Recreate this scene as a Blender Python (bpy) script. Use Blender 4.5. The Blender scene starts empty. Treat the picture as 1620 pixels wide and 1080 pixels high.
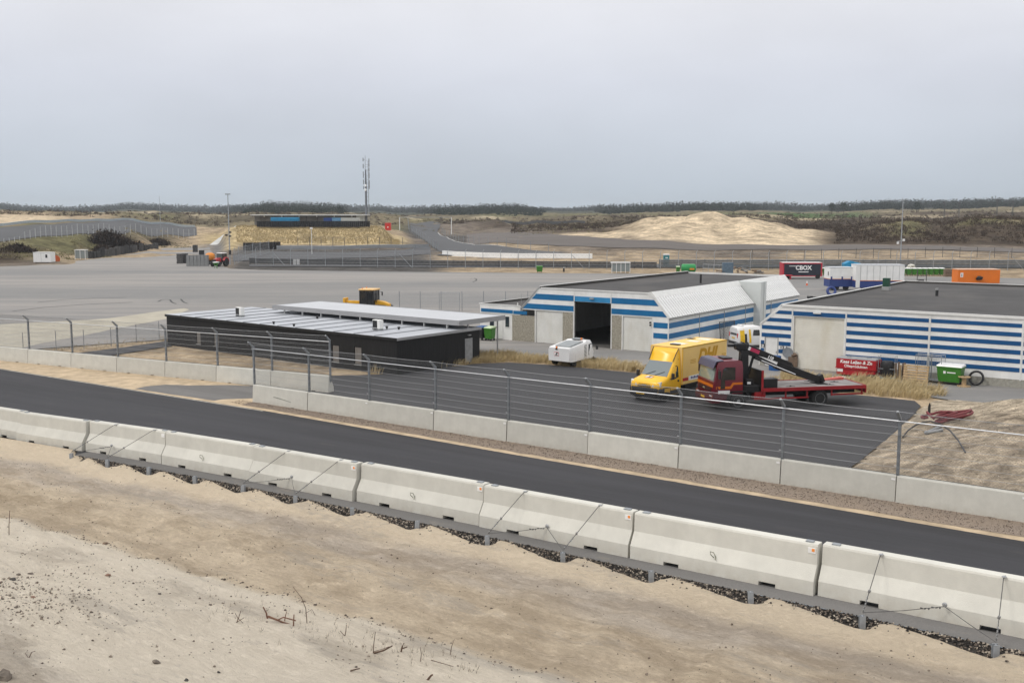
import bpy, bmesh, math, random
import numpy as np
from mathutils import Vector, Matrix, noise as mnoise
random.seed(7)
sc = bpy.context.scene
COL = sc.collection
R = math.radians

# ------------------------------------------------------------------ camera
# World axes follow the concrete walls: X runs along them, Y goes away across the paddock.
H = 10.5                       # camera height above the paddock, metres
YAW = R(35.5)
FPX = 1645.0                   # focal length in pixels of a 1620 px wide picture
PITCH = math.atan(203.0 / FPX)
cam_d = bpy.data.cameras.new('camera')
cam = bpy.data.objects.new('camera', cam_d); COL.objects.link(cam)
cam_d.sensor_width = 36; cam_d.lens = FPX * 36 / 1620.0
cam_d.clip_start = 0.3; cam_d.clip_end = 9000
cam.location = (0, 0, H)
cam.rotation_euler = (R(90) - PITCH, 0, YAW)
sc.camera = cam

# ------------------------------------------------------------------ sky and sun
SUN_EL, SUN_AZ = R(52), R(215)       # azimuth measured clockwise from +Y
world = bpy.data.worlds.new('World'); sc.world = world; world.use_nodes = True
nt = world.node_tree; nt.nodes.clear()
def wn(t, **k):
    n = nt.nodes.new(t)
    for a, b in k.items(): setattr(n, a, b)
    return n
sky = wn('ShaderNodeTexSky', sky_type='NISHITA', sun_disc=False)
sky.sun_elevation = SUN_EL; sky.sun_rotation = SUN_AZ; sky.air_density = 1.0; sky.dust_density = 3.0
skym = wn('ShaderNodeVectorMath', operation='SCALE'); skym.inputs['Scale'].default_value = 0.07
nt.links.new(sky.outputs[0], skym.inputs[0])
tc = wn('ShaderNodeTexCoord'); sep = wn('ShaderNodeSeparateXYZ'); nt.links.new(tc.outputs['Generated'], sep.inputs[0])
ramp = wn('ShaderNodeValToRGB')           # an overcast deck: dimmer and bluer at the horizon, brightest overhead
els = ramp.color_ramp.elements
els[0].position = 0.0; els[0].color = (0.52, 0.60, 0.68, 1)
els[1].position = 1.0; els[1].color = (1.45, 1.43, 1.42, 1)
for p, c in ((0.05, (0.60, 0.655, 0.735, 1)), (0.12, (0.725, 0.755, 0.835, 1)), (0.20, (0.89, 0.895, 0.94, 1)), (0.32, (0.99, 0.99, 1.0, 1)), (0.5, (1.13, 1.12, 1.12, 1))):
    e = els.new(p); e.color = c
nt.links.new(sep.outputs['Z'], ramp.inputs[0])
mp = wn('ShaderNodeMapping'); mp.inputs['Scale'].default_value = (1.0, 1.0, 2.6)
nt.links.new(tc.outputs['Generated'], mp.inputs[0])
nz = wn('ShaderNodeTexNoise'); nz.inputs['Scale'].default_value = 3.0; nz.inputs['Detail'].default_value = 6; nz.inputs['Roughness'].default_value = 0.5
nt.links.new(mp.outputs[0], nz.inputs[0])
mr = wn('ShaderNodeMapRange'); mr.inputs[1].default_value = 0.3; mr.inputs[2].default_value = 0.7; mr.inputs[3].default_value = 0.93; mr.inputs[4].default_value = 1.07
nt.links.new(nz.outputs[0], mr.inputs[0])
cm = wn('ShaderNodeVectorMath', operation='SCALE'); nt.links.new(ramp.outputs[0], cm.inputs[0]); nt.links.new(mr.outputs[0], cm.inputs['Scale'])
mx = wn('ShaderNodeMix', data_type='RGBA'); mx.inputs[0].default_value = 0.92
nt.links.new(skym.outputs[0], mx.inputs[6]); nt.links.new(cm.outputs[0], mx.inputs[7])
bg = wn('ShaderNodeBackground'); bg.inputs[1].default_value = 1.0
nt.links.new(mx.outputs[2], bg.inputs[0])
wo = wn('ShaderNodeOutputWorld'); nt.links.new(bg.outputs[0], wo.inputs[0])
sun_d = bpy.data.lights.new('sun', 'SUN'); sun_d.energy = 1.3; sun_d.angle = R(12); sun_d.color = (1.0, 0.95, 0.88)
sun = bpy.data.objects.new('sun', sun_d); COL.objects.link(sun)
sun.location = (0, 0, 60); sun.rotation_euler = (R(90) - SUN_EL, 0, R(180) - SUN_AZ + R(180))
sv = Vector((math.sin(SUN_AZ) * math.cos(SUN_EL), math.cos(SUN_AZ) * math.cos(SUN_EL), math.sin(SUN_EL)))
sun.rotation_euler = sv.to_track_quat('Z', 'Y').to_euler()
vs = sc.view_settings; vs.view_transform = 'Standard'; vs.look = 'None'; vs.exposure = 0.0; vs.gamma = 1.0
try: vs.use_curve_mapping = False
except Exception: pass
sc.render.engine = 'CYCLES'

# ------------------------------------------------------------------ surveying helpers
CP, SP = math.cos(PITCH), math.sin(PITCH)
CY, SY = math.cos(YAW), math.sin(YAW)
def to_world(l, y): return (l * CY - y * SY, l * SY + y * CY)          # lateral, depth from the camera -> X, Y
def to_cam(X, Y): return (X * CY + Y * SY, -X * SY + Y * CY)
def _ray(u, v):
    a = (u - 810) / FPX; b = (540 - v) / FPX
    return a, CP + SP * b, -SP + CP * b
def G(u, v, Z=0.0):            # ground point at height Z seen at (u, v) in the photograph
    a, d, e = _ray(u, v); t = (Z - H) / e
    x, y = to_world(a * t, d * t); return Vector((x, y, Z))
def AT(u, v, y):               # point at camera depth y
    a, d, e = _ray(u, v); t = y / d
    X, Y = to_world(a * t, y); return Vector((X, Y, H + e * t))
def QL(u, y): return (u - 810) / (FPX / CP) * y
def ON(u, v, P, dx, dy):       # hit on the vertical plane through P with direction (dx, dy)
    a, d, e = _ray(u, v); rx, ry = to_world(a, d)
    det = rx * (-dy) + ry * dx
    t = (P[0] * (-dy) + P[1] * dx) / det
    return Vector((rx * t, ry * t, H + e * t))
K = 1.0825

def fbm(x, y, z=0.0, o=4, lac=2.0, gain=0.5):
    s = 0.0; a = 1.0; n = 0.0
    for _ in range(o):
        s += a * mnoise.noise(Vector((x, y, z))); n += a
        x *= lac; y *= lac; z += 7.3; a *= gain
    return s / n
def lerp(a, b, t): return a + (b - a) * t
def sstep(a, b, x):
    t = min(1, max(0, (x - a) / (b - a))); return t * t * (3 - 2 * t)
def interp(x, xs, ys):
    if x <= xs[0]: return ys[0]
    for i in range(1, len(xs)):
        if x <= xs[i]:
            t = (x - xs[i - 1]) / (xs[i] - xs[i - 1]); return ys[i - 1] + (ys[i] - ys[i - 1]) * t
    return ys[-1]

# ------------------------------------------------------------------ materials
MATS = {}
class NB:
    """small node-graph helper"""
    def __init__(s, name):
        m = bpy.data.materials.new(name); m.use_nodes = True; s.m = m; s.t = m.node_tree; s.t.nodes.clear()
        s.out = s.n('ShaderNodeOutputMaterial'); s.b = s.n('ShaderNodeBsdfPrincipled'); s.l(s.b.outputs[0], s.out.inputs[0])
        s.tc = s.n('ShaderNodeTexCoord'); s.co = s.tc.outputs['Object']
    def n(s, t, **k):
        n = s.t.nodes.new(t)
        for a, b in k.items(): setattr(n, a, b)
        return n
    def l(s, a, b): s.t.links.new(a, b)
    def geo(s):
        g = s.n('ShaderNodeNewGeometry'); s.co = g.outputs['Position']
    def noise(s, scale, detail=4, rough=.55, sx=1, sy=1, sz=1, lo=.35, hi=.65, off=0):
        m = s.n('ShaderNodeMapping'); m.inputs['Scale'].default_value = (sx, sy, sz); m.inputs['Location'].default_value = (off, off * .7, off * .3); s.l(s.co, m.inputs[0])
        n = s.n('ShaderNodeTexNoise'); n.inputs['Scale'].default_value = scale; n.inputs['Detail'].default_value = detail; n.inputs['Roughness'].default_value = rough
        s.l(m.outputs[0], n.inputs[0])
        r = s.n('ShaderNodeMapRange'); r.inputs[1].default_value = lo; r.inputs[2].default_value = hi; s.l(n.outputs[0], r.inputs[0])
        return r.outputs[0]
    def voro(s, scale, lo=0, hi=.5):
        n = s.n('ShaderNodeTexVoronoi'); n.inputs['Scale'].default_value = scale; s.l(s.co, n.inputs[0])
        r = s.n('ShaderNodeMapRange'); r.inputs[1].default_value = lo; r.inputs[2].default_value = hi; s.l(n.outputs['Distance'], r.inputs[0])
        return r.outputs[0], n.outputs['Color']
    def mix(s, f, a, b, mode='MIX'):
        n = s.n('ShaderNodeMix', data_type='RGBA', blend_type=mode)
        for i, v in ((0, f), (6, a), (7, b)):
            if hasattr(v, 'is_linked'): s.l(v, n.inputs[i])
            elif i == 0: n.inputs[0].default_value = v
            else: n.inputs[i].default_value = (*v, 1)
        return n.outputs[2]
    def math(s, op, a, b):
        n = s.n('ShaderNodeMath', operation=op)
        for i, v in ((0, a), (1, b)):
            if hasattr(v, 'is_linked'): s.l(v, n.inputs[i])
            else: n.inputs[i].default_value = v
        return n.outputs[0]
    def col(s, c):
        if hasattr(c, 'is_linked'): s.l(c, s.b.inputs['Base Color'])
        else: s.b.inputs['Base Color'].default_value = (*c, 1)
    def bump(s, h, dist=.02, strength=.5):
        n = s.n('ShaderNodeBump'); n.inputs['Strength'].default_value = strength; n.inputs['Distance'].default_value = dist
        s.l(h, n.inputs['Height']); s.l(n.outputs[0], s.b.inputs['Normal'])
    def set(s, rough=.7, metal=0, spec=.4):
        s.b.inputs['Roughness'].default_value = rough; s.b.inputs['Metallic'].default_value = metal
        s.b.inputs['Specular IOR Level'].default_value = spec
        return s.m
def mul(c, k): return tuple(min(1, max(0, x * k)) for x in c)
def M(name, c, rough=.6, metal=0, var=.14, scale=3.0, bump=0, dirt=None, dirt_amt=.35, spec=.4, stretch=1):
    if name in MATS: return MATS[name]
    b = NB(name)
    n1 = b.noise(scale, 5, .6, sz=1 / stretch)
    cc = b.mix(n1, mul(c, 1 - var), mul(c, 1 + var))
    if dirt:
        n2 = b.noise(scale * .45, 6, .65, sz=.35, lo=.5, hi=.72, off=3)
        n2 = b.math('MULTIPLY', n2, dirt_amt)
        cc = b.mix(n2, cc, dirt)
    b.col(cc)
    if bump: b.bump(b.noise(scale * 12, 3, .6), bump, .6)
    MATS[name] = b.set(rough, metal, spec)
    return b.m
def GLASS(name, c=(.03, .04, .05), rough=.06):
    if name in MATS: return MATS[name]
    b = NB(name); b.col(c); MATS[name] = b.set(rough, 0, .9); return b.m

# ------------------------------------------------------------------ mesh builder
class MB:
    def __init__(s): s.v = []; s.f = []
    def add(s, vs, fs, mat=None):
        o = len(s.v)
        s.v += [tuple(mat @ Vector(p)) if mat is not None else tuple(p) for p in vs]
        s.f += [tuple(i + o for i in f) for f in fs]; return s
    def bx(s, x0, x1, y0, y1, z0, z1, mat=None):
        return s.add([(x0, y0, z0), (x1, y0, z0), (x1, y1, z0), (x0, y1, z0), (x0, y0, z1), (x1, y0, z1), (x1, y1, z1), (x0, y1, z1)],
                     [(0, 3, 2, 1), (4, 5, 6, 7), (0, 1, 5, 4), (1, 2, 6, 5), (2, 3, 7, 6), (3, 0, 4, 7)], mat)
    def cbx(s, c, sz, rz=0, rx=0, ry=0):
        m = Matrix.Translation(c) @ Matrix.Rotation(rz, 4, 'Z') @ Matrix.Rotation(ry, 4, 'Y') @ Matrix.Rotation(rx, 4, 'X')
        a, b, c2 = sz[0] / 2, sz[1] / 2, sz[2] / 2
        return s.bx(-a, a, -b, b, -c2, c2, m)
    def prism(s, poly, axis, t0, t1, mat=None):
        n = len(poly)
        def pt(p, t): return (t, p[0], p[1]) if axis == 'x' else ((p[0], t, p[1]) if axis == 'y' else (p[0], p[1], t))
        vs = [pt(p, t0) for p in poly] + [pt(p, t1) for p in poly]
        fs = [tuple(range(n)), tuple(range(2 * n - 1, n - 1, -1))] + [(i, n + i, n + (i + 1) % n, (i + 1) % n) for i in range(n)]
        return s.add(vs, fs, mat)
    def loft(s, secs, caps=True, closed=True, mat=None):
        n = len(secs[0]); vs = [p for q in secs for p in q]; fs = []
        for i in range(len(secs) - 1):
            for j in range(n if closed else n - 1):
                k = (j + 1) % n
                fs.append((i * n + j, i * n + k, (i + 1) * n + k, (i + 1) * n + j))
        if caps:
            fs.append(tuple(range(n - 1, -1, -1))); fs.append(tuple((len(secs) - 1) * n + j for j in range(n)))
        return s.add(vs, fs, mat)
    def path(s, pts, r, n=6, caps=True, mat=None):
        pts = [Vector(p) for p in pts]; secs = []
        for i, p in enumerate(pts):
            d = (pts[min(i + 1, len(pts) - 1)] - pts[max(i - 1, 0)]).normalized()
            a = Vector((0, 0, 1)) if abs(d.z) < .9 else Vector((1, 0, 0))
            x = d.cross(a).normalized(); y = d.cross(x)
            rr = r[i] if isinstance(r, (list, tuple)) else r
            secs.append([p + (x * math.cos(2 * math.pi * k / n) + y * math.sin(2 * math.pi * k / n)) * rr for k in range(n)])
        return s.loft(secs, caps, True, mat)
    def tube(s, a, b, r, n=6, r2=None, mat=None): return s.path([a, b], [r, r if r2 is None else r2], n, True, mat)
    def lathe(s, prof, n=16, c=(0, 0, 0), axis='z', mat=None):
        secs = []
        for r, h in prof:
            q = []
            for k in range(n):
                a = 2 * math.pi * k / n; x, y = r * math.cos(a), r * math.sin(a)
                p = (x, y, h) if axis == 'z' else ((x, h, y) if axis == 'y' else (h, x, y))
                q.append((p[0] + c[0], p[1] + c[1], p[2] + c[2]))
            secs.append(q)
        return s.loft(secs, True, True, mat)
    def rock(s, c, r, sq=.6, seed=0, n=7, m=5):
        rnd = random.Random(seed); vs = []; fs = []
        ox, oy = rnd.uniform(0, 50), rnd.uniform(0, 50)
        vs.append((0, 0, -sq))
        for i in range(1, m):
            th = math.pi * i / m
            for k in range(n):
                a = 2 * math.pi * k / n
                p = Vector((math.sin(th) * math.cos(a), math.sin(th) * math.sin(a), -math.cos(th) * sq))
                p *= 1 + .75 * mnoise.noise(p * 1.3 + Vector((ox, oy, 0)))
                vs.append(p)
        vs.append((0, 0, sq))
        for k in range(n): fs.append((0, 1 + (k + 1) % n, 1 + k))
        for i in range(m - 2):
            for k in range(n):
                fs.append((1 + i * n + k, 1 + i * n + (k + 1) % n, 1 + (i + 1) * n + (k + 1) % n, 1 + (i + 1) * n + k))
        L = len(vs) - 1
        for k in range(n): fs.append((1 + (m - 2) * n + k, 1 + (m - 2) * n + (k + 1) % n, L))
        return s.add([(c[0] + p[0] * r, c[1] + p[1] * r, c[2] + p[2] * r) for p in vs], fs)
    def mesh(s, name, off=(0, 0, 0), smooth=False):
        me = bpy.data.meshes.new(name)
        vv = s.v if not any(off) else [(p[0] - off[0], p[1] - off[1], p[2] - off[2]) for p in s.v]
        me.from_pydata(vv, [], s.f); me.update()
        bm = bmesh.new(); bm.from_mesh(me); bmesh.ops.recalc_face_normals(bm, faces=bm.faces); bm.to_mesh(me); bm.free()
        if smooth:
            me.polygons.foreach_set('use_smooth', [True] * len(me.polygons))
            if smooth != 'full':
                try: me.set_sharp_from_angle(angle=R(smooth if smooth is not True else 40))
                except Exception: pass
        return me
    def build(s, name, mat, parent=None, smooth=False, bevel=0, world=False):
        off = tuple(parent.location) if (world and parent is not None) else (0, 0, 0)
        me = s.mesh(name, off, smooth)
        o = bpy.data.objects.new(name, me); COL.objects.link(o)
        if mat is not None: me.materials.append(mat)
        if parent is not None: o.parent = parent
        if bevel:
            b = o.modifiers.new('bevel', 'BEVEL'); b.width = bevel; b.segments = 2; b.limit_method = 'ANGLE'; b.angle_limit = R(35)
        return o
def tag(o, label=None, cat=None, group=None, kind=None):
    for k, v in (('label', label), ('category', cat), ('group', group), ('kind', kind)):
        if v: o[k] = v
    return o
def thing(name, label, cat, loc=(0, 0, 0), rz=0, group=None):
    o = bpy.data.objects.new(name, None); COL.objects.link(o)
    o.location = loc; o.rotation_euler = (0, 0, rz); o.empty_display_size = .3
    return tag(o, label, cat, group)
def link_copy(o, parent=None):
    c = o.copy(); COL.objects.link(c)
    if parent is not None: c.parent = parent
    return c
def copy_tree(root, loc, rz=None, label=None, scale=None):
    r = root.copy(); COL.objects.link(r); r.location = loc
    if rz is not None: r.rotation_euler = (0, 0, rz)
    if label: r['label'] = label
    if scale: r.scale = scale
    for ch in list(root.children):
        c2 = link_copy(ch, r)
        for gch in list(ch.children): link_copy(gch, c2)
    return r
def text(name, body, size, mat, parent, mtx, shear=0, space=1.0, bold=0.0, align='CENTER', sx=1.0):
    cu = bpy.data.curves.new(name, 'FONT'); cu.body = body; cu.size = size; cu.shear = shear; cu.space_character = space
    cu.align_x = align; cu.align_y = 'CENTER'; cu.extrude = .004; cu.offset = bold; cu.resolution_u = 3
    t = bpy.data.objects.new(name, cu); COL.objects.link(t)
    dg = bpy.context.evaluated_depsgraph_get(); me = bpy.data.meshes.new_from_object(t.evaluated_get(dg))
    bpy.data.objects.remove(t); bpy.data.curves.remove(cu)
    me.name = name; me.transform(mtx @ Matrix.Scale(sx, 4, (1, 0, 0))); me.materials.clear(); me.materials.append(mat)
    o = bpy.data.objects.new(name, me); COL.objects.link(o)
    if parent is not None: o.parent = parent
    return o
def plane_m(origin, xdir, up=(0, 0, 1)):     # text plane: x along xdir, y along up
    x = Vector(xdir).normalized(); y = Vector(up).normalized(); y = (y - x * x.dot(y)).normalized(); z = x.cross(y)
    return Matrix(((x.x, y.x, z.x, origin[0]), (x.y, y.y, z.y, origin[1]), (x.z, y.z, z.z, origin[2]), (0, 0, 0, 1)))
ORD = ['first', 'second', 'third', 'fourth', 'fifth', 'sixth', 'seventh', 'eighth', 'ninth', 'tenth', 'eleventh', 'twelfth', 'thirteenth', 'fourteenth', 'fifteenth', 'sixteenth', 'seventeenth', 'eighteenth', 'nineteenth', 'twentieth', 'twenty-first', 'twenty-second', 'twenty-third', 'twenty-fourth']
# ================================================================== GROUND
TINT = dict(S=(.60, .49, .345), T=(.38, .30, .205), V=(.19, .16, .13), R=(.10, .095, .09), G=(.15, .14, .07), B=(.08, .06, .043),
            D=(.47, .375, .215), L=(.065, .115, .035), F=(.05, .055, .035), A=(.19, .185, .18), O=(.19, .16, .10), W=(.115, .095, .06))
# skyline of the far woods: (column, row)
SKYL = [(-900, 320), (0, 320), (40, 325), (90, 327), (150, 325), (200, 321), (300, 325), (340, 326), (400, 322), (420, 318), (520, 320), (560, 325), (600, 324), (620, 327), (700, 325),
        (760, 323), (820, 322), (850, 329), (900, 330), (950, 324), (1050, 321), (1100, 319), (1200, 320), (1230, 320), (1290, 324), (1330, 321), (1400, 316), (1500, 316), (1560, 314), (1620, 313), (2500, 312)]
def skyv(u): return interp(u, [a for a, b in SKYL], [b for a, b in SKYL])
COLS = {   # column: (distance / K, row or None for level ground, tint)
 -900: [(185, None, 'V'), (205, 412, 'O'), (228, 386, 'G'), (272, 360, 'G'), (290, 357, 'T'), (350, 351, 'S'), (450, 337, 'T'), (600, 338, 'O')],
 0:    [(190, None, 'V'), (207, 411, 'B'), (228, 385, 'O'), (272, 360, 'G'), (290, 357, 'T'), (350, 351, 'S'), (450, 337, 'T'), (600, 338, 'O')],
 60:   [(196, None, 'V'), (212, 406, 'O'), (240, 379, 'G'), (285, 354, 'G'), (310, 352, 'T'), (360, 347, 'S'), (450, 339, 'T'), (600, 339, 'O')],
 120:  [(224, None, 'T'), (234, 396, 'G'), (262, 371, 'G'), (310, 350, 'O'), (340, 347, 'T'), (420, 343, 'T'), (500, 341, 'O'), (650, 339, 'O')],
 150:  [(242, None, 'T'), (254, 390, 'G'), (280, 366, 'W'), (325, 349, 'O'), (345, 347, 'T'), (420, 344, 'T'), (500, 341, 'O'), (650, 339, 'O')],
 200:  [(270, None, 'T'), (280, 386, 'W'), (308, 361, 'O'), (345, 347, 'G'), (400, 345, 'O'), (500, 342, 'G'), (650, 339, 'W')],
 250:  [(296, None, 'T'), (308, 384, 'W'), (335, 364, 'O'), (365, 352, 'O'), (420, 349, 'O'), (500, 343, 'G'), (650, 340, 'W')],
 300:  [(305, None, 'T'), (325, 383, 'T'), (360, 364, 'T'), (385, 357, 'S'), (420, 354, 'O'), (500, 345, 'W'), (650, 340, 'O')],
 345:  [(300, None, 'A'), (330, 381, 'D'), (370, 361, 'T'), (400, 357, 'O'), (450, 351, 'W'), (550, 345, 'O'), (650, 341, 'O')],
 372:  [(262, None, 'V'), (276, 391, 'D'), (288, 381, 'D'), (304, 360, 'D'), (345, 359, 'T'), (400, 358, 'O'), (500, 346, 'W'), (650, 341, 'O')],
 390:  [(262, None, 'R'), (280, 390, 'V'), (287, 385, 'D'), (306, 358, 'D'), (345, 357.5, 'T'), (400, 356, 'O'), (500, 346, 'W'), (650, 340, 'O')],
 600:  [(262, None, 'R'), (280, 390, 'V'), (287, 387, 'D'), (306, 358.5, 'D'), (345, 358, 'T'), (400, 357, 'O'), (500, 350, 'O'), (650, 343, 'W')],
 628:  [(262, None, 'R'), (282, 390, 'V'), (292, 387.5, 'D'), (312, 378, 'D'), (345, 368, 'T'), (400, 360, 'G'), (500, 352, 'O'), (650, 344, 'W')],
 660:  [(262, None, 'R'), (290, 392, 'V'), (320, 382, 'V'), (360, 374, 'R'), (420, 364, 'R'), (500, 356, 'O'), (600, 349, 'G'), (700, 343, 'W')],
 720:  [(250, None, 'T'), (290, 394, 'R'), (350, 378, 'R'), (420, 367, 'V'), (500, 359, 'V'), (560, 353, 'B'), (650, 348, 'O'), (750, 342, 'W')],
 800:  [(215, None, 'T'), (235, 405, 'T'), (258, 396, 'T'), (285, 386, 'T'), (310, 376, 'V'), (380, 364, 'V'), (450, 357, 'B'), (600, 350, 'O'), (800, 343, 'G')],
 950:  [(212, None, 'T'), (232, 403, 'T'), (252, 392, 'V'), (275, 383, 'V'), (300, 373, 'S'), (340, 363, 'B'), (450, 352, 'W'), (700, 344, 'B'), (850, 340, 'G')],
 1050: [(212, None, 'T'), (232, 403, 'T'), (250, 390, 'V'), (268, 383, 'V'), (282, 376, 'S'), (310, 360, 'S'), (335, 346, 'S'), (365, 352, 'W'), (450, 348, 'B'), (700, 343, 'O'), (850, 340, 'G')],
 1130: [(212, None, 'T'), (232, 403, 'V'), (250, 391, 'V'), (270, 385, 'S'), (300, 365, 'S'), (322, 343, 'S'), (335, 334.5, 'S'), (365, 348, 'W'), (450, 346, 'B'), (700, 342, 'O'), (850, 339, 'G')],
 1165: [(211, None, 'T'), (231, 403, 'V'), (250, 391, 'V'), (267, 386, 'S'), (296, 368, 'S'), (320, 349, 'S'), (333, 342, 'S'), (370, 349, 'W'), (470, 346, 'B'), (700, 342, 'L'), (850, 339, 'G')],
 1200: [(210, None, 'T'), (230, 403, 'V'), (250, 391, 'V'), (264, 387, 'S'), (290, 370, 'S'), (318, 349, 'S'), (330, 347, 'S'), (380, 352, 'B'), (500, 346, 'O'), (700, 342, 'L'), (850, 339, 'L')],
 1270: [(208, None, 'T'), (228, 403, 'T'), (246, 391, 'V'), (260, 388, 'S'), (290, 376, 'S'), (312, 364, 'S'), (340, 362, 'B'), (480, 352, 'B'), (600, 345, 'L'), (760, 341, 'L'), (900, 338, 'O')],
 1340: [(205, None, 'T'), (225, 402, 'T'), (243, 390, 'V'), (258, 388, 'V'), (275, 384, 'B'), (320, 370, 'B'), (380, 360, 'B'), (500, 350, 'B'), (620, 344, 'L'), (760, 341, 'L'), (900, 337, 'O')],
 1400: [(205, None, 'T'), (222, 403, 'T'), (240, 391, 'V'), (255, 389, 'V'), (270, 384, 'B'), (310, 366, 'B'), (340, 354, 'O'), (400, 353, 'B'), (600, 347, 'B'), (850, 337, 'O')],
 1445: [(205, None, 'T'), (222, 403, 'T'), (240, 391, 'V'), (255, 389, 'V'), (270, 384, 'B'), (300, 362, 'G'), (320, 350, 'G'), (360, 353, 'B'), (500, 350, 'B'), (850, 335, 'O')],
 1490: [(202, None, 'T'), (220, 403, 'T'), (238, 392, 'V'), (252, 390, 'V'), (268, 385, 'B'), (300, 367, 'B'), (330, 356, 'B'), (420, 352, 'B'), (600, 344, 'B'), (900, 333, 'O')],
 1550: [(200, None, 'T'), (220, 404, 'T'), (238, 393, 'V'), (252, 391, 'V'), (268, 384, 'B'), (295, 360, 'B'), (312, 346, 'G'), (370, 350, 'B'), (600, 342, 'B'), (900, 332, 'O')],
 1620: [(198, None, 'T'), (220, 405, 'T'), (236, 396, 'V'), (250, 394, 'V'), (266, 387, 'B'), (292, 362, 'B'), (312, 348, 'O'), (370, 350, 'B'), (600, 342, 'B'), (900, 331, 'O')],
 2500: [(198, None, 'T'), (220, 405, 'T'), (236, 396, 'V'), (250, 394, 'V'), (266, 387, 'B'), (292, 362, 'B'), (312, 348, 'O'), (370, 350, 'B'), (600, 342, 'B'), (900, 331, 'O')],
}
_cu = sorted(COLS); _prof = []
for u in _cu:
    ys, zs, ts = [0], [-.06], [TINT['T']]
    for d, v, t in COLS[u]:
        y = d * K; ys.append(y); ts.append(TINT[t]); zs.append(-.06 if v is None else AT(810, v, y).z)
    ts[0] = ts[1]
    for d, dv in ((1000, 15), (1150, 13.5), (1500, 11), (2200, 11), (4500, 14)):
        ys.append(d * K); zs.append(AT(810, skyv(u) + dv, d * K).z); ts.append(TINT['F'] if d > 1000 else TINT['O'])
    _prof.append((ys, zs, ts))
def _colz(i, y):
    ys, zs, ts = _prof[i]
    k = 1
    while k < len(ys) - 1 and ys[k] < y: k += 1
    t = min(1, max(0, (y - ys[k - 1]) / (ys[k] - ys[k - 1])))
    z = zs[k - 1] + (zs[k] - zs[k - 1]) * t
    a, b = ts[k - 1], ts[k]; tt = sstep(.25, .75, t)
    return z, (lerp(a[0], b[0], tt), lerp(a[1], b[1], tt), lerp(a[2], b[2], tt))
def terrain(l, y):
    """height and earth colour of the far ground at lateral l, distance y"""
    if y < 150: return -.06, TINT['T']
    jl = l + 5 * fbm(l * .02, y * .02, 3.3, 2); u = 810 + jl / y * (FPX / CP)
    i = 0
    while i < len(_cu) - 2 and _cu[i + 1] < u: i += 1
    t = min(1, max(0, (u - _cu[i]) / (_cu[i + 1] - _cu[i]))); ts = t * t * (3 - 2 * t)
    z0, c0 = _colz(i, y); z1, c1 = _colz(i + 1, y)
    z = lerp(z0, z1, ts); c = tuple(lerp(a, b, ts) for a, b in zip(c0, c1))
    n = fbm(l * .018, y * .018, 1.7, 4)
    n2 = fbm(l * .07, y * .07, 9.1, 3)
    amp = sstep(330 * K, 480 * K, y) * (1 - .5 * sstep(900, 1200, y))
    z += amp * (n * 5.4 + n2 * 1.7) + sstep(218, 260, y) * n2 * .35
    if y > 400 * K:
        q = sstep(.17, .30, fbm(l * .022, y * .014, 31.0, 3)) * sstep(400 * K, 470 * K, y) * (1 - sstep(900, 1000, y)) * .8; c = tuple(lerp(a, b, q) for a, b in zip(c, (.46, .39, .27)))
    elif 205 * K < y < 262 * K and u > 760:
        q = sstep(.02, .22, fbm(l * .06, y * .035, 17.0, 4)) * sstep(205 * K, 225 * K, y) * .7; c = tuple(lerp(a, b, q) for a, b in zip(c, (.15, .12, .09)))
    m = sstep(930, 1000, u) * (1 - sstep(1250, 1340, u)) * sstep(285, 330, y) * (1 - sstep(375, 400, y))
    if m > 0: z += m * (3.4 * (abs(fbm(l * .05, y * .03, 6.6, 3)) - .18) + .9 * fbm(l * .16, y * .12, 2.6, 3)); c = tuple(q * (1 - .22 * m * sstep(.0, .3, fbm(l * .09, y * .05, 3.9, 3))) for q in c)
    return z, c
def tz(l, y): return terrain(l, y)[0]

def attr_mesh(name, verts, faces, cols, mat, kind='structure'):
    me = bpy.data.meshes.new(name); me.from_pydata(verts, [], faces); me.update()
    at = me.color_attributes.new('tint', 'FLOAT_COLOR', 'POINT')
    at.data.foreach_set('color', [x for c in cols for x in (c[0], c[1], c[2], c[3] if len(c) > 3 else 1.0)])
    me.polygons.foreach_set('use_smooth', [True] * len(me.polygons))
    me.materials.append(mat); o = bpy.data.objects.new(name, me); COL.objects.link(o); tag(o, kind=kind); return o

def earth_mat(name, s1, s2, s3, amt=.35, bump=.03, speck=None):
    b = NB(name); b.geo()
    a = b.n('ShaderNodeAttribute'); a.attribute_name = 'tint'
    c = a.outputs['Color']
    n1 = b.noise(s1, 5, .6); n2 = b.noise(s2, 5, .65, off=4); n3 = b.noise(s3, 3, .6, off=9)
    c = b.mix(n1, b.mix(1.0, c, (1 - amt,) * 3, 'MULTIPLY'), b.mix(1.0, c, (1 + amt,) * 3, 'MULTIPLY'))
    c = b.mix(n2, b.mix(1.0, c, (1 - amt * .7, 1 - amt * .75, 1 - amt * .8), 'MULTIPLY'), b.mix(1.0, c, (1 + amt * .5,) * 3, 'MULTIPLY'))
    if speck:
        f, vc = b.voro(speck, .10, .16)
        sel = b.noise(speck * .13, 2, .5, lo=.52, hi=.62, off=2)
        f = b.math('SUBTRACT', 1.0, f); f = b.math('MULTIPLY', f, sel)
        c = b.mix(b.math('MULTIPLY', f, .75), c, (.09, .075, .06))
    b.col(c); b.bump(b.math('ADD', n3, b.math('MULTIPLY', n2, 1.2)), bump, .6)
    return b.set(.95, 0, .1)

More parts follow.
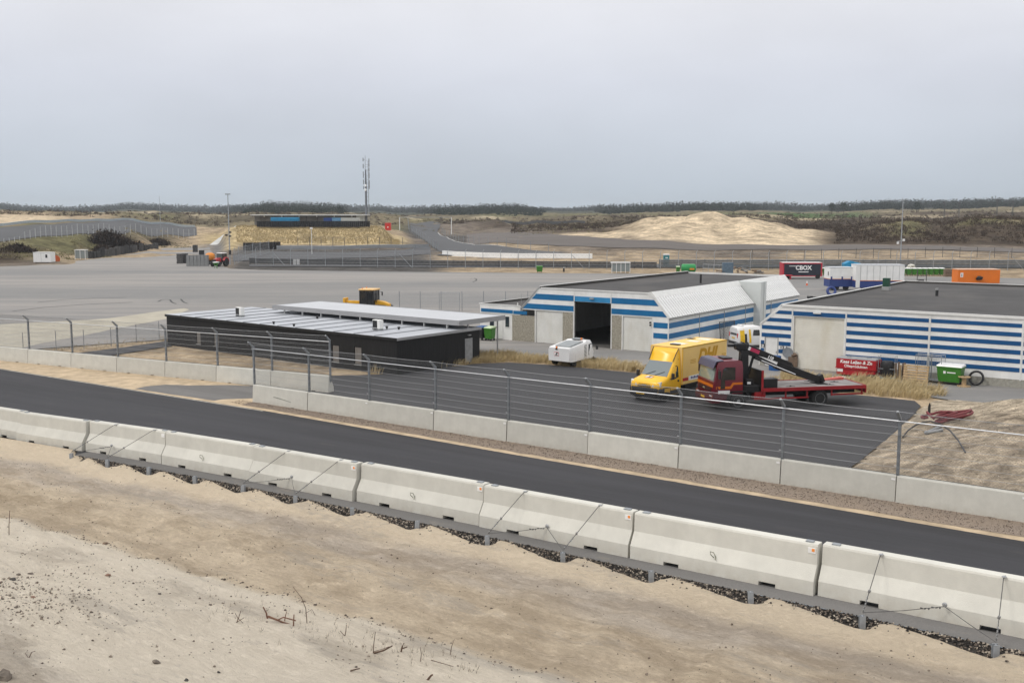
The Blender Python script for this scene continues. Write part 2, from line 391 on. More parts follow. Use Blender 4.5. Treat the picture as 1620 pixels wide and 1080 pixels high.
def fore_mat():
    b = NB('foreground_sand'); b.geo()
    a = b.n('ShaderNodeAttribute'); a.attribute_name = 'tint'; c = a.outputs['Color']
    A = b.noise(.75, 12, .78, sx=.4, sy=1.2, lo=.48, hi=.545); B = b.noise(2.6, 10, .8, sx=.5, sy=1.0, lo=.45, hi=.56, off=5); C2 = b.noise(11, 8, .8, sx=.6, sy=1.0, lo=.42, hi=.6, off=15); F = b.noise(55, 5, .75, lo=.3, hi=.7, off=8); W = b.noise(9, 3, .5, sx=.25, sy=1.6, lo=.35, hi=.65, off=3)
    K_ = a.outputs['Alpha']; mm = lambda f, k: b.math('MULTIPLY', b.math('MULTIPLY', f, k), K_)
    c = b.mix(mm(A, .85), b.mix(1.0, c, (1.10, 1.10, 1.10), 'MULTIPLY'), b.mix(1.0, c, (.80, .77, .74), 'MULTIPLY'))
    c = b.mix(mm(B, .75), c, b.mix(1.0, c, (.80, .785, .765), 'MULTIPLY'))
    c = b.mix(b.math('MULTIPLY', C2, b.math('ADD', b.math('MULTIPLY', K_, .6), .2)), b.mix(1.0, c, (1.08, 1.08, 1.08), 'MULTIPLY'), b.mix(1.0, c, (.86, .85, .84), 'MULTIPLY'))
    c = b.mix(b.math('MULTIPLY', F, .4), b.mix(1.0, c, (1.12, 1.12, 1.12), 'MULTIPLY'), b.mix(1.0, c, (.78, .765, .75), 'MULTIPLY'))
    G2 = b.noise(.55, 12, .82, sx=.35, sy=1.4, lo=.53, hi=.60, off=44); c = b.mix(b.math('MULTIPLY', G2, .42), c, (.47, .425, .375))
    h = b.math('ADD', b.math('ADD', B, C2), b.math('ADD', F, W))
    for sc_, lo, s0, amt, dk in ((16, .08, .50, .8, (.10, .08, .065)), (34, .10, .46, .7, (.16, .13, .10)), (22, .07, .56, .7, (.62, .56, .47))):
        f, vc = b.voro(sc_, lo, lo + .05); f = b.math('SUBTRACT', 1.0, f); sel = b.noise(sc_ * .08, 5, .7, lo=s0, hi=s0 + .12, off=sc_); f = b.math('MULTIPLY', f, sel)
        c = b.mix(b.math('MULTIPLY', f, amt), c, dk)
    b.col(c); b.bump(h, .03, .9); return b.set(.95, 0, .1)

# ---- the wide ground sheet, from the yard to the horizon
def build_ground():
    ang = [R(a) for a in np.concatenate([np.linspace(-62, -30, 40, endpoint=False), np.linspace(-30, 30, 420, endpoint=False), np.linspace(30, 62, 41)])]
    rad = [28 * (4600 / 28) ** (i / 250) for i in range(251)]
    rad = sorted(set([r for r in rad if r < 190 or r > 420] + list(np.linspace(190, 420, 90))))
    vs, cs, fs = [], [], []
    for r in rad:
        for a in ang:
            l, y = r * math.tan(a) if abs(a) < 1.2 else 0, r
            z, c = terrain(l, y)
            X, Y = to_world(l, y); vs.append((X, Y, z)); cs.append(c)
    n = len(ang)
    for i in range(len(rad) - 1):
        for j in range(n - 1): fs.append((i * n + j, i * n + j + 1, (i + 1) * n + j + 1, (i + 1) * n + j))
    return attr_mesh('ground', vs, fs, cs, earth_mat('dune_earth', .22, 1.1, 4.0, .38, .25))
build_ground()

def sheet(name, pts, z, mat, sub=0, jit=0.0, kind='structure'):
    """flat paved area from an outline; sub = spacing at which the edge is made ragged"""
    P = [Vector((p[0], p[1], 0)) for p in pts]
    if sub:
        q = []
        for i, p in enumerate(P):
            d = P[(i + 1) % len(P)] - p; n = max(1, int(d.length / sub))
            for k in range(n):
                s = p + d * (k / n); nn = Vector((-d.y, d.x, 0)).normalized()
                q.append(s + nn * jit * fbm(s.x * .45, s.y * .45, 5.5, 3) * 2)
        P = q
    me = bpy.data.meshes.new(name); bm = bmesh.new()
    f = bm.faces.new([bm.verts.new((p.x, p.y, z)) for p in P]); bm.normal_update()
    if f.normal.z < 0: f.normal_flip()
    bmesh.ops.triangulate(bm, faces=bm.faces[:]); bm.to_mesh(me); bm.free()
    me.materials.append(mat); o = bpy.data.objects.new(name, me); COL.objects.link(o); tag(o, kind=kind); return o
def gl(*px, Z=0.0): return [G(u, v, Z) for u, v in px]

# ---- paving materials
def paddock_mat():
    b = NB('paddock_asphalt'); b.geo()
    m = b.n('ShaderNodeMapping'); m.inputs['Rotation'].default_value = (0, 0, -YAW); b.l(b.co, m.inputs[0]); b.co = m.outputs[0]
    big = b.noise(.05, 6, .62, sx=.14, sy=1.0, lo=.46, hi=.55)
    mid = b.noise(.22, 7, .7, sx=.07, sy=1.0, off=7, lo=.46, hi=.58)
    fine = b.noise(9, 4, .7, off=3); blot = b.noise(.5, 5, .7, off=11, lo=.55, hi=.75)
    c = b.mix(big, (.29, .272, .255), (.195, .194, .192))
    c = b.mix(b.math('MULTIPLY', mid, .7), c, (.165, .166, .168))
    c = b.mix(b.math('MULTIPLY', blot, .35), c, (.33, .31, .28))
    c = b.mix(b.math('MULTIPLY', fine, .25), c, (.15, .148, .145))
    spots = b.noise(1.3, 6, .7, sx=.5, lo=.62, hi=.7, off=41); c = b.mix(b.math('MULTIPLY', spots, .45), c, (.11, .11, .11))
    crk, _ = b.voro(.11, .0, .5); c = b.mix(b.math('MULTIPLY', crk, .18), c, (.30, .285, .265))
    b.col(c); b.bump(fine, .01, .3); return b.set(.85, 0, .25)
def asphalt_mat(name, c, fade=.2, sand=0, line=False):
    b = NB(name); b.geo()
    n1 = b.noise(.35, 5, .6, sx=.16, sy=1.6); n2 = b.noise(30, 3, .7, off=2); n3 = b.noise(.12, 4, .6, sx=.3, off=6, lo=.45, hi=.7)
    cc = b.mix(n1, mul(c, 1 - fade), mul(c, 1 + fade)); cc = b.mix(b.math('MULTIPLY', n2, .35), cc, mul(c, .5))
    cc = b.mix(b.math('MULTIPLY', n3, .3), cc, mul(c, 1.5))
    if sand: cc = b.mix(b.math('MULTIPLY', b.noise(1.1, 6, .7, sx=.5, lo=.58, hi=.75, off=20), sand), cc, (.36, .3, .22))
    if line:
        l1 = b.noise(.9, 4, .6, sx=.035, sy=1.0, lo=.5, hi=.62, off=31); l2 = b.noise(2.4, 4, .6, sx=.03, sy=1.0, lo=.56, hi=.66, off=13); l3 = b.noise(.06, 5, .6, lo=.45, hi=.6, off=2)
        cc = b.mix(b.math('MULTIPLY', l1, .45), cc, mul(c, .62)); cc = b.mix(b.math('MULTIPLY', l2, .35), cc, mul(c, 1.45)); cc = b.mix(b.math('MULTIPLY', l3, .3), cc, mul(c, 1.3))
    b.col(cc); b.bump(n2, .006, .4); return b.set(.8, 0, .3)
PAD = paddock_mat(); TRK = asphalt_mat('track_asphalt', (.034, .034, .039), .25, .07, True); LOT = asphalt_mat('lot_asphalt', (.048, .048, .052), .18, .03)
OLD = asphalt_mat('worn_asphalt', (.16, .155, .15), .2, .3)
SLAB = M('pale_concrete_paving', (.40, .37, .30), .9, 0, .12, .35, .0, dirt=(.25, .22, .18), dirt_amt=.5)
far_px = [(-500, 423), (0, 421.5), (55, 419), (95, 416), (130, 411.5), (170, 407.5), (225, 399), (258, 393), (268, 388.5), (300, 386.5), (330, 388), (336, 400), (338, 418), (365, 425), (410, 427), (520, 428.5), (640, 430),
          (760, 431), (860, 432), (1040, 433), (1240, 434), (1420, 436), (1500, 438), (1620, 440), (2100, 446)]
near_px = [(2100, 690), (1560, 640), (1500, 631), (1400, 617), (1200, 597), (1000, 579), (870, 569.5), (806, 565), (760, 566), (690, 569), (600, 560), (270, 536), (0, 556), (-500, 590)]
sheet('paddock_ground', gl(*far_px) + gl(*near_px), 0.0, PAD, 4, .35)
sheet('paved_slab', gl((-400, 545), (0, 513), (100, 508), (170, 503.5), (240, 494), (291, 487.5), (299, 489.5), (270, 503), (150, 527), (37, 549), (0, 556), (-400, 600)), .005, SLAB, 2, .2)
sheet('service_path', gl((60, 566), (140, 556), (200, 549), (272, 538), (272, 547), (215, 556), (150, 566), (80, 575)), .006, LOT, 1, .15)
lot_px = [(517, 594), (560, 593.5), (600, 592), (640, 589), (690, 583.5), (750, 575.5), (806, 573.5), (870, 577), (940, 583.5), (1000, 589.5), (1100, 600), (1405, 629), (1448, 634), (1457, 642), (1430, 672), (1349, 737)]
sheet('asphalt_lot', gl(*lot_px) + [Vector((-13.0, 38.9, 0)), Vector((-47, 38.9, 0))], .008, LOT, 1, .06)

# ---- the banked track and its shoulder
YA = 20.24                      # foot of the near barrier row
ZAX = [-150, -60, -37, -32.7, -28.4, -24.1, -19.7, -15.4, -11.1, -6.8, 0, 40]
ZAZ = [1.0, 1.45, 2.11, 2.27, 2.42, 2.53, 2.60, 2.66, 2.69, 2.74, 2.78, 2.8]
def zA(X): return interp(X, ZAX, ZAZ)
def edgeY(X): return interp(X, [-150, -69, -43, -26, -5, 40], [36.5, 36.8, 36.95, 36.4, 36.05, 35.6])
def trackz(X, Y):
    e = edgeY(X)
    return (zA(X) * (e - Y) / (e - YA) if Y > YA else zA(X) - .04 * (YA - Y)) + .004
def strip_mesh(name, xs, rows, zf, mat, jit=None, kind='structure'):
    vs, fs = [], []
    for x in xs:
        for k, r in enumerate(rows):
            y = r(x) if callable(r) else r
            if jit: y += jit(x, k)
            vs.append((x, y, zf(x, y)))
    n = len(rows)
    for i in range(len(xs) - 1):
        for j in range(n - 1): fs.append((i * n + j, (i + 1) * n + j, (i + 1) * n + j + 1, i * n + j + 1))
    me = bpy.data.meshes.new(name); me.from_pydata(vs, [], fs); me.update(); me.materials.append(mat)
    me.polygons.foreach_set('use_smooth', [True] * len(fs))
    o = bpy.data.objects.new(name, me); COL.objects.link(o); tag(o, kind=kind); return o
xs = [x * .5 for x in range(-300, 81)]
APX = G(125, 730, 2.2).x - 1.0          # left of here blown sand covers the apron
def apron_edge(x): return YA - .52 * sstep(APX - .6, APX + .3, x) + .12 * (1 - sstep(APX - .6, APX + .3, x))
strip_mesh('race_track', xs, [apron_edge, YA + .13] + [YA + .5 + k * 1.2 for k in range(12)] + [lambda x: edgeY(x) - .8, edgeY], trackz, TRK)
strip_mesh('apron', [x for x in xs if x > APX - .2], [YA - .525, YA - .3, YA, YA + .2], lambda x, y: trackz(x, y) + .005, OLD)
bG = NB('gravel_verge'); bG.geo()
g1, gc = bG.voro(22, .0, .45); gn = bG.noise(.8, 5, .65); gf = bG.noise(60, 3, .7, off=5)
gcol = bG.mix(gf, (.11, .09, .075), (.40, .33, .27)); gcol = bG.mix(bG.math('MULTIPLY', gn, .5), gcol, (.30, .235, .175)); bG.col(gcol); bG.bump(g1, .03, .9); GRV = bG.set(.95, 0, .15)
strip_mesh('gravel_shoulder', [x for x in xs if x > APX], [YA - 1.15, YA - .9, YA - .68, YA - .51], lambda x, y: zA(x) - .025 - .36 * (YA - .51 - y), M('dark_gravel_bed', (.05, .045, .04), .95, 0, .5, 25, .03))
strip_mesh('gravel_verge', [x * .3 for x in range(-150, 50)], [lambda x: edgeY(x) + .38, lambda x: edgeY(x) + 1.0, 38.75], lambda x, y: .012 + .03 * sstep(0, 1.5, y - edgeY(x)), GRV,
           lambda x, k: (.16 * fbm(x * 1.1, k, 8.2, 3) if k == 0 else 0))
SANDV = M('verge_sand', (.47, .37, .25), .95, 0, .2, 1.2, .01, dirt=(.3, .24, .17))
strip_mesh('sand_verge', [x * .3 for x in range(-330, 50)], [lambda x: edgeY(x) - .06, lambda x: edgeY(x) + .3, lambda x: 38.6 if x > -45 else 39.9 + (x + 45) * .06 + 2.3], lambda x, y: .006 + .003 * sstep(0, .3, y - edgeY(x)), SANDV,
           lambda x, k: (.14 * fbm(x * .8, k, 4.2, 3) if k == 0 else 0))
sheet('asphalt_patch', gl((214, 615), (232, 611), (262, 608.5), (300, 610), (360, 609), (418, 611), (430, 630), (392, 630.5), (352, 632), (338, 634)), .014, OLD, .6, .12)

# ---- foreground dune sand on the camera's side of the barriers
NPOST = [(125, 730), (183, 740), (250, 752), (318, 768), (397, 782), (481, 799), (571, 818), (671, 840), (783, 864), (906, 888), (1041, 920), (1199, 953), (1371, 992), (1577, 1042)]
PX0 = [G(u, v, 2.05 + .45 * (u / 1577) ** .5) for u, v in NPOST]
POSTX = [p.x for p in PX0]
def fore(X, Y):
    d = YA - Y; za = zA(X)
    # drift between the anchor posts: the lip of sand falls back from each post to the next
    s = 0.5
    for i in range(len(POSTX) - 1):
        if POSTX[i] <= X < POSTX[i + 1]: s = (X - POSTX[i]) / (POSTX[i + 1] - POSTX[i])
    if X < POSTX[0] - 1.6: dl = -.05
    elif X < POSTX[0] - .4: dl = -.05 + .60 * sstep(POSTX[0] - 1.6, POSTX[0] - .4, X)
    elif X < POSTX[0]: dl = .55
    else: dl = lerp(.96, .52, sstep(.03, .2, s)) if s < .2 else .52 + .44 * ((s - .2) / .8) ** 1.2
    dl += .05 * fbm(X * 2.5, 1.3, 0, 2)
    t = sstep(dl - .10, dl + .12, d)
    zs = za + .03 * (1 - sstep(.52, .68, dl)) - .05 * sstep(.55, .95, dl) - .24 * sstep(dl, dl + .9, d)
    if dl < .35: zs += .03
    z = lerp(za - .15 if d > .42 else za - .3, zs, t)
    z += .05 * sstep(1, 2, d) * fbm(X * .35, Y * .9, 6.1, 4)
    z -= .16 * sstep(3.2, 5.0, d) * (1 - sstep(5.0, 6.3, d))
    z += .05 * sstep(4.0, 5.4, d) * fbm(X * .8, Y * .8, 2.1, 4)
    for rc in (2.1, 3.4, 3.75, 4.4):
        q = (d - rc - .18 * math.sin(X * .21 + rc)) / .13
        if abs(q) < 3: z += (-.035 * math.exp(-q * q) + .02 * math.exp(-(abs(q) - 1.5) ** 2 * 2)) * (.6 + .8 * fbm(X * .4, rc, 0, 2))
    z += .125 * max(0, d - 5.5) * sstep(5.3, 6.5, d)
    if d > 5:
        z += sstep(5.5, 8, d) * (.22 * fbm(X * .22, Y * .3, 3.1, 4) + .035 * fbm(X * 1.6, Y * 1.6, 8.4, 3))
    l, y = to_cam(X, Y); r = math.hypot(l, max(y, 0))
    z += .36 * max(0, 15 - r)
    return z
def fore_tint(X, Y):
    d = YA - Y; n = fbm(X * .35, Y * .8, 4.4, 4); n2 = fbm(X * .9, Y * 1.6, 7.7, 4); n3 = fbm(X * .14, Y * .5, 1.2, 3)
    pale, tan, brown, grey, dune = (.70, .595, .455), (.655, .55, .415), (.53, .44, .335), (.53, .47, .41), (.765, .69, .575)
    def mixc(a, b, t): t = min(1, max(0, t)); return tuple(lerp(x, y, t) for x, y in zip(a, b))
    c = pale
    c = mixc(c, grey, sstep(1.25, 1.9, d + .5 * n) * (1 - sstep(2.6, 3.7, d + .8 * n)) * .75)
    c = mixc(c, tan, sstep(2.5, 3.6, d + .6 * n) * .9)
    c = mixc(c, brown, sstep(.0, .28, n2 + .12) * sstep(1.6, 2.6, d) * .6)
    c = mixc(c, pale, sstep(.1, .35, n3 + n * .4) * sstep(2, 3, d) * .6)
    wet = sstep(3.0, 4.2, d) * (1 - sstep(5.0, 5.5, d)) * sstep(-24, -32, X + 2.5 * n)
    c = mixc(c, (.39, .31, .215), wet * .6)
    e = sstep(5.35, 5.8, d + .35 * n)
    c = mixc(c, dune, e)
    streak = sstep(.02, .26, fbm(X * .28 - Y * .35, Y * 1.1 + X * .12, 12.2, 4)) * e
    c = mixc(c, (.40, .37, .335), streak * .2 * (1 - sstep(7.2, 9.5, d)))
    mask = lerp(.12, .72, sstep(1.1, 1.9, d + .4 * n)); mask = lerp(mask, .20 + .4 * streak * (1 - sstep(7.2, 9.5, d)), e)
    corner = sstep(.42, .58, fbm(X * 1.3, Y * 1.3, 6.6, 4) * .6 + sstep(10.6, 12.2, d + (X + 15) * -.3) - .1) * sstep(10, 11, d)
    c = mixc(c, (.55, .50, .44), corner * .5)
    return (*c, min(1, mask + corner * .6))
def build_fore():
    xs = list(np.arange(-70, 16.01, .22)); ys = list(np.arange(-10, 14.0, .25)) + list(np.arange(14.0, 20.15, .085))
    vs, cs, fs = [], [], []
    for y in ys:
        for x in xs: vs.append((x, y, fore(x, y))); cs.append(fore_tint(x, y))
    n = len(xs)
    for i in range(len(ys) - 1):
        for j in range(n - 1): fs.append((i * n + j, i * n + j + 1, (i + 1) * n + j + 1, (i + 1) * n + j))
    return attr_mesh('dune_sand', vs, fs, cs, fore_mat())
build_fore()

# ---- heap of brown sand beside the lot
def mound_h(X, Y):
    e = -13.25 - (Y - 43) * .075 + .25 * fbm(Y * .5, 2.2, 1, 3)
    a = sstep(0, 7.5, X - e)
    back = 1 - sstep(55.5, 62.5, Y + .12 * (X + 9) )
    w = .42 + .58 * sstep(38.8, 45, Y)
    return 1.65 * a * back * w + .12 * sstep(0, 1, X - e) * back * (1 + fbm(X * .5, Y * .5, 4, 4) * 1.6) + a * back * (.16 * fbm(X * .9, Y * .9, 12, 4) + .07 * fbm(X * 2.6, Y * 2.6, 2, 3)) + .02 * fbm(X * 3, Y * 3, 2, 3) - .02
def build_mound():
    xs = list(np.arange(-16, 16.01, .2)); ys = list(np.arange(38.85, 64, .2)); vs, cs, fs = [], [], []
    for y in ys:
        for x in xs:
            z = mound_h(x, y); vs.append((x, y, z))
            n = fbm(x * .7, y * .7, 3, 4); m = fbm(x * .2, y * .3, 8, 3); t = sstep(-.25, .3, n)
            c = tuple(lerp(a, b, t) for a, b in zip((.30, .25, .19), (.47, .395, .30)))
            p = sstep(50, 55, y + 3 * m) * .7 + sstep(.15, .4, m) * .3
            cs.append(tuple(lerp(a, b, min(1, p)) for a, b in zip(c, (.50, .43, .33))))
    n = len(xs)
    for i in range(len(ys) - 1):
        for j in range(n - 1):
            q = (i * n + j, i * n + j + 1, (i + 1) * n + j + 1, (i + 1) * n + j)
            if max(vs[k][2] for k in q) > .012: fs.append(q)
    return attr_mesh('sand_heap', vs, fs, cs, earth_mat('heap_sand', 1.6, 9, 30, .42, .10, 9))
build_mound()

# ---- worn edge line, skid marks
LINE = M('worn_line_paint', (.50, .48, .42), .8, 0, .25, 3, 0, dirt=(.2, .18, .15), dirt_amt=.7)
strip_mesh('edge_line', [x * .5 for x in range(-170, -84)], [lambda x: edgeY(x) - .30, lambda x: edgeY(x) - .17], lambda x, y: trackz(x, y) + .006, LINE)
SKID = M('skid_rubber', (.045, .045, .047), .8, 0, .3, 3)
def skid(pts, w=.2):
    P = [G(u, v, .012) for u, v in pts]; vs, fs = [], []
    for i, p in enumerate(P):
        d = (P[min(i + 1, len(P) - 1)] - P[max(0, i - 1)]).normalized(); n = Vector((-d.y, d.x, 0)) * w
        vs += [p - n, p + n]
    for i in range(len(P) - 1): fs.append((2 * i, 2 * i + 2, 2 * i + 3, 2 * i + 1))
    me = bpy.data.meshes.new('skid_mark'); me.from_pydata(vs, [], fs); me.materials.append(SKID); o = bpy.data.objects.new('skid_mark', me); COL.objects.link(o); tag(o, kind='structure')
for pts in ([(250, 477), (255, 474.5), (262, 473.5), (269, 474), (271, 477), (274, 479), (279, 480.5)], [(286, 473), (289, 476.5), (292, 478.5), (297, 480)], [(744, 441), (750, 440), (754, 441.5), (753, 444), (748, 446)], [(60, 478), (100, 474), (150, 471.5), (200, 470.5)], [(20, 492), (70, 486), (140, 481), (210, 478)]): skid(pts, .11)
# ================================================================== CONCRETE WALLS AND FENCES NEAR THE TRACK
CONC = None
def concrete(name, c, seedoff):
    if name in MATS: return MATS[name]
    b = NB(name); oi = b.n('ShaderNodeObjectInfo')
    n1 = b.noise(1.3, 6, .65, off=seedoff); n2 = b.noise(7, 4, .6, sz=.25, off=2); n3 = b.noise(60, 2, .6)
    rnd = b.math('MULTIPLY', oi.outputs['Random'], .16); rnd = b.math('ADD', rnd, .92)
    cc = b.mix(n1, mul(c, .93), mul(c, 1.06)); cc = b.mix(b.math('MULTIPLY', n2, .16), cc, mul(c, .78))
    pits, _ = b.voro(14, .02, .05); sel = b.noise(9, 2, .5, lo=.6, hi=.66, off=8)
    pit = b.math('MULTIPLY', b.math('SUBTRACT', 1.0, pits), sel); cc = b.mix(b.math('MULTIPLY', pit, .6), cc, (.12, .115, .1))
    sp = b.n('ShaderNodeSeparateXYZ'); b.l(b.tc.outputs['Object'], sp.inputs[0])
    low = b.n('ShaderNodeMapRange'); low.inputs[1].default_value = .28; low.inputs[2].default_value = .0; b.l(sp.outputs['Z'], low.inputs[0])
    splash = b.math('MULTIPLY', low.outputs[0], b.noise(2.2, 5, .7, lo=.35, hi=.7, off=14)); cc = b.mix(b.math('MULTIPLY', splash, .5), cc, (.34, .28, .2))
    comb = b.n('ShaderNodeCombineColor')
    for i in range(3): b.l(rnd, comb.inputs[i])
    cc = b.mix(1.0, cc, comb.outputs[0], 'MULTIPLY')
    b.col(cc); b.bump(n3, .004, .4); MATS[name] = b.set(.85, 0, .25); return b.m
CONC = concrete('barrier_concrete', (.575, .565, .515), 0)
GALV = M('galvanised_steel', (.30, .32, .34), .5, .55, .15, 6, 0)
GALV_L = M('bright_galvanised_rail', (.62, .64, .66), .4, .5, .08, 6, 0)
WIRE = M('steel_wire', (.34, .35, .36), .5, .5, .1, 4)
WIRE_M = M('mesh_wire_grey', (.20, .205, .21), .6, .4, .1, 4)
WIRE_D = M('dark_wire', (.10, .10, .10), .6, .4, .1, 4)
STICK = M('sticker_white', (.8, .8, .79), .5, 0, .05); STICK_O = M('sticker_orange', (.85, .28, .05), .5, 0, .05)
HOOP = M('lifting_loop_wire', (.15, .16, .10), .6, .4, .1)
BL = 4.32
def profile_loft(mb, prof, L, notches, nh=.09):
    """extrude a closed (y, z) profile along x; at the notches the foot is cut away"""
    st = [0.0]
    for a, b in notches: st += [a, a, b, b]
    st.append(L); secs = []; inn = False
    for i, x in enumerate(st):
        if 0 < i < len(st) - 1:
            k = (i - 1) % 4; cut = k in (1, 2)
        else: cut = False
        secs.append([(x, y, max(z, nh) if (cut and z < nh) else z) for y, z in prof])
    mb.loft(secs)
PROF_A = [(0, 0), (.015, .30), (.20, .60), (.225, .98), (.245, 1.02), (.475, 1.02), (.495, .98), (.52, .60), (.705, .30), (.72, 0)]
mbA = MB(); profile_loft(mbA, PROF_A, BL - .065, [(.85, 1.22), (3.08, 3.45)])
meA = mbA.mesh('sloped_barrier_body'); meA.materials.append(CONC)
PROF_B = [(0, 0), (.03, .5), (.065, .97), (.085, 1.0), (.30, 1.0), (.32, .97), (.36, .62), (.52, .3), (.54, 0)]
LB = 4.375
mbB = MB(); profile_loft(mbB, PROF_B, LB - .04, [(.95, 1.22), (3.1, 3.37)], .05)
meB = mbB.mesh('wall_segment_body'); meB.materials.append(CONC)
def inst(me, name, parent, bevel=0):
    o = bpy.data.objects.new(name, me); COL.objects.link(o); o.parent = parent
    if bevel:
        b = o.modifiers.new('bevel', 'BEVEL'); b.width = bevel; b.segments = 2; b.limit_method = 'ANGLE'; b.angle_limit = R(20)
    return o
JA = [-6.8 + BL * k for k in range(-9, 3)]       # joints of the near row
lab_near = {0: 'sloped concrete barrier cut off by the left picture edge, near row', 1: 'plain sloped near-row barrier next to the one cut by the left edge',
  2: 'sloped concrete barrier of the near row tied by the two leftmost cables', 3: 'plain sloped concrete barrier of the near row between the first and second cabled ones',
  4: 'sloped concrete barrier of the near row tied by the second pair of cables', 5: 'plain sloped near-row concrete barrier with wire loop in the picture middle',
  6: 'sloped concrete barrier of the near row tied by the third pair of cables', 7: 'plain sloped near-row concrete barrier with wire loop, right of the picture middle',
  8: 'sloped near-row concrete barrier tied by the rightmost cables, cut by the right edge'}
for i in range(1, len(JA) - 1):
    x0, x1 = JA[i], JA[i + 1]; z0, z1 = zA(x0), zA(x1)
    k = i - 1
    r = thing('concrete_barrier', lab_near.get(k, 'sloped concrete barrier continuing the near row past the right edge'), 'barrier', (x0, YA + .06 * math.sin(i * 2.3), z0), 0, 'sloped concrete barriers along the near track edge')
    r.rotation_euler = (R(.5 * math.sin(i * 1.7)), -math.atan2(z1 - z0, x1 - x0), R(.35 * math.sin(i * 3.1)))
    inst(meA, 'barrier_body', r, .012)
    if k in (2, 4, 5, 6, 7):
        MB().bx(BL - .26, BL - .10, .204, .222, .83, .94).build('sticker', STICK, r)
        if k > 3: MB().bx(BL - .18, BL - .12, .199, .221, .87, .93).build('sticker_mark', STICK_O, r)
    if k in (3, 5, 7):
        mb = MB(); mb.path([(2.05, .03, .40), (2.0, -.02, .47), (1.98, .0, .53), (2.03, .06, .5), (2.08, .05, .42), (2.1, .0, .36)], .009, 5)
        mb.build('lifting_loop', HOOP, r)
    for q in (0, 1):
        mb = MB(); xx = .16 if q == 0 else BL - .35
        mb.bx(xx, xx + .16, .30, .42, 1.019, 1.045); mb.build('coupling_plate', GALV, r)
# steel anchor stubs and their tie cables
stub_me = None
mb = MB(); mb.prism([(-.055, -.05), (.055, -.05), (.055, -.038), (.01, -.03), (.01, .03), (.055, .038), (.055, .05), (-.055, .05), (-.055, .038), (-.01, .03), (-.01, -.03), (-.055, -.038)], 'z', -.25, .34)
stub_me = mb.mesh('anchor_stub'); stub_me.materials.append(M('stub_steel', (.33, .36, .40), .45, .4, .15, 8, 0, dirt=(.25, .2, .15)))
cab_top = {0: (181, 670), 1: (242, 679), 4: (454, 712), 5: (537, 724), 8: (829, 775), 9: (948, 797), 12: (1393, 874), 13: (1588, 909)}
PAIRN = {0: 'leftmost', 1: 'leftmost', 4: 'second', 5: 'second', 8: 'third', 9: 'third', 12: 'rightmost', 13: 'rightmost'}
STUBS = []
for i, (u, v) in enumerate(NPOST):
    zb = zA(POSTX[i]) - .22
    p = G(u, v, zb); p.y = min(p.y, YA - .80); STUBS.append(p)
    lab = 'grey steel anchor stub in the sand below the near barriers, %s from the left' % ORD[i]
    o = bpy.data.objects.new('anchor_post', stub_me); COL.objects.link(o); o.location = (p.x, p.y, zb); o.rotation_euler = (R(random.uniform(-4, 4)), R(random.uniform(-4, 4)), R(random.uniform(25, 45)))
    tag(o, lab, 'post', 'steel anchor stubs holding the near barriers')
    if i in cab_top:
        eye = Vector((p.x, p.y + .02, zb + .40)); uu, vv = cab_top[i]
        t = ON(uu, vv, (0, YA + .22, 0), 1, 0); t.z = zA(t.x) + 1.03
        r = thing('tie_cable', 'thin steel cable tying a barrier top to its stub, %s one of the %s pair' % ('left' if i % 2 == 0 else 'right', PAIRN[i]), 'cable', eye, 0, 'tie cables over the near barriers')
        d = t - eye
        MB().path([(0, 0, 0), d * .3 + Vector((0, 0, .0)), d * .98, d + Vector((0, .12, .0)), d + Vector((0, .2, -.02))], .0085, 5).build('wire', WIRE_D, r)
        mb = MB()
        for q in range(5): mb.cbx(d * (.03 + .055 * q), (.03, .012, .05), q * 1.2, .3, .2)
        mb.build('chain', WIRE, r); mb = MB(); mb.cbx(d * .36, (.05, .022, .06), .4, .2, .3)
        mb.build('turnbuckle', WIRE, r)
        MB().lathe([(.035, -.01), (.05, 0), (.035, .01)], 8, d + Vector((0, .05, .005))).build('clamp', WIRE, r)
for i in (0, 4, 8, 12):
    a, b = STUBS[i], STUBS[i + 1]
    a = Vector((a.x, a.y, zA(a.x) + .18)); b = Vector((b.x, b.y, zA(b.x) + .16)); m = (a * .45 + b * .55); h = Vector((m.x, YA - .02, zA(m.x) + .34))
    r = thing('brace_wire', 'slack brace wire with short chain between the %s pair of cabled stubs' % PAIRN[i], 'wire', a, 0, 'brace wires at the foot of the near barriers')
    pts = [Vector((0, 0, 0)), (h - a) * .5 + Vector((0, 0, -.02)), h - a, (h - a) * .5 + (b - a) * .5 + Vector((0, 0, -.01)), b - a]
    MB().path(pts, .007, 5).build('wire', WIRE_D, r)
    mb = MB()
    for q in range(6): mb.cbx((h - a) * (.72 + .045 * q) + Vector((0, 0, -.012 * (q % 3))), (.045, .012, .03), q, .4 * q)
    mb.build('chain', WIRE_D, r); MB().lathe([(.03, -.03), (.05, 0), (.03, .03)], 8, h - a + Vector((0, .01, .03)), 'y').build('hook', WIRE, r)

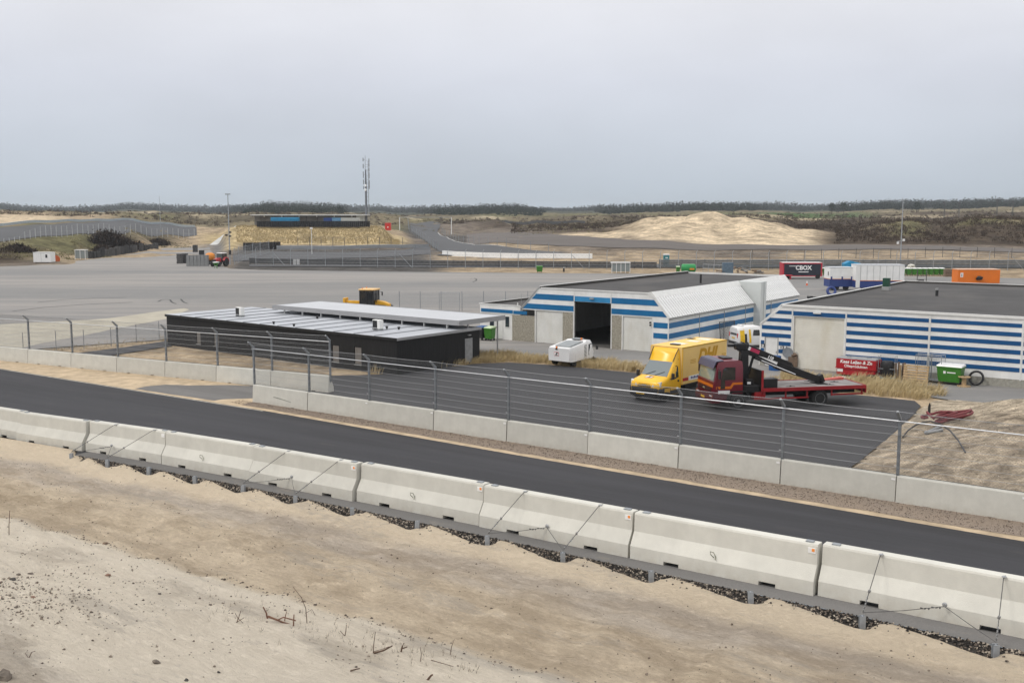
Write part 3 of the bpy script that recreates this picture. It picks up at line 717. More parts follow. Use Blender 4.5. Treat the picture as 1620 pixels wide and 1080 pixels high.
# ---- far side wall with debris fence
YB = 38.2; JB = [-45.06 + LB * k for k in range(0, 11)]
lab_wall = lambda k: 'flat grey concrete wall segment under the fence across the track, %s from its left end' % ORD[k]
for k in range(10):
    if JB[k] > 0: break
    r = thing('wall_segment', lab_wall(k), 'barrier', (JB[k], YB + .02 * math.sin(k * 2.1), .0), R(.15 * math.sin(k * 1.3)), 'flat concrete wall segments across the track')
    inst(meB, 'barrier_body', r, .012)
    if k > 0: MB().bx(LB - .2, LB - .06, .042, .058, .83, .90).build('sticker', STICK, r)
    if k == 0:
        for q in range(5):
            mb = MB(); x = 1.7 + q * .22; mb.prism([(x, .50 - q * .02), (x + .5, .47 - q * .03), (x + .52, .44 - q * .03), (x, .47 - q * .02)], 'y', .018 - q * .0005, .04); mb.build('scuff_mark', M('scuff', (.22, .23, .2), .8, 0, .2), r)
D2 = Vector((-1, -.142, 0)).normalized(); E2 = Vector((-43.84, 42.9, 0)); a2 = math.atan(.142)
N2 = 8
for k in range(N2):
    p = E2 + D2 * LB * (k + 1); pn = ORD[k]
    r = thing('wall_segment', 'flat concrete wall segment in front of the black building row, %s from its free right end' % pn, 'barrier', p, a2, 'flat concrete wall segments of the left wall')
    inst(meB, 'barrier_body', r, .012)

def link_mesh(L, h, s, r):
    """chain link panel in the local XZ plane: two families of thin diagonal wires"""
    mb = MB(); c = -h
    while c < L:
        for sg in (1, -1):
            x0, z0, x1, z1 = c, 0.0, c + h, h
            if x0 < 0: z0 += -x0; x0 = 0
            if x1 > L: z1 -= x1 - L; x1 = L
            if x1 - x0 > .02:
                if sg < 0: z0, z1 = h - z0, h - z1
                mb.add([(x0, -r, z0), (x0, r, z0 - r), (x0, r, z0 + r), (x1, -r, z1), (x1, r, z1 - r), (x1, r, z1 + r)], [(0, 1, 4, 3), (1, 2, 5, 4), (2, 0, 3, 5)])
        c += s
    return mb
def debris_fence(name, label, origin, rz, n, panels, first=0):
    """posts with cranked arms, rail, cables and chain link standing on the wall tops"""
    r = thing(name, label, 'fence', origin, rz)
    hgt = 2.12; yo = .20
    mb = MB(); mb.prism([(-.05, yo - .045), (.05, yo - .045), (.05, yo - .03), (.012, yo - .03), (.012, yo + .03), (.05, yo + .03), (.05, yo + .045), (-.05, yo + .045), (-.05, yo + .03), (-.012, yo + .03), (-.012, yo - .03), (-.05, yo - .03)], 'z', .62, 1.0 + hgt)
    pm = mb.mesh('fence_post'); pm.materials.append(GALV)
    mb = MB(); mb.loft([[(-.05, yo - .04, 1 + hgt - .08), (.05, yo - .04, 1 + hgt - .08), (.05, yo + .045, 1 + hgt), (-.05, yo + .045, 1 + hgt)], [(-.04, yo - .40, 1 + hgt + .27), (.04, yo - .40, 1 + hgt + .27), (.04, yo - .37, 1 + hgt + .33), (-.04, yo - .37, 1 + hgt + .33)]])
    am = mb.mesh('fence_arm'); am.materials.append(GALV)
    mb = MB(); mb.bx(-.12, -.03, yo - .07, yo - .05, 0, .02)
    cm_ = mb.mesh('cable_clip'); cm_.materials.append(GALV_L)
    for k in range(first, n):
        for me, nm, zz in ((pm, 'post', 0), (am, 'arm', 0)) + tuple((cm_, 'cable_clip', z) for z in (1.35, 1.9, 2.5, 3.0)):
            o = inst(me, nm, r); o.location = (LB * k - .02, 0, zz)
    L = LB * (n - 1 - first); x0 = LB * first
    MB().tube((x0, yo - .075, 1 + hgt - .1), (x0 + L, yo - .075, 1 + hgt - .1), .024, 6).build('rail', GALV_L, r)
    for z in (1.30, 1.62, 1.92, 2.22, 2.52, 2.80):
        mb = MB()
        for k in range(first, n - 1):
            pts = [(LB * (k + t / 4), yo - .07, z - .02 * (1 - (2 * t / 4 - 1) ** 2) * random.uniform(.3, 1.5)) for t in range(5)]
            mb.path(pts, .006, 4)
        mb.build('cable', WIRE, r)
    mb = MB()
    for k in range(first, n - 1):
        mb.path([(LB * (k + t / 4), yo - .385, 1 + hgt + .3 - .035 * (1 - (2 * t / 4 - 1) ** 2)) for t in range(5)], .009, 4)
    mb.build('top_cable', WIRE, r)
    MB().tube((x0, yo - .06, 1.05), (x0 + L, yo - .06, 1.05), .012, 5).build('bottom_cable', WIRE_D, r)
    m1 = link_mesh(L, hgt - .05, .11, .0032); o = m1.build('chain_link', WIRE_M, r); o.location = (x0, yo - .058, 1.03)
    m2 = link_mesh(L, .48, .10, .0024); o = m2.build('arm_chain_link', WIRE_M, r); o.location = (x0, yo - .05, 1 + hgt); o.rotation_euler = (R(50), 0, 0)
    return r
debris_fence('debris_fence', 'tall galvanised debris fence with cables on the wall across the track', (JB[0], YB, 0), 0, 11, 10)
debris_fence('debris_fence', 'galvanised debris fence on the left wall before the black building', E2 + D2 * LB * N2, a2, N2 + 1, N2)

def post_fence(name, label, tops, hts, post_r=.04, mesh_s=.35, wires=5, wr=.012, mat=None, mesh=True, pmat=None, arm=0, wire_mat=None):
    """open fence: posts at the given ground points, straight wires and a coarse mesh"""
    mat = mat or GALV; r = thing(name, label, 'fence', tops[0]); o0 = Vector(tops[0])
    for i, (p, h) in enumerate(zip(tops, hts)):
        q = Vector(p) - o0; mb = MB(); mb.tube(q + Vector((0, 0, -.3)), q + Vector((0, 0, h)), post_r, 6)
        if arm: mb.tube(q + Vector((0, 0, h)), q + Vector((arm * CY * .6, arm * SY * .6, h + arm)), post_r * .8, 5)
        mb.build('post', pmat or mat, r)
    mb = MB()
    for k in range(wires):
        f = .06 + .92 * k / (wires - 1)
        for i in range(len(tops) - 1):
            mb.tube(Vector(tops[i]) - o0 + Vector((0, 0, hts[i] * f)), Vector(tops[i + 1]) - o0 + Vector((0, 0, hts[i + 1] * f)), wr, 4)
    mb.build('wire', wire_mat or WIRE, r)
    if mesh:
        mb = MB()
        for i in range(len(tops) - 1):
            a = Vector(tops[i]) - o0; b = Vector(tops[i + 1]) - o0; L = (b - a).length; h = hts[i]
            lm = link_mesh(L, h, mesh_s, wr * .45); d = (b - a) / L
            mb.add([(a.x + d.x * p[0] - d.y * p[1], a.y + d.y * p[0] + d.x * p[1], a.z + d.z * p[0] + p[2]) for p in lm.v], lm.f)
        mb.build('mesh_wire', wire_mat or WIRE, r)
    return r
post_fence('mesh_fence', 'low grey mesh fence on thin posts beside the pale paving', [G(u, v) for u, v in ((-60, 573), (-8, 562), (37, 556), (89, 552.5), (133, 550.5), (176, 546.5), (216, 541), (252, 535))], [1.45] * 8, .03, .12, 3, .006)
fp = [AT(u, 490, 112) for u in (596, 632, 665, 698, 731, 765, 800, 835)]
for p in fp: p.z = 0
post_fence('mesh_fence', 'thin wire fence on posts standing behind the grey canopy roof', fp, [2.15] * 8, .035, .16, 4, .007)
a, b = AT(695, 490, 111), AT(727, 490, 111)
r = thing('site_fence_panel', 'temporary site fence panel with barred frame behind the canopy', 'fence', (a.x, a.y, 0)); d = Vector((b.x - a.x, b.y - a.y, 0))
mb = MB()
for t in (0, 1): mb.tube(d * t, d * t + Vector((0, 0, 2.05)), .025, 6)
for z in (.15, 2.05): mb.tube(Vector((0, 0, z)), d + Vector((0, 0, z)), .022, 6)
mb.build('frame', GALV, r); mb = MB()
for k in range(1, 12): mb.tube(Vector((0, 0, .15 + k * .16)), d + Vector((0, 0, .15 + k * .16)), .008, 4)
for k in range(1, 10): mb.tube(d * (k / 10) + Vector((0, 0, .15)), d * (k / 10) + Vector((0, 0, 2.05)), .006, 4)
mb.build('bars', WIRE, r)
# ================================================================== BUILDINGS
WHITE = M('white_panel', (.76, .76, .745), .45, 0, .06, 1.2, 0, dirt=(.45, .42, .36), dirt_amt=.3)
BLUE1 = M('blue_stripe_paint', (.005, .125, .30), .45, 0, .10, 1.0, 0, dirt=(.02, .16, .36), dirt_amt=.5)
BLUE2 = M('deep_blue_stripe_paint', (.003, .070, .205), .45, 0, .08, 1.0, 0)
PEBB = M('pebbledash', (.33, .305, .25), .95, 0, .28, 9, .012)
ROLLD = M('roller_door_white', (.67, .67, .64), .5, 0, .05, 1.0, 0, dirt=(.42, .38, .28), dirt_amt=.45)
ROLLB = M('roller_door_beige', (.66, .64, .57), .5, 0, .05, 1.0, 0, dirt=(.42, .36, .22), dirt_amt=.5)
ROOFM = M('roof_membrane', (.056, .054, .054), .85, 0, .18, .35, 0, dirt=(.12, .11, .10), dirt_amt=.5)
TRIMW = M('white_trim', (.72, .72, .70), .4, 0, .05, 2)
TRIMG = M('grey_trim', (.34, .345, .34), .5, .2, .08, 2)
CORR = M('corrugated_white_sheet', (.74, .745, .74), .4, .1, .06, 1.5, 0, dirt=(.4, .38, .33), dirt_amt=.35)
DARKIN = M('dark_interior', (.05, .05, .05), .9, 0, .2, 1)
BOXG = M('pale_grey_sheet', (.55, .575, .565), .5, .1, .05, .8)
CBASE = M('ribbed_concrete_base', (.33, .32, .28), .9, 0, .15, 5, .01)

# ---- garage with the sloped corrugated roof flank
o1 = Vector((-32.75 * K, 64.6 * K, 0)); 
g1 = thing('garage_building', 'white garage hall with blue stripes, sloping corrugated flank and open dark doorway', 'building', o1)
def k1(x): return x * K - o1.x
def part1(mb, name, mat, **kw): return mb.build(name, mat, g1, **kw)
xl0, xl1, xr1, xr0 = k1(-45.2), k1(-43.5), k1(-34.15), k1(-32.75)
zt, ze = 4.1 * K, 2.52 * K; D1 = 25.0 * K
oL, oR, oT = k1(-40.47), k1(-37.36), 3.27 * K
zb0 = 2.44 * K
def bevL(z): return xl0 + (xl1 - xl0) * max(0, z - ze) / (zt - ze)
def bevR(z): return xr0 + (xr1 - xr0) * max(0, z - ze) / (zt - ze)
part1(MB().prism([(xl0, zb0), (xl0, ze), (xl1, zt), (oL, zt), (oL, zb0)], 'y', 0, .14), 'upper_panel', WHITE)
part1(MB().prism([(oL, oT), (oL, zt), (oR, zt), (oR, oT)], 'y', 0, .14), 'upper_panel', WHITE)
part1(MB().prism([(oR, zb0), (oR, zt), (xr1, zt), (xr0, ze), (xr0, zb0)], 'y', 0, .14), 'upper_panel', WHITE)
def stripe1(x0, x1, z0, z1, mat=BLUE1, left=False, right=False):
    pl = [(bevL(z0) + .14 if left else x0, z0), (bevL(z1) + .14 if left else x0, z1), (bevR(z1) - .14 if right else x1, z1), (bevR(z0) - .14 if right else x1, z0)]
    part1(MB().prism(pl, 'y', -.022, .03), 'stripe_panel', mat)
for z0, z1 in ((3.28, 3.69), (2.53, 2.92)):
    stripe1(0, oL - .05, z0 * K, z1 * K, left=True); stripe1(oR + .05, 0, z0 * K, z1 * K, right=True)
BLUE1L = M('faded_blue_stripe_paint', (.03, .22, .45), .45, 0, .10, 1.0)
stripe1(oL + .06, oR - .06, oT + .02, 3.66 * K, BLUE1L)
dL0, dL1, dR0, dR1 = k1(-43.87), k1(-41.48), k1(-36.38), k1(-34.04)
def roller(parent, x0, x1, z1, y, mat, n=16, name='roller_door'):
    mb = MB(); h = z1 / n
    pr = []
    for k in range(n): pr += [(y, k * h + .004), (y - .008, k * h + h * .15), (y - .008, k * h + h * .88), (y, (k + 1) * h - .004)]
    secs = [[(x, p, q) for p, q in pr] + [(x, y + .05, z1), (x, y + .05, 0)] for x in (x0, x1)]
    mb.loft(secs); return mb.build(name, mat, parent)
roller(g1, dL0, dL1, zb0 - .003, .10, ROLLD); roller(g1, dR0, dR1, zb0 - .003, .10, ROLLD)
part1(MB().bx(dL1 + .003, oL - .09, .02, .16, 0, zb0 - .003), 'pebbledash_pier', PEBB)
part1(MB().bx(oR + .09, dR0 - .09, .02, .16, 0, zb0 - .003), 'pebbledash_pier', PEBB)
for x in (dL0 - .10, oL - .085, oR + .005, dR0 - .085): part1(MB().bx(x, x + .08, -.012, .15, 0, zb0 - .006), 'door_post', TRIMW)
for x in (oL - .03, oR - .03): part1(MB().bx(x, x + .06, -.03, -.002, oT - .02, zt - .02), 'seam_strip', TRIMW)
part1(MB().bx(dR1 + .003, xr0, .0, .14, 0, zb0 - .003), 'corner_panel', WHITE)
for z0, z1 in ((1.75, 2.13), (1.02, 1.39)): part1(MB().bx(dR1 + .13, xr0 - .08, -.02, .03, z0 * K, z1 * K), 'stripe_panel', BLUE1)
part1(MB().bx(xl1 + .1, oL - .02, -.06, .0, zt + .001, zt + .09), 'fascia', TRIMW); part1(MB().bx(oL - .015, xr1 - .05, -.06, .0, zt + .001, zt + .09), 'fascia', TRIMW)
for q in (0, 1): part1(MB().cbx((dR1 - .12, -.06, zb0 - .38 - q * .19), (.1, .12, .13)), 'wall_lamp', M('black_fitting', (.02, .02, .02), .5))
part1(MB().cbx(((oL + oR) / 2, -.1, 3.55 * K), (.35, .16, .10)), 'flood_lamp', TRIMG)
# flank: striped wall, corrugated slope, gutter
part1(MB().bx(xr0 - .12, xr0, .145, D1, 0, ze - .01), 'side_wall', WHITE)
ns = 6; seg = D1 / ns; cuts = [0, .227, .447, .565, 1.0]
yb0, yb1 = 15.0 * K, 16.15 * K
edges = [.02, 5.3, 10.0, 14.4, yb0 - .03]
for a, b in list(zip(edges[:-1], edges[1:])) + [(yb1 + .03, 20.2), (20.2, D1)]:
    for z0, z1 in ((1.75, 2.13), (1.02, 1.39)): part1(MB().bx(xr0 - .01, xr0 + .022, a + .05, b - .05, z0 * K, z1 * K), 'stripe_panel', BLUE1)
for y in (5.3, 10.0, 14.4, 20.2): part1(MB().bx(xr0, xr0 + .035, y - .03, y + .03, .1, ze - .05), 'downpipe', TRIMG)
# corrugation across the slope
dxs, dzs = xr0 - xr1, ze - zt; Ls = math.hypot(dxs, dzs); nx, nz_ = -dzs / Ls, dxs / Ls
sx0, sz0, sx1, sz1 = xr1 + .19 * dxs, zt + .19 * dzs, xr0 + .09, ze - .07
VALL = M('rib_valley_grey', (.40, .405, .40), .6, .1, .15, 2)  # darker groove colour stands in for shading and dirt between the ribs
def rib_pt(t, h): return (lerp(sx0, sx1, t) + nx * h, lerp(sz0, sz1, t) + nz_ * h)
rm = MB(); pts4 = [rib_pt(0, .02), rib_pt(1, .02), rib_pt(1, .10), rib_pt(0, .10)]
rm.prism([(p[0], p[1]) for p in pts4], 'y', -.145, .145); rib_me = rm.mesh('roof_rib'); rib_me.materials.append(CORR)
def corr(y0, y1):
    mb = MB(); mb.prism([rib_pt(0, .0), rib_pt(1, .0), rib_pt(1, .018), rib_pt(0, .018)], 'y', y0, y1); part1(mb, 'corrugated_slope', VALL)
    y = y0 + .1
    while y < y1 - .1:
        o = bpy.data.objects.new('roof_rib', rib_me); COL.objects.link(o); o.parent = g1; o.location = (0, y, 0); y += .42
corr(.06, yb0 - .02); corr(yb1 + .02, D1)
part1(MB().prism([(xr1 - .25, zt + .10), (xr1 - .25, zt - .05), (xr1 + .18 * dxs, zt + .18 * dzs - .02), (xr1 + .21 * dxs, zt + .21 * dzs + .10), (xr1 + .02, zt + .16)], 'y', -.05, yb0 - .01), 'ridge_cap', TRIMW)
part1(MB().prism([(xr1 - .25, zt + .10), (xr1 - .25, zt - .05), (xr1 + .18 * dxs, zt + .18 * dzs - .02), (xr1 + .21 * dxs, zt + .21 * dzs + .10), (xr1 + .02, zt + .16)], 'y', yb1 + .01, D1), 'ridge_cap', TRIMW)
for yy in (-.06, D1 + .002): part1(MB().prism([(xr1 - .05, zt + .14), (xr1 + .08, zt + .17), (xr0 + .16, ze - .02), (xr0 + .02, ze - .08)], 'y', yy, yy + .06), 'verge_trim', TRIMW)
part1(MB().prism([(xl1 + .05, zt + .10), (xl1 - .08, zt + .12), (xl0 - .10, ze + .0), (xl0 + .02, ze - .05)], 'y', -.06, -.001), 'verge_trim', TRIMG)
part1(MB().bx(xr0 + .04, xr0 + .16, .0, yb0 - .02, ze - .19, ze - .09), 'gutter', TRIMG); part1(MB().bx(xr0 + .04, xr0 + .16, yb1 + .02, D1, ze - .19, ze - .09), 'gutter', TRIMG)
part1(MB().bx(xr1 - .15, xr0 + .62, yb0, yb1, .02, 4.2 * K), 'duct_tower', BOXG, bevel=.02)
part1(MB().bx(xr0 + .625, xr0 + .645, yb0 + .62, yb0 + .66, .02, 4.19 * K), 'tower_seam', TRIMG)
# roof, rear and left walls
part1(MB().bx(xl1 + .02, xr1 - .26, .15, D1, zt - .18, zt - .05), 'roof', ROOFM)
part1(MB().bx(xl1 - .12, xl1 + .015, .14, D1, zt - .3, zt + .16), 'roof_kerb', M('roof_kerb_dark', (.06, .055, .05), .8)); part1(MB().bx(xl1 - .15, xl1 + .03, .145, D1, zt + .165, zt + .19), 'kerb_cap', TRIMW)
part1(MB().bx(xl1 - .11, xr1 - .1, D1 + .003, D1 + .15, 0, zt + .10), 'rear_wall', WHITE)
part1(MB().prism([(xl0, 0), (xl0, ze - .02), (xl1 - .13, zt - .05), (xl1 - .3, zt - .05), (xl0 - .12, ze), (xl0 - .12, 0)], 'y', .16, D1), 'left_wall', WHITE)
part1(MB().bx(xl0 + .01, xr0 - .13, .2, D1, .004, .012), 'floor', M('hall_floor', (.12, .115, .11), .6, 0, .2, .6))
part1(MB().tube((k1(-36.5), 14, zt - .06), (k1(-36.5), 14, zt + .72), .09, 10), 'roof_vent', M('black_fitting', (.02, .02, .02), .5), smooth=True)
part1(MB().bx(oL + .35, oL + 2.3, 5.0, 5.9, .75, .82), 'workbench_top', M('bench_wood', (.22, .18, .14), .7))
for x in (oL + .45, oL + 2.2):
    part1(MB().bx(x, x + .07, 5.2, 5.7, .012, .748), 'workbench_leg', DARKIN)
part1(MB().bx(oL + .7, oL + 1.35, 9, 9.5, .013, 2.2), 'locker', M('locker_grey', (.2, .21, .22), .5)); part1(MB().bx(oL + 1.5, oL + 2.1, 9, 9.5, .013, 2.1), 'locker', M('locker_grey', (.2, .21, .22), .5))
# low annex on its left
aL, aR, aT = k1(-49.15), xl0 - .125, 2.66 * K
part1(MB().bx(aL, aR, .0, .12, 1.98 * K, aT), 'annex_fascia', WHITE)
dvx = k1(-46.07) + 1.0
for a, b in ((aL + .1, k1(-45.2) - .15 - 1.3), (k1(-45.2) - 1.38, aR + .9)):
    pass
part1(MB().bx(aL + .12, k1(-46.0), -.022, .03, 2.06 * K, 2.32 * K), 'stripe_panel', BLUE1); part1(MB().bx(k1(-45.94), xl0 + .55, -.024, .03, 2.04 * K, 2.30 * K), 'stripe_panel', BLUE1)
part1(MB().bx(k1(-46.07), dL0 - .11, .01, .14, 0, 1.975 * K), 'pebbledash_wall', PEBB)
part1(MB().bx(aL, k1(-46.08), .04, .14, 0, 1.975 * K), 'annex_wall', WHITE)
wx = k1(-48.7)
for a, b, nm in ((-48.25, -47.75, 'window'), (-46.75, -46.3, 'window')):
    w = part1(MB().bx(k1(a), k1(b), .0, .05, .95 * K, 1.85 * K), nm, TRIMW); MB().bx(k1(a) + .05, k1(b) - .05, -.006, .03, 1.0 * K, 1.80 * K).build('pane', GLASS('dark_glass'), w)
dd = part1(MB().bx(k1(-47.6), k1(-46.95), -.01, .05, .05, 1.88 * K), 'door', TRIMW)
MB().cbx((k1(-47.52), -.05, 1.0), (.03, .06, .12)).build('handle', TRIMG, dd); MB().cbx((k1(-47.27), -.016, 1.6), (.22, .01, .12)).build('notice', STICK, dd)
part1(MB().bx(aL + .02, aR, .13, 14, aT - .2, aT - .12), 'annex_roof', ROOFM)
part1(MB().bx(aL - .1, aL + .015, .13, 14, 0, aT + .06), 'annex_side_wall', WHITE); part1(MB().bx(aL - .1, aR, -.05, -.001, aT + .001, aT + .07), 'fascia', TRIMW)
part1(MB().bx(aL + .02, aL + .14, .14, 14, aT - .11, aT + .055), 'roof_kerb', M('roof_kerb_dark', (.06, .055, .05), .8))
part1(MB().tube((k1(-46.2), 1.0, aT - .12), (k1(-46.2), 1.0, aT + .16), .05, 8), 'roof_vent', TRIMW)
mb = MB(); mb.path([(k1(-47.8), 4, aT - .12), (k1(-47.8), 4, aT + .7)], .015, 5); part1(mb, 'aerial', TRIMG)

# ---- striped hall on the right
o2 = Vector((-25.48 * K, 63.13 * K, 0))
g2 = thing('striped_hall', 'flat roofed hall striped white and deep blue with beige roller door', 'building', o2)
def k2(x): return x * K - o2.x
def part2(mb, name, mat, **kw): return mb.build(name, mat, g2, **kw)
W2 = 32.0; Z2 = 3.86 * K; D2_ = 28.2 * K
b0z, b1x = 2.65 * K, k2(-24.07)
dx0, dx1, dzt = k2(-23.29), k2(-20.13), 3.29 * K
def bev2(z): return b1x * max(0, z - b0z) / (Z2 - b0z)
pd0, pd1, pdz = k2(-25.15), k2(-24.29), 1.87 * K
part2(MB().prism([(0, .5), (0, b0z), (b1x, Z2), (dx0 - .1, Z2), (dx0 - .1, pdz + .01), (pd0 - .0, pdz + .01), (pd0, .5)], 'y', 0, .14), 'wall_panel', WHITE)
part2(MB().bx(pd1, dx0 - .1, .0, .14, .5, pdz + .005), 'wall_panel', WHITE)
part2(MB().bx(dx0 - .095, dx1 + .095, 0, .14, dzt, Z2), 'wall_panel', WHITE)
divs = [dx1 + .1, k2(-15.15), k2(-10.2), k2(-5.25), W2 - .8]
for a, b in zip(divs[:-1], divs[1:]): part2(MB().bx(a + .002, b - .002, 0, .14, .5, Z2), 'wall_panel', WHITE)
bands = [(3.38, 3.60), (2.87, 3.105), (2.365, 2.61), (1.87, 2.115), (1.375, 1.62), (.885, 1.13)]
for i, (z0, z1) in enumerate(bands):
    z0 *= K; z1 *= K
    if i < 4:
        part2(MB().prism([(bev2(z0) + .10, z0), (bev2(z1) + .10, z1), (dx0 - .17, z1), (dx0 - .17, z0)], 'y', -.022, .03), 'stripe_panel', BLUE2)
    else:
        part2(MB().bx(.06, pd0 - .06, -.022, .03, z0, z1), 'stripe_panel', BLUE2); part2(MB().bx(pd1 + .06, dx0 - .17, -.022, .03, z0, z1), 'stripe_panel', BLUE2)
    for a, b in zip(divs[:-1], divs[1:]): part2(MB().bx(a + .07, b - .07, -.022, .03, z0, z1), 'stripe_panel', BLUE2)
part2(MB().bx(dx0 - .06, dx1 + .06, -.022, .03, dzt + .05, 3.60 * K), 'stripe_panel', BLUE2)
roller(g2, dx0, dx1, dzt - .003, .12, ROLLB, 26)
for x in (dx0 - .09, dx1 + .005): part2(MB().bx(x, x + .085, -.014, .15, 0, dzt - .004), 'door_post', TRIMW)
for x in [dx0 - .13] + divs: part2(MB().bx(x - .035, x + .035, -.034, -.003, .45, Z2 - .01), 'seam_strip', TRIMW)
dd = part2(MB().bx(pd0 + .02, pd1 - .02, .03, .08, .02, pdz - .01), 'door', TRIMW, bevel=.01); MB().cbx((pd1 - .1, .0, 1.0), (.03, .06, .14)).build('handle', TRIMG, dd)
for x in (pd0 - .03, pd1 - .03): part2(MB().bx(x, x + .06, -.01, .1, .02, pdz), 'door_frame', TRIMG)
part2(MB().bx(.0, pd0 - .035, .03, .15, 0, .497), 'concrete_base', CBASE); part2(MB().bx(pd1 + .035, dx0 - .095, .03, .15, 0, .497), 'concrete_base', CBASE)
mb = MB(); n = 150; secs = []
for k in range(n):
    x = dx1 + .12 + (W2 - 1 - dx1) * k / n; h = .02 if k % 2 else 0
    secs += [[(x, .02 - h, 0), (x, .02 - h, .497), (x, .15, .497), (x, .15, 0)], [(x + .09, .02 - h, 0), (x + .09, .02 - h, .497), (x + .09, .15, .497), (x + .09, .15, 0)]]
mb.loft(secs); part2(mb, 'concrete_base', CBASE)
part2(MB().bx(b1x - .02, W2, -.07, .05, Z2 + .001, Z2 + .16), 'fascia', TRIMW)
part2(MB().prism([(b1x + .02, Z2 + .16), (b1x - .08, Z2 + .16), (-.09, b0z + .0), (.0, b0z - .03)], 'y', -.06, -.002), 'verge_trim', TRIMW)
part2(MB().bx(b1x + .05, W2, .06, D2_, Z2 - .15, Z2 - .03), 'roof', ROOFM)
part2(MB().bx(b1x - .05, b1x + .045, .06, D2_, Z2 - .2, Z2 + .13), 'roof_kerb', M('roof_kerb_dark', (.06, .055, .05), .8)); part2(MB().bx(b1x - .10, b1x + .07, .06, D2_, Z2 + .132, Z2 + .165), 'kerb_cap', TRIMW)
part2(MB().bx(b1x + .05, W2, D2_ - .12, D2_, Z2 - .02, Z2 + .13), 'roof_kerb', M('roof_kerb_dark', (.06, .055, .05), .8)); part2(MB().bx(b1x, W2, D2_ - .14, D2_ + .05, Z2 + .132, Z2 + .165), 'kerb_cap', TRIMW)
part2(MB().prism([(0, 0), (0, b0z), (b1x - .06, Z2 - .02), (b1x - .2, Z2 - .02), (-.1, b0z + .05), (-.1, 0)], 'y', .15, D2_), 'left_wall', WHITE)
part2(MB().bx(0, W2, D2_ - .3, D2_ - .15, 0, Z2 - .16), 'rear_wall', WHITE)
part2(MB().cbx(((dx0 + dx1) / 2 - .1, -.12, 3.56 * K), (.5, .14, .07)), 'flood_lamp', TRIMW)
BLK = M('number_black', (.02, .02, .02), .6)
text('house_number', '13', .34, BLK, g2, plane_m((.22, -.03, 1.29 * K), (1, 0, 0)), bold=.008); text('house_number', '13 A', .30, BLK, g2, plane_m((pd1 + .45, -.03, 1.24 * K), (1, 0, 0)), bold=.006)
p = G(1402, 459, Z2 - .03) - o2
part2(MB().cbx((p.x, p.y, Z2 + .12), (.6, .6, .3)), 'vent_base', TRIMG, bevel=.02); part2(MB().cbx((p.x, p.y, Z2 + .62), (.52, .52, .72)), 'roof_vent', M('dark_green_vent', (.012, .06, .035), .5), bevel=.03)
p = G(1482, 468, Z2 - .03) - o2
part2(MB().tube((p.x, p.y, Z2 - .03), (p.x, p.y, Z2 + .42), .11, 10), 'flue', M('black_fitting', (.02, .02, .02), .5), smooth=True); part2(MB().tube((p.x, p.y, Z2 + .42), (p.x, p.y, Z2 + .56), .12, 10), 'flue_cap', TRIMG, smooth=True)

# ---- long black cabin with zinc roof and raised canopy
hb = 2.2 * K
nc = G(627.5, 536, hb); lc = G(269, 497.5, hb); rc = G(752, 518, hb)
ang3 = math.atan2(nc.y - lc.y, nc.x - lc.x) * .8
L3 = (nc - lc).length; W3 = (rc - nc).length
g3 = thing('black_cabin', 'long low black timber cabin with zinc roof and raised grey canopy', 'building', (nc.x, nc.y, 0), ang3)
ca, sa = math.cos(ang3), math.sin(ang3)
def loc3(p): x, y = p[0] - nc.x, p[1] - nc.y; return Vector((x * ca + y * sa, -x * sa + y * ca, p[2]))
def part3(mb, name, mat, **kw): return mb.build(name, mat, g3, **kw)
bT = NB('black_timber'); bw = bT.noise(26, 2, .5, sx=1, sy=1, sz=.02, lo=.3, hi=.7); bT.col(bT.mix(bw, (.006, .006, .0065), (.018, .018, .019))); bT.bump(bw, .02, .6); BTIM = bT.set(.7, 0, .3)
ZINC = M('zinc_roof', (.43, .45, .485), .5, .15, .07, .6, 0, dirt=(.36, .37, .40), dirt_amt=.5)
ALUM = M('anodised_fascia', (.33, .33, .335), .5, .3, .05, 1)
FRM = M('black_frame', (.012, .012, .012), .5)
# walls as cladding boards in groups between the windows
wins = []
for (u0, v0, u1, v1) in ((310, 524, 317.5, 545), (337.5, 526, 346, 549), (525, 545, 536.5, 574), (560, 548, 572, 578.5)):
    a = loc3(ON(u0, v0, nc, ca, sa)); b = loc3(ON(u1, v1, nc, ca, sa)); wins.append((a.x, b.x, max(.35, b.z), a.z))
xs_ = -L3; z0w, z1w = .62, 1.92
for (a, b, c, d) in wins + [(0, 0, 0, 0)]:
    part3(MB().bx(xs_, a, 0, .16, -.1, hb - .02), 'wall', BTIM)
    if b - a > .1:
        part3(MB().bx(a + .002, b - .002, 0.003, .15, -.1, c), 'wall', BTIM); part3(MB().bx(a + .002, b - .002, 0.003, .15, d, hb - .02), 'wall', BTIM)
        w = part3(MB().bx(a, b, .06, .10, c, d), 'window', FRM); MB().bx(a + .05, b - .05, .045, .07, c + .05, d - .05).build('pane', M('blind_grey', (.16, .15, .14), .35, 0, .1, 2, spec=.7), w)
        MB().bx(a - .02, b + .02, -.04, .06, c - .03, c + .01).build('sill', TRIMG, w)
    xs_ = b
part3(MB().bx(-.16, 0, .165, W3, -.1, hb - .02), 'side_wall', BTIM); part3(MB().bx(-L3, -.165, W3 - .16, W3, -.1, hb - .02), 'rear_wall', BTIM); part3(MB().bx(-L3, -L3 + .16, .165, W3 - .165, -.1, hb - .02), 'side_wall', BTIM)
dd = part3(MB().bx(-.02, .02, W3 - 1.6, W3 - .8, .02, 1.75), 'door', M('grey_door', (.24, .245, .25), .5)); MB().cbx((.05, W3 - 1.5, 1.0), (.05, .03, .12)).build('handle', TRIMG, dd)
part3(MB().cbx((.08, W3 - 1.2, 1.98), (.14, .25, .06)), 'door_lamp', TRIMG)
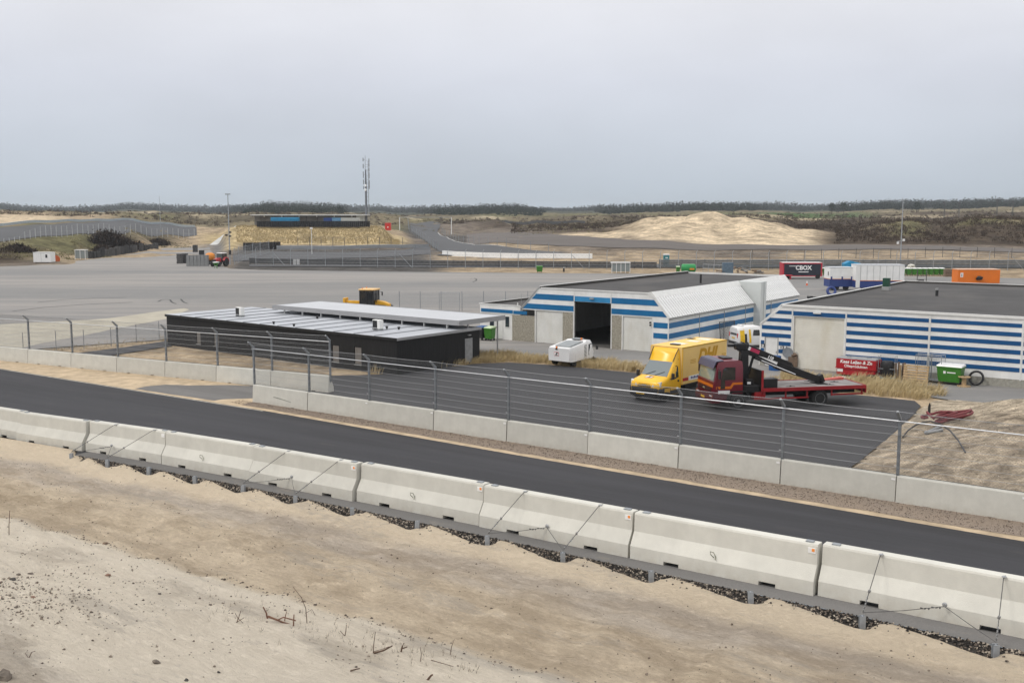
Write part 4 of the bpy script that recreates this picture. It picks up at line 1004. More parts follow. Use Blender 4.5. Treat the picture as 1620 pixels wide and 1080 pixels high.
rp = part3(MB().bx(-L3 - .08, .08, -.08, W3 + .1, hb - .018, hb + .05), 'roof', ZINC)
part3(MB().bx(-L3 - .1, .1, -.1, -.082, hb - .12, hb + .06), 'roof_edge', FRM); part3(MB().bx(.082, .1, -.08, W3 + .1, hb - .12, hb + .06), 'roof_edge', ALUM)
nse = 13
for k in range(1, nse):
    x = -L3 + L3 * k / nse; MB().bx(x - .025, x + .025, -.07, W3, hb + .051, hb + .10).build('standing_seam', M('seam_dark', (.28, .29, .31), .5, .2), rp)
c0, c1, c2 = loc3(G(432, 483, 2.8 * K)), loc3(G(729, 509, 2.8 * K)), loc3(G(783, 500.7, 2.8 * K))
cz = 2.8 * K; cyn, cyf, cxl, cxr = (c0.y + c1.y) / 2, c2.y + .9, c0.x, (c1.x + c2.x) / 2
cn = part3(MB().bx(cxl + .1, cxr - .1, cyn + .1, cyf - .1, cz - .12, cz + .02), 'canopy', M('canopy_sheet', (.49, .505, .53), .5, .1, .04, .4))
for a in ((cxl, cxr, cyn, cyn + .09), (cxl, cxr, cyf - .09, cyf), (cxl, cxl + .09, cyn + .095, cyf - .095), (cxr - .09, cxr, cyn + .095, cyf - .095)): MB().bx(*a, cz - .30, cz + .05).build('fascia', ALUM, cn)
for k in range(9):
    x = cxl + 1.2 + (cxr - cxl - 2.6) * k / 8
    part3(MB().bx(x - .05, x + .05, cyn + .25, cyn + .35, hb + .05, cz - .12), 'canopy_bracket', TRIMW)
for y in (cyn + 1.2, cyf - .6): part3(MB().tube((cxr - .25, y, 0), (cxr - .25, y, cz - .13), .055, 8), 'canopy_post', ALUM, smooth=True)
part3(MB().bx(cxl + .5, cxr - 2.5, W3 + .2, W3 + .3, hb * .2, cz - .13), 'screen_wall', BTIM)
def ac_unit(u, v, label):
    p = G(u, v, hb + .06); r = thing('air_conditioner', label, 'air conditioner', p, ang3 - R(8))
    MB().bx(-.42, .42, -.17, .17, .12, .72).build('casing', TRIMW, r, bevel=.02)
    MB().bx(-.36, .14, -.19, -.171, .17, .67).build('fan_grille', FRM, r)
    for x in (-.3, .3): MB().bx(x - .03, x + .03, -.22, .22, 0, .119).build('foot', TRIMG, r)
    mb = MB(); mb.path([(-.42, 0, .3), (-.62, 0, .28), (-.66, 0, .02), (-.66, .3, .0)], .02, 5); mb.build('pipe', FRM, r)
ac_unit(598, 522, 'white air conditioner with black grille on the zinc roof, nearer one'); ac_unit(380, 500.5, 'white air conditioner on the zinc roof at its far left end')
for i, (u, v) in enumerate(((433, 512.5), (465, 516), (612, 520), (631, 521), (502, 504))):
    p = G(u, v, hb + .05); part3(MB().lathe([(.07, -.01), (.07, .12), (.11, .13), (.11, .18), (.02, .2)], 8, loc3(p)), 'roof_vent', FRM)
# ================================================================== VEHICLES
TYRE = M('tyre_rubber', (.018, .018, .018), .85, 0, .2, 8); RIM = M('wheel_rim', (.42, .43, .44), .4, .4, .1, 6); RIMD = M('wheel_rim_dark', (.16, .16, .17), .5, .3, .1, 6)
CHAS = M('chassis_black', (.014, .014, .015), .6, .1, .2, 4); PLASB = M('black_plastic', (.02, .02, .022), .45, 0, .1, 4)
YEL = M('van_yellow', (.86, .48, .012), .3, 0, .05, 1, spec=.6); YBOX = M('box_yellow', (.80, .55, .19), .45, 0, .04, .8, 0, dirt=(.7, .46, .16), dirt_amt=.3); YROOF = M('box_roof_yellow', (.84, .52, .10), .45, 0, .05, .8); YLET = M('lettering_yellow', (.52, .27, .002), .45, 0, .03)
LAMP = M('headlamp_glass', (.62, .64, .66), .12, 0, .15, 12, spec=.9); AMB = M('amber_lens', (.75, .2, .02), .2, 0, .05); REDL = M('red_lens', (.5, .02, .02), .2, 0, .05)
PLATE = M('yellow_plate', (.75, .45, .02), .4, 0, .05); SCREEN = GLASS('windscreen', (.15, .18, .19), .05); SIDEG = GLASS('side_glass', (.012, .014, .017), .05)  # windscreen colour is pale blue-grey to imitate reflected sky
def mirror_half(pts): return [(y, z) for y, z in pts] + [(-y, z) for y, z in reversed(pts)]
def loft_body(stations):
    """stations: (x, [(half width, z), ...]) from the nose to the tail"""
    return MB().loft([[(x, y, z) for y, z in mirror_half(h)] for x, h in stations])
def halfw(stations, x, z):
    st = sorted(stations, key=lambda s: s[0]); x = min(max(x, st[0][0]), st[-1][0])
    for a, b in zip(st[:-1], st[1:]):
        if a[0] <= x <= b[0]:
            t = (x - a[0]) / (b[0] - a[0]) if b[0] > a[0] else 0
            hs = [(lerp(p[0], q[0], t), lerp(p[1], q[1], t)) for p, q in zip(a[1], b[1])]
            zs = [h[1] for h in hs]; ws = [h[0] for h in hs]
            return interp(z, zs, ws)
    return st[-1][1][0][0]
def side_panel(stations, pts, side=1, out=.012, thick=.03):
    n = len(pts); o = [(x, side * (halfw(stations, x, z) + out), z) for x, z in pts]; i = [(x, side * (halfw(stations, x, z) - thick), z) for x, z in pts]
    mb = MB(); mb.add(o + i, [tuple(range(n)), tuple(range(2 * n - 1, n - 1, -1))] + [(k, (k + 1) % n, n + (k + 1) % n, n + k) for k in range(n)]); return mb
def side_strip(stations, lo, hi, side=1, out=.012, n=8):
    """band on the body side between two slanting edges: lo, hi = (x at bottom, x at top, z)"""
    secs = []
    for k in range(n + 1):
        t = k / n; z = lerp(lo[2], hi[2], t); x0, x1 = lerp(lo[0], hi[0], t), lerp(lo[1], hi[1], t)
        y0, y1 = halfw(stations, x0, z), halfw(stations, x1, z)
        secs.append([(x0, side * (y0 + out), z), (x1, side * (y1 + out), z), (x1, side * (y1 - .03), z), (x0, side * (y0 - .03), z)])
    return MB().loft(secs)
def quadpanel(a, b, c, d, thick=.02, nrm=None):
    a, b, c, d = map(Vector, (a, b, c, d)); n = nrm or (b - a).cross(d - a).normalized()
    mb = MB(); mb.add([a, b, c, d, a - n * thick, b - n * thick, c - n * thick, d - n * thick], [(0, 1, 2, 3), (7, 6, 5, 4), (0, 4, 5, 1), (1, 5, 6, 2), (2, 6, 7, 3), (3, 7, 4, 0)]); return mb
def wheel(root, x, y, r, w, rim=RIM, dish=.05, name='wheel'):
    s = 1 if y >= 0 else -1
    t = MB().lathe([(r * .58, -w / 2), (r * .92, -w / 2), (r, -w * .36), (r, w * .36), (r * .92, w / 2), (r * .58, w / 2)], 22, (x, y, r), 'y').build(name, TYRE, root, smooth=50)
    mb = MB().lathe([(.02, s * (w / 2 - dish)), (r * .18, s * (w / 2 - dish)), (r * .22, s * (w / 2 - dish - .03)), (r * .45, s * (w / 2 - dish - .04)), (r * .56, s * (w / 2 - .005)), (r * .6, s * (w / 2 + .004)), (r * .6, s * (w / 2 - .06)), (.02, s * (w / 2 - dish - .1))], 18, (x, y, r), 'y')
    for k in range(8):
        a = k * math.pi / 4; mb.cbx((x + math.cos(a) * r * .15, y + s * (w / 2 - dish + .008), r + math.sin(a) * r * .15), (.03, .03, .03))
    mb.build('rim', rim, t, smooth=40)
    return t
# ---- yellow delivery van with box body
vh = Vector((-.09, -.996, 0)); 
van = thing('delivery_van', 'yellow delivery van with tall box body and roof fairing, parked on the lot', 'van', (-27.15, 53.25, 0), math.atan2(vh.y, vh.x))
VS = [(2.16, [(.62, .40), (.82, .52), (.86, .88), (.82, 1.03), (.64, 1.09)]), (2.08, [(.84, .36), (.93, .55), (.95, .94), (.90, 1.11), (.70, 1.18)]),
      (1.86, [(.94, .34), (.99, .60), (.99, 1.0), (.95, 1.17), (.77, 1.27)]), (1.18, [(.96, .34), (1.01, .65), (1.0, 1.12), (.95, 1.28), (.80, 1.38)]),
      (.98, [(.96, .34), (1.01, .70), (1.0, 1.20), (.95, 1.42), (.82, 1.60)]), (.46, [(.96, .34), (1.01, .8), (1.0, 1.35), (.91, 1.95), (.80, 2.16)]),
      (.22, [(.96, .34), (1.01, .8), (1.0, 1.35), (.90, 2.25), (.80, 2.52)]), (.03, [(.96, .34), (1.01, .8), (1.0, 1.35), (.91, 2.5), (.81, 2.78)]), (-.06, [(.96, .34), (1.01, .8), (1.0, 1.35), (.91, 2.55), (.81, 2.84)])]
loft_body(VS).build('cab', YEL, van, smooth=55)
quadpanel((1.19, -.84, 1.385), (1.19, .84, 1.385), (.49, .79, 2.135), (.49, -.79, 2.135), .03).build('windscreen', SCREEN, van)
for s in (1, -1):
    side_panel(VS, [(.98, 1.20), (.86, 1.48), (.62, 1.86), (.34, 1.94), (.20, 1.86), (.20, 1.28), (.55, 1.22)], s).build('side_window', SIDEG, van)
    mb = MB(); mb.path([(.50, s * .80, 2.17), (.26, s * .81, 2.50), (.04, s * .825, 2.78), (-.04, s * .83, 2.84)], .022, 5); mb.build('fairing_seal', PLASB, van)
    mb = MB(); mb.cbx((1.05, s * 1.17, 1.42), (.14, .16, .34)); mb.cbx((1.05, s * 1.05, 1.25), (.05, .2, .05)); mb.build('mirror', PLASB, van, bevel=.03)
    MB().loft([[(2.20, s * .48, .88), (2.07, s * .97, .88), (1.95, s * .97, .88), (2.0, s * .48, .88)], [(2.16, s * .58, 1.10), (2.02, s * 1.0, 1.20), (1.85, s * .97, 1.20), (1.95, s * .58, 1.10)]]).build('headlight', LAMP, van, bevel=.02)
    side_panel(VS, [(1.98, .36), (1.98, .66), (1.78, .82), (1.10, .82), (1.02, .66), (1.02, .36)], s, .008).build('wheel_arch', PLASB, van)
    side_panel(VS, [(1.0, .36), (1.0, .60), (-.05, .60), (-.05, .36)], s, .006).build('sill_panel', PLASB, van)
    side_panel(VS, [(.30, 1.02), (.30, 1.12), (.16, 1.12), (.16, 1.02)], s, .03).build('door_handle', PLASB, van)
    side_panel(VS, [(.12, .66), (.12, 2.3), (.10, 2.3), (.10, .66)], s, .006).build('door_gap', PLASB, van)
    wheel(van, 1.42, s * .88, .34, .22, RIMD); wheel(van, -3.1, s * .86, .34, .30, RIMD)
MB().loft([[(2.05, -.9, .28), (2.05, .9, .28), (2.2, .78, .30), (2.2, -.78, .30)], [(2.05, -.95, .86), (2.05, .95, .86), (2.24, .8, .82), (2.24, -.8, .82)]]).build('bumper', PLASB, van, bevel=.03)
MB().bx(1.62, 2.12, -1.02, 1.02, .30, .82).build('bumper_wrap', PLASB, van, bevel=.06)
for k in range(3): MB().cbx((2.175 - k * .022, 0, .89 + k * .06), (.06, .86 - k * .05, .03)).build('grille_slat', PLASB, van)
text('maker_lettering', 'IVECO', .10, RIM, van, plane_m((2.20, 0, .955), (0, 1, 0), (0, 0, 1)), bold=.004)
pl = MB().cbx((2.235, -.22, .50), (.02, .52, .11)).build('number_plate', PLATE, van); [MB().cbx((2.247, -.36 + .09 * k_, .50), (.006, .05, .06)).build('plate_mark', BLK, pl) for k_ in range(4)]
for y in (-.3, .3): 
    mb = MB(); mb.path([(1.19, y - .25, 1.40), (1.0, y + .28, 1.62)], .012, 4); mb.build('wiper', PLASB, van)
mp_ = Matrix.Translation((1.54, -.08, 1.335)) @ Matrix.Rotation(R(9.5), 4, 'Y') @ Matrix.Rotation(R(90), 4, 'Z')
def logo(parent, mtx, s, red=M('logo_red', (.45, .02, .03), .4)):
    a = MB().bx(-s, s, -s * .8, s * .8, -.004, .004, mtx).build('logo_frame', red, parent); b = MB().bx(-s * .88, s * .88, -s * .68, s * .68, .003, .008, mtx).build('logo_plate', STICK, a)
    text('logo_letter', 'Z', s * 1.35, BLK, b, mtx @ Matrix.Translation((0, 0, .008)), shear=.25, bold=.02 * s * 5)
logo(van, mp_, .22)
box = MB().bx(-5.15, -.06, -1.065, 1.065, .78, 2.90).build('box_body', YBOX, van, bevel=.025)
MB().bx(-5.16, -.05, -1.05, 1.05, 2.901, 2.925).build('box_roof', YROOF, van, bevel=.01)
for (x0, x1, y0, y1) in ((-1.9, -1.2, -.55, .35), (-3.4, -2.8, -.4, .35), (-4.7, -4.0, -.45, .45)): MB().bx(x0, x1, y0, y1, 2.926, 2.945).build('roof_light', M('roof_light_pale', (.78, .74, .62), .4), van)
MB().bx(-1.05, -.75, -.2, .35, 2.926, 2.99).build('roof_vent', PLASB, van); MB().bx(-4.3, -3.9, -.95, -.6, 2.926, 2.96).build('roof_vent', PLASB, van)
for y in (1.066, -1.074): MB().bx(-.14, -.06, y, y + .008, .8, 2.88).build('corner_trim', YEL, van)
MB().bx(-5.15, -.06, 1.04, 1.075, 2.86, 2.93).build('roof_trim', M('trim_dull_yellow', (.5, .3, .02), .5), van); MB().bx(-5.15, -.06, 1.04, 1.075, .72, .80).build('lower_trim', PLASB, van)
text('lettering', 'DHL', 1.05, YLET, van, plane_m((-2.95, 1.067, 2.24), (-1, 0, 0)), shear=.32, bold=.05, sx=1.15)
for sx_, x0, x1 in ((1, -1.55, -.95), (-1, -5.05, -4.55)):
    for k in range(3): MB().bx(x0, x1, 1.064, 1.07, 1.92 + k * .09, 1.955 + k * .09).build('lettering_bar', YLET, van)
MB().bx(-.75, -.15, 1.064, 1.072, .98, 1.16).build('red_band', M('logo_red', (.45, .02, .03), .4), van); pb = MB().bx(-2.2, -.8, 1.064, 1.073, .96, 1.22).build('name_board', STICK, van)
[MB().bx(-2.0 + .17 * k_, -1.88 + .17 * k_, 1.0735, 1.077, 1.03, 1.14 + .03 * (k_ % 2)).build('board_mark', M('ink_blue', (.03, .05, .2), .5), pb) for k_ in range(6)]
MB().bx(-5.1, .6, -.45, -.3, .45, .72).build('chassis_rail', CHAS, van); MB().bx(-5.1, .6, .3, .45, .45, .72).build('chassis_rail', CHAS, van); MB().bx(-1.9, -.6, .5, .95, .42, .76).build('fuel_tank', CHAS, van); MB().bx(.2, 1.9, -.7, .7, .3, .6).build('engine_tray', CHAS, van)

# ---- dark red flatbed truck with loading crane
fw = Vector((-20.44, 47.93, 0)) * K; rw = Vector((-17.44, 51.12, 0)) * K; hd = (fw - rw).normalized(); lf = Vector((-hd.y, hd.x, 0)); WBT = (fw - rw).length
trk = thing('crane_truck', 'dark red flatbed truck with folded black loading crane resting on its deck', 'truck', fw - lf * 1.05, math.atan2(hd.y, hd.x))
RED = M('truck_red', (.13, .005, .016), .28, 0, .08, 1.2, spec=.6); RED2 = M('frame_red', (.30, .015, .02), .4, 0, .12, 2, 0, dirt=(.12, .02, .02)); CRB = M('crane_black', (.012, .012, .013), .4, 0, .15, 2)
VIS = M('visor_purple', (.05, .045, .085), .35, 0, .05); ORG = M('stripe_orange', (.55, .14, .01), .4, 0, .05); DECK = M('deck_grey', (.23, .215, .21), .8, 0, .2, 1.5, 0, dirt=(.12, .1, .1)); CHROME = M('polished_rod', (.75, .75, .76), .2, .8, .05)
TS = [(1.42, [(1.05, .92), (1.12, 1.05), (1.13, 1.42), (1.10, 1.55)]), (1.36, [(1.16, .90), (1.19, 1.05), (1.19, 1.50), (1.17, 1.62)]), (1.25, [(1.20, .90), (1.215, 1.1), (1.20, 2.0), (1.14, 2.36)]),
      (1.18, [(1.20, .90), (1.215, 1.1), (1.19, 2.1), (1.10, 2.58)]), (1.0, [(1.20, .90), (1.215, 1.1), (1.18, 2.3), (1.06, 2.66)]), (.0, [(1.20, .90), (1.215, 1.1), (1.18, 2.35), (1.06, 2.68)]), (-.22, [(1.20, .90), (1.215, 1.1), (1.17, 2.3), (1.04, 2.62)])]
loft_body(TS).build('cab', RED, trk, smooth=35)
quadpanel((1.405, -1.06, 1.60), (1.405, 1.06, 1.60), (1.275, 1.03, 2.34), (1.275, -1.03, 2.34), .03).build('windscreen', GLASS('truck_windscreen', (.20, .23, .19), .05), trk)
MB().loft([[(1.42, -1.1, 2.30), (1.42, 1.1, 2.30), (1.44, 1.1, 2.27), (1.44, -1.1, 2.27)], [(1.22, -1.1, 2.66), (1.22, 1.1, 2.66), (1.29, 1.1, 2.63), (1.29, -1.1, 2.63)], [(.85, -1.07, 2.71), (.85, 1.07, 2.71), (.85, 1.07, 2.66), (.85, -1.07, 2.66)]]).build('sun_visor', VIS, trk, smooth=40)
MB().bx(.05, .6, -.4, .4, 2.69, 2.75).build('roof_hatch', PLASB, trk, bevel=.02)
for s in (1, -1):
    side_panel(TS, [(1.02, 1.66), (.92, 2.22), (.80, 2.34), (.22, 2.34), (.22, 1.66)], s, .012).build('side_window', SIDEG, trk)
    side_panel(TS, [(1.06, 1.2), (1.0, 1.72), (.80, 1.72), (.80, 1.2)], s, .02).build('door_glazing', SIDEG, trk)
    side_panel(TS, [(1.30, 1.18), (1.30, 1.32), (.5, 1.32), (.36, 1.52), (-.2, 1.52), (-.2, 1.40), (.30, 1.40), (.44, 1.18)], s, .008).build('orange_stripe', ORG, trk)
    side_panel(TS, [(.16, 1.0), (.16, 2.5), (.14, 2.5), (.14, 1.0)], s, .006).build('door_gap', PLASB, trk)
    mb = MB(); mb.cbx((1.2, s * 1.42, 1.98), (.10, .2, .42)); mb.path([(1.15, s * 1.15, 2.3), (1.2, s * 1.42, 2.25), (1.2, s * 1.42, 1.75), (1.15, s * 1.18, 1.72)], .015, 5); mb.build('mirror', PLASB, trk)
    MB().cbx((1.46, s * .92, .72), (.06, .34, .2)).build('headlight', LAMP, trk); MB().cbx((1.44, s * 1.13, .72), (.08, .14, .22)).build('indicator', AMB, trk)
    MB().prism([(.62, .5), (.62, .8), (.45, 1.06), (-.45, 1.06), (-.66, .8), (-.66, .62), (-.58, .62), (-.56, .78), (-.40, .98), (.40, .98), (.54, .78), (.54, .5)], 'y', s * 1.2 - .05, s * 1.2 + .05).build('mudguard', CHAS, trk)
    wheel(trk, 0, s * 1.05, .48, .30, RIM, -.02); wheel(trk, -WBT, s * .95, .48, .52, RIM, .14)
MB().loft([[(1.5, -1.2, .42), (1.5, 1.2, .42), (1.1, 1.2, .42), (1.1, -1.2, .42)], [(1.52, -1.21, .62), (1.52, 1.21, .62), (.7, 1.21, .62), (.7, -1.21, .62)], [(1.46, -1.2, .90), (1.46, 1.2, .90), (.62, 1.2, .90), (.62, -1.2, .90)]]).build('bumper', M('bumper_dark_red', (.07, .006, .012), .4), trk)
for i, z in enumerate((1.02, 1.14)): MB().bx(1.41, 1.455, -.85, .85, z, z + .05).build('grille_slat', PLASB, trk)
MB().bx(1.40, 1.445, -1.08, 1.08, 1.26, 1.40).build('orange_stripe', ORG, trk)
text('maker_lettering', 'MAN', .13, CHROME, trk, plane_m((1.462, -.1, 1.09), (0, 1, 0)), bold=.006)
MB().cbx((1.525, -.1, .62), (.02, .5, .11)).build('number_plate', PLATE, trk)
nbd = side_panel(TS, [(1.18, .93), (1.18, 1.10), (.52, 1.10), (.52, .93)], 1, .012).build('name_board', STICK, trk)
for y in (-.42, .34): MB().bx(-7.2, 1.0, y, y + .1, .62, .9).build('chassis_rail', CHAS, trk)
MB().bx(-1.1, .9, -.7, .7, .45, .9).build('engine', CHAS, trk)
# flatbed
dk = MB().bx(-7.4, -1.33, -1.2, 1.2, 1.06, 1.12).build('deck', DECK, trk)
for y in (-1.25, 1.203): MB().bx(-7.4, -1.33, y, y + .047, .96, 1.15).build('side_rail', RED2, trk)
MB().bx(-7.45, -7.402, -1.25, 1.25, .72, 1.15).build('tail_beam', RED2, trk); MB().bx(-1.38, -1.28, -1.22, 1.22, 1.0, 2.1).build('headboard', CRB, trk); MB().bx(-1.39, -1.27, 1.222, 1.25, .98, 2.12).build('headboard_edge', RED2, trk)
for y in (-1.15, 1.05):
    MB().bx(-4.1, -1.4, y, y + .08, .52, .60).build('side_guard', RED2, trk); MB().bx(-7.35, -5.45, y, y + .08, .62, .70).build('side_guard', RED2, trk)
    for x in (-1.5, -2.8, -4.05, -5.5, -7.3): MB().bx(x, x + .08, y + .01, y + .07, .60, .955).build('guard_post', RED2, trk)
for x in (-2.0, -3.0, -4.0, -5.6, -6.5): MB().bx(x, x + .1, -1.15, 1.15, .92, 1.055).build('cross_member', CHAS, trk)
MB().bx(-.95, -1.6, .55, 1.1, .5, .95).build('red_tank', RED2, trk, bevel=.03)
MB().bx(-2.3, -1.42, .45, 1.05, 1.121, 1.62).build('tool_box', CRB, trk, bevel=.02)
for (x, y) in ((-3.2, .75), (-5.6, .6), (-6.3, -.2), (-5.0, -.7)):
    mb = MB(); mb.bx(x - .25, x + .25, y - .05, y + .05, 1.121, 1.135); mb.lathe([(.06, 1.135), (.05, 1.17), (.01, 1.17)], 6, (x, y, 0)); mb.build('lashing_point', CHAS, trk)
MB().prism([(-7.2, 1.121), (-7.2, 1.26), (-6.0, 1.16), (-6.0, 1.121)], 'y', -1.15, -.8).build('ramp_board', M('faded_red', (.5, .1, .08), .6), trk)
for y in (-1.0, .6): MB().cbx((-7.46, y, .82), (.03, .35, .12)).build('tail_light', REDL, trk)
# crane: column, elbow, main boom lying down to the deck, hydraulic rams
MB().loft([[(-.42, -.32, 1.0), (-1.02, -.32, 1.0), (-1.02, .32, 1.0), (-.42, .32, 1.0)], [(-.5, -.24, 1.6), (-.98, -.24, 1.6), (-.98, .24, 1.6), (-.5, .24, 1.6)], [(-.56, -.2, 3.05), (-.95, -.2, 3.05), (-.95, .2, 3.05), (-.56, .2, 3.05)]]).build('crane_column', CRB, trk, bevel=.02)
MB().bx(-1.25, -.3, -1.1, 1.1, .92, 1.3).build('crane_base', CRB, trk, bevel=.03)
EL, TP = Vector((-.62, 0, 3.28)), Vector((-5.25, 0, 1.36))
def beam(mb, a, b, w, h0, h1):
    d = (b - a).normalized(); up = Vector((0, 1, 0)).cross(d) * -1
    if up.z < 0: up = -up
    s = Vector((0, w / 2, 0)); mb.loft([[a - s - up * h0 / 2, a + s - up * h0 / 2, a + s + up * h0 / 2, a - s + up * h0 / 2], [b - s - up * h1 / 2, b + s - up * h1 / 2, b + s + up * h1 / 2, b - s + up * h1 / 2]]); return d, up
mb = MB(); d, up = beam(mb, EL + Vector((.1, 0, .02)), lerp(EL, TP, .62), .32, .54, .46); mb.build('main_boom', CRB, trk, bevel=.02)
mb = MB(); beam(mb, lerp(EL, TP, .45) - up * .2, TP - up * .05, .36, .44, .38); mb.build('outer_boom', CRB, trk, bevel=.02)
MB().cbx(tuple(TP + Vector((-.12, 0, .04))), (.22, .4, .46), 0, 0, math.atan2(-d.z, -d.x) * 0 + .4).build('boom_head', CRB, trk, bevel=.03)
MB().bx(-5.55, -4.95, -.5, .5, 1.121, 1.15).build('rest_plate', CHAS, trk); MB().tube((-5.3, 0, 1.15), (-5.3, 0, 1.25), .14, 10).build('hook_block', CRB, trk)
MB().cbx((-.55, 0, 3.30), (.62, .44, .36)).build('elbow_head', CRB, trk, bevel=.06); MB().cbx((-.1, -.1, 3.34), (.5, .14, .14)).build('elbow_link', CRB, trk, bevel=.03)
MB().tube((-1.05, .0, 1.75), (-1.35, 0, 2.85), .075, 8).build('lift_ram', CRB, trk); MB().tube((-1.2, .0, 2.3), (-1.38, 0, 2.9), .04, 8).build('ram_rod', CHROME, trk)
a = EL + d * .9 - up * .30 + Vector((0, .12, 0)); MB().tube(a, a + d * 1.9, .07, 8).build('boom_ram', CRB, trk); MB().tube(a + d * .4 + Vector((0, .06, 0)), a + d * 2.6 + Vector((0, .06, 0)), .035, 8).build('ram_rod', CHROME, trk)
fx = plane_m(EL + d * 1.75 + Vector((0, .166, 0)) + up * .02, tuple(d), tuple(up))
text('model_number', '110', .24, STICK, trk, fx, bold=.012, shear=.1)
fx2 = plane_m(EL + d * .75 + Vector((0, .163, 0)) + up * .06, tuple(d), tuple(up))
lg = MB().bx(-.28, .28, -.1, .1, 0, .008, fx2).build('brand_plate', M('logo_pink_red', (.45, .03, .09), .4), trk); MB().bx(-.42, -.285, -.1, .1, 0, .009, fx2).build('brand_mark', STICK, lg)
fx3 = plane_m(EL + d * 1.75 + Vector((0, .163, 0)) - up * .15, tuple(d), tuple(up)); MB().add([(-.7, .02, .004), (.65, -.06, .004), (.55, .1, .004), (-.3, .06, .004), (-.7, .02, -.01), (.65, -.06, -.01), (.55, .1, -.01), (-.3, .06, -.01)], [(0, 1, 2, 3), (7, 6, 5, 4), (0, 4, 5, 1), (1, 5, 6, 2), (2, 6, 7, 3), (3, 7, 4, 0)], fx3).build('white_flash', STICK, trk)
mb = MB()
for y in (.15, .2, .25): mb.path([(-.45, y, 1.3), (-.4, y + .05, 2.0), (-.45, y, 2.7), (-.6, y, 3.1)], .02, 5)
mb.build('hydraulic_hose', CRB, trk)
MB().cbx((-.75, .75, 1.45), (.4, .3, .3)).build('valve_block', CRB, trk, bevel=.02); MB().cbx((-.7, .91, 1.42), (.2, .02, .12)).build('valve_plate', STICK, trk)

# ---- white compact street sweeper in the dry grass
WHT = M('sweeper_white', (.72, .72, .72), .35, 0, .05, 1, spec=.6)
rr = G(884, 579.5); hv = Vector((.04, 1, 0)); wS = 1.85
swp = thing('street_sweeper', 'white compact street sweeper standing in dry grass before the garage', 'sweeper', rr + hv * .0, math.atan2(hv.y, hv.x))
hw = wS / 2
SS = [(3.0, [(hw * .9, .5), (hw * .95, 1.0), (hw * .85, 1.5), (hw * .7, 1.72)]), (2.75, [(hw * .98, .45), (hw, 1.0), (hw * .95, 1.7), (hw * .8, 1.95)]), (2.2, [(hw, .45), (hw, 1.0), (hw, 1.75), (hw * .85, 1.98)]), (2.0, [(hw, .45), (hw, 1.0), (hw, 1.7), (hw * .92, 1.86)]),
      (.5, [(hw, .4), (hw, .9), (hw, 1.5), (hw * .95, 1.62)]), (.12, [(hw, .4), (hw, .9), (hw, 1.45), (hw * .92, 1.58)]), (.0, [(hw * .93, .45), (hw * .95, .9), (hw * .95, 1.4), (hw * .86, 1.52)])]
loft_body(SS).build('body', WHT, swp, smooth=50)
for s in (1, -1):
    side_panel(SS, [(2.95, .75), (2.95, 1.45), (2.75, 1.66), (2.3, 1.66), (2.3, .75)], s, .012).build('cab_glass', SIDEG, swp)
    for k in range(9): side_panel(SS, [(1.75, .66 + k * .115), (1.75, .70 + k * .115), (2.05, .74 + k * .115), (2.05, .70 + k * .115)], s, .012).build('vent_slot', PLASB, swp)
    side_panel(SS, [(.7, .45), (.7, 1.55), (.69, 1.55), (.69, .45)], s, .005).build('panel_gap', TRIMG, swp)
    wheel(swp, .7, s * (hw - .16), .34, .24, RIM); wheel(swp, 2.3, s * (hw - .16), .34, .24, RIM)
    mb = MB(); mb.cbx((3.1, s * (hw + .18), 1.3), (.08, .16, .3)); mb.path([(2.9, s * hw * .9, 1.6), (3.1, s * (hw + .18), 1.5)], .015, 4); mb.build('mirror', PLASB, swp)
quadpanel((3.03, -hw * .8, .9), (3.03, hw * .8, .9), (2.85, hw * .72, 1.74), (2.85, -hw * .72, 1.74), .03).build('windscreen', SIDEG, swp)
MB().prism([(.25, 1.60), (.3, 1.70), (1.5, 1.92), (1.9, 1.90), (1.95, 1.8), (.5, 1.55)], 'y', -hw * .8, hw * .55).build('hopper_lid', M('sweeper_grey', (.25, .27, .28), .5), swp, bevel=.03)
MB().cbx((2.3, 0, 2.04), (.5, .7, .1)).build('roof_unit', M('sweeper_grey', (.25, .27, .28), .5), swp, bevel=.03)
for x, y, z in ((2.1, -.45, 2.02), (.02, .2, 1.5)): MB().lathe([(.07, 0), (.07, .13), (.02, .16)], 10, (x, y, z)).build('beacon', AMB, swp, smooth=True)
MB().cbx((-.01, .2, 1.44), (.06, .16, .1)).build('beacon_bracket', PLASB, swp)
lm = plane_m((-.012, .2, 1.02), (0, -1, 0)); logo(swp, lm, .20)
MB().loft([[(3.0, -.5, .55), (3.0, .5, .55), (3.0, .5, .75), (3.0, -.5, .75)], [(3.7, -.6, .15), (3.7, .6, .15), (3.7, .6, .3), (3.7, -.6, .3)]]).build('brush_arm', PLASB, swp)
for y in (-.6, .6): MB().lathe([(.1, .3), (.2, .28), (.38, .05), (.05, .05)], 12, (3.65, y, 0)).build('brush', PLASB, swp)
swp.scale = (1, 1, .84)

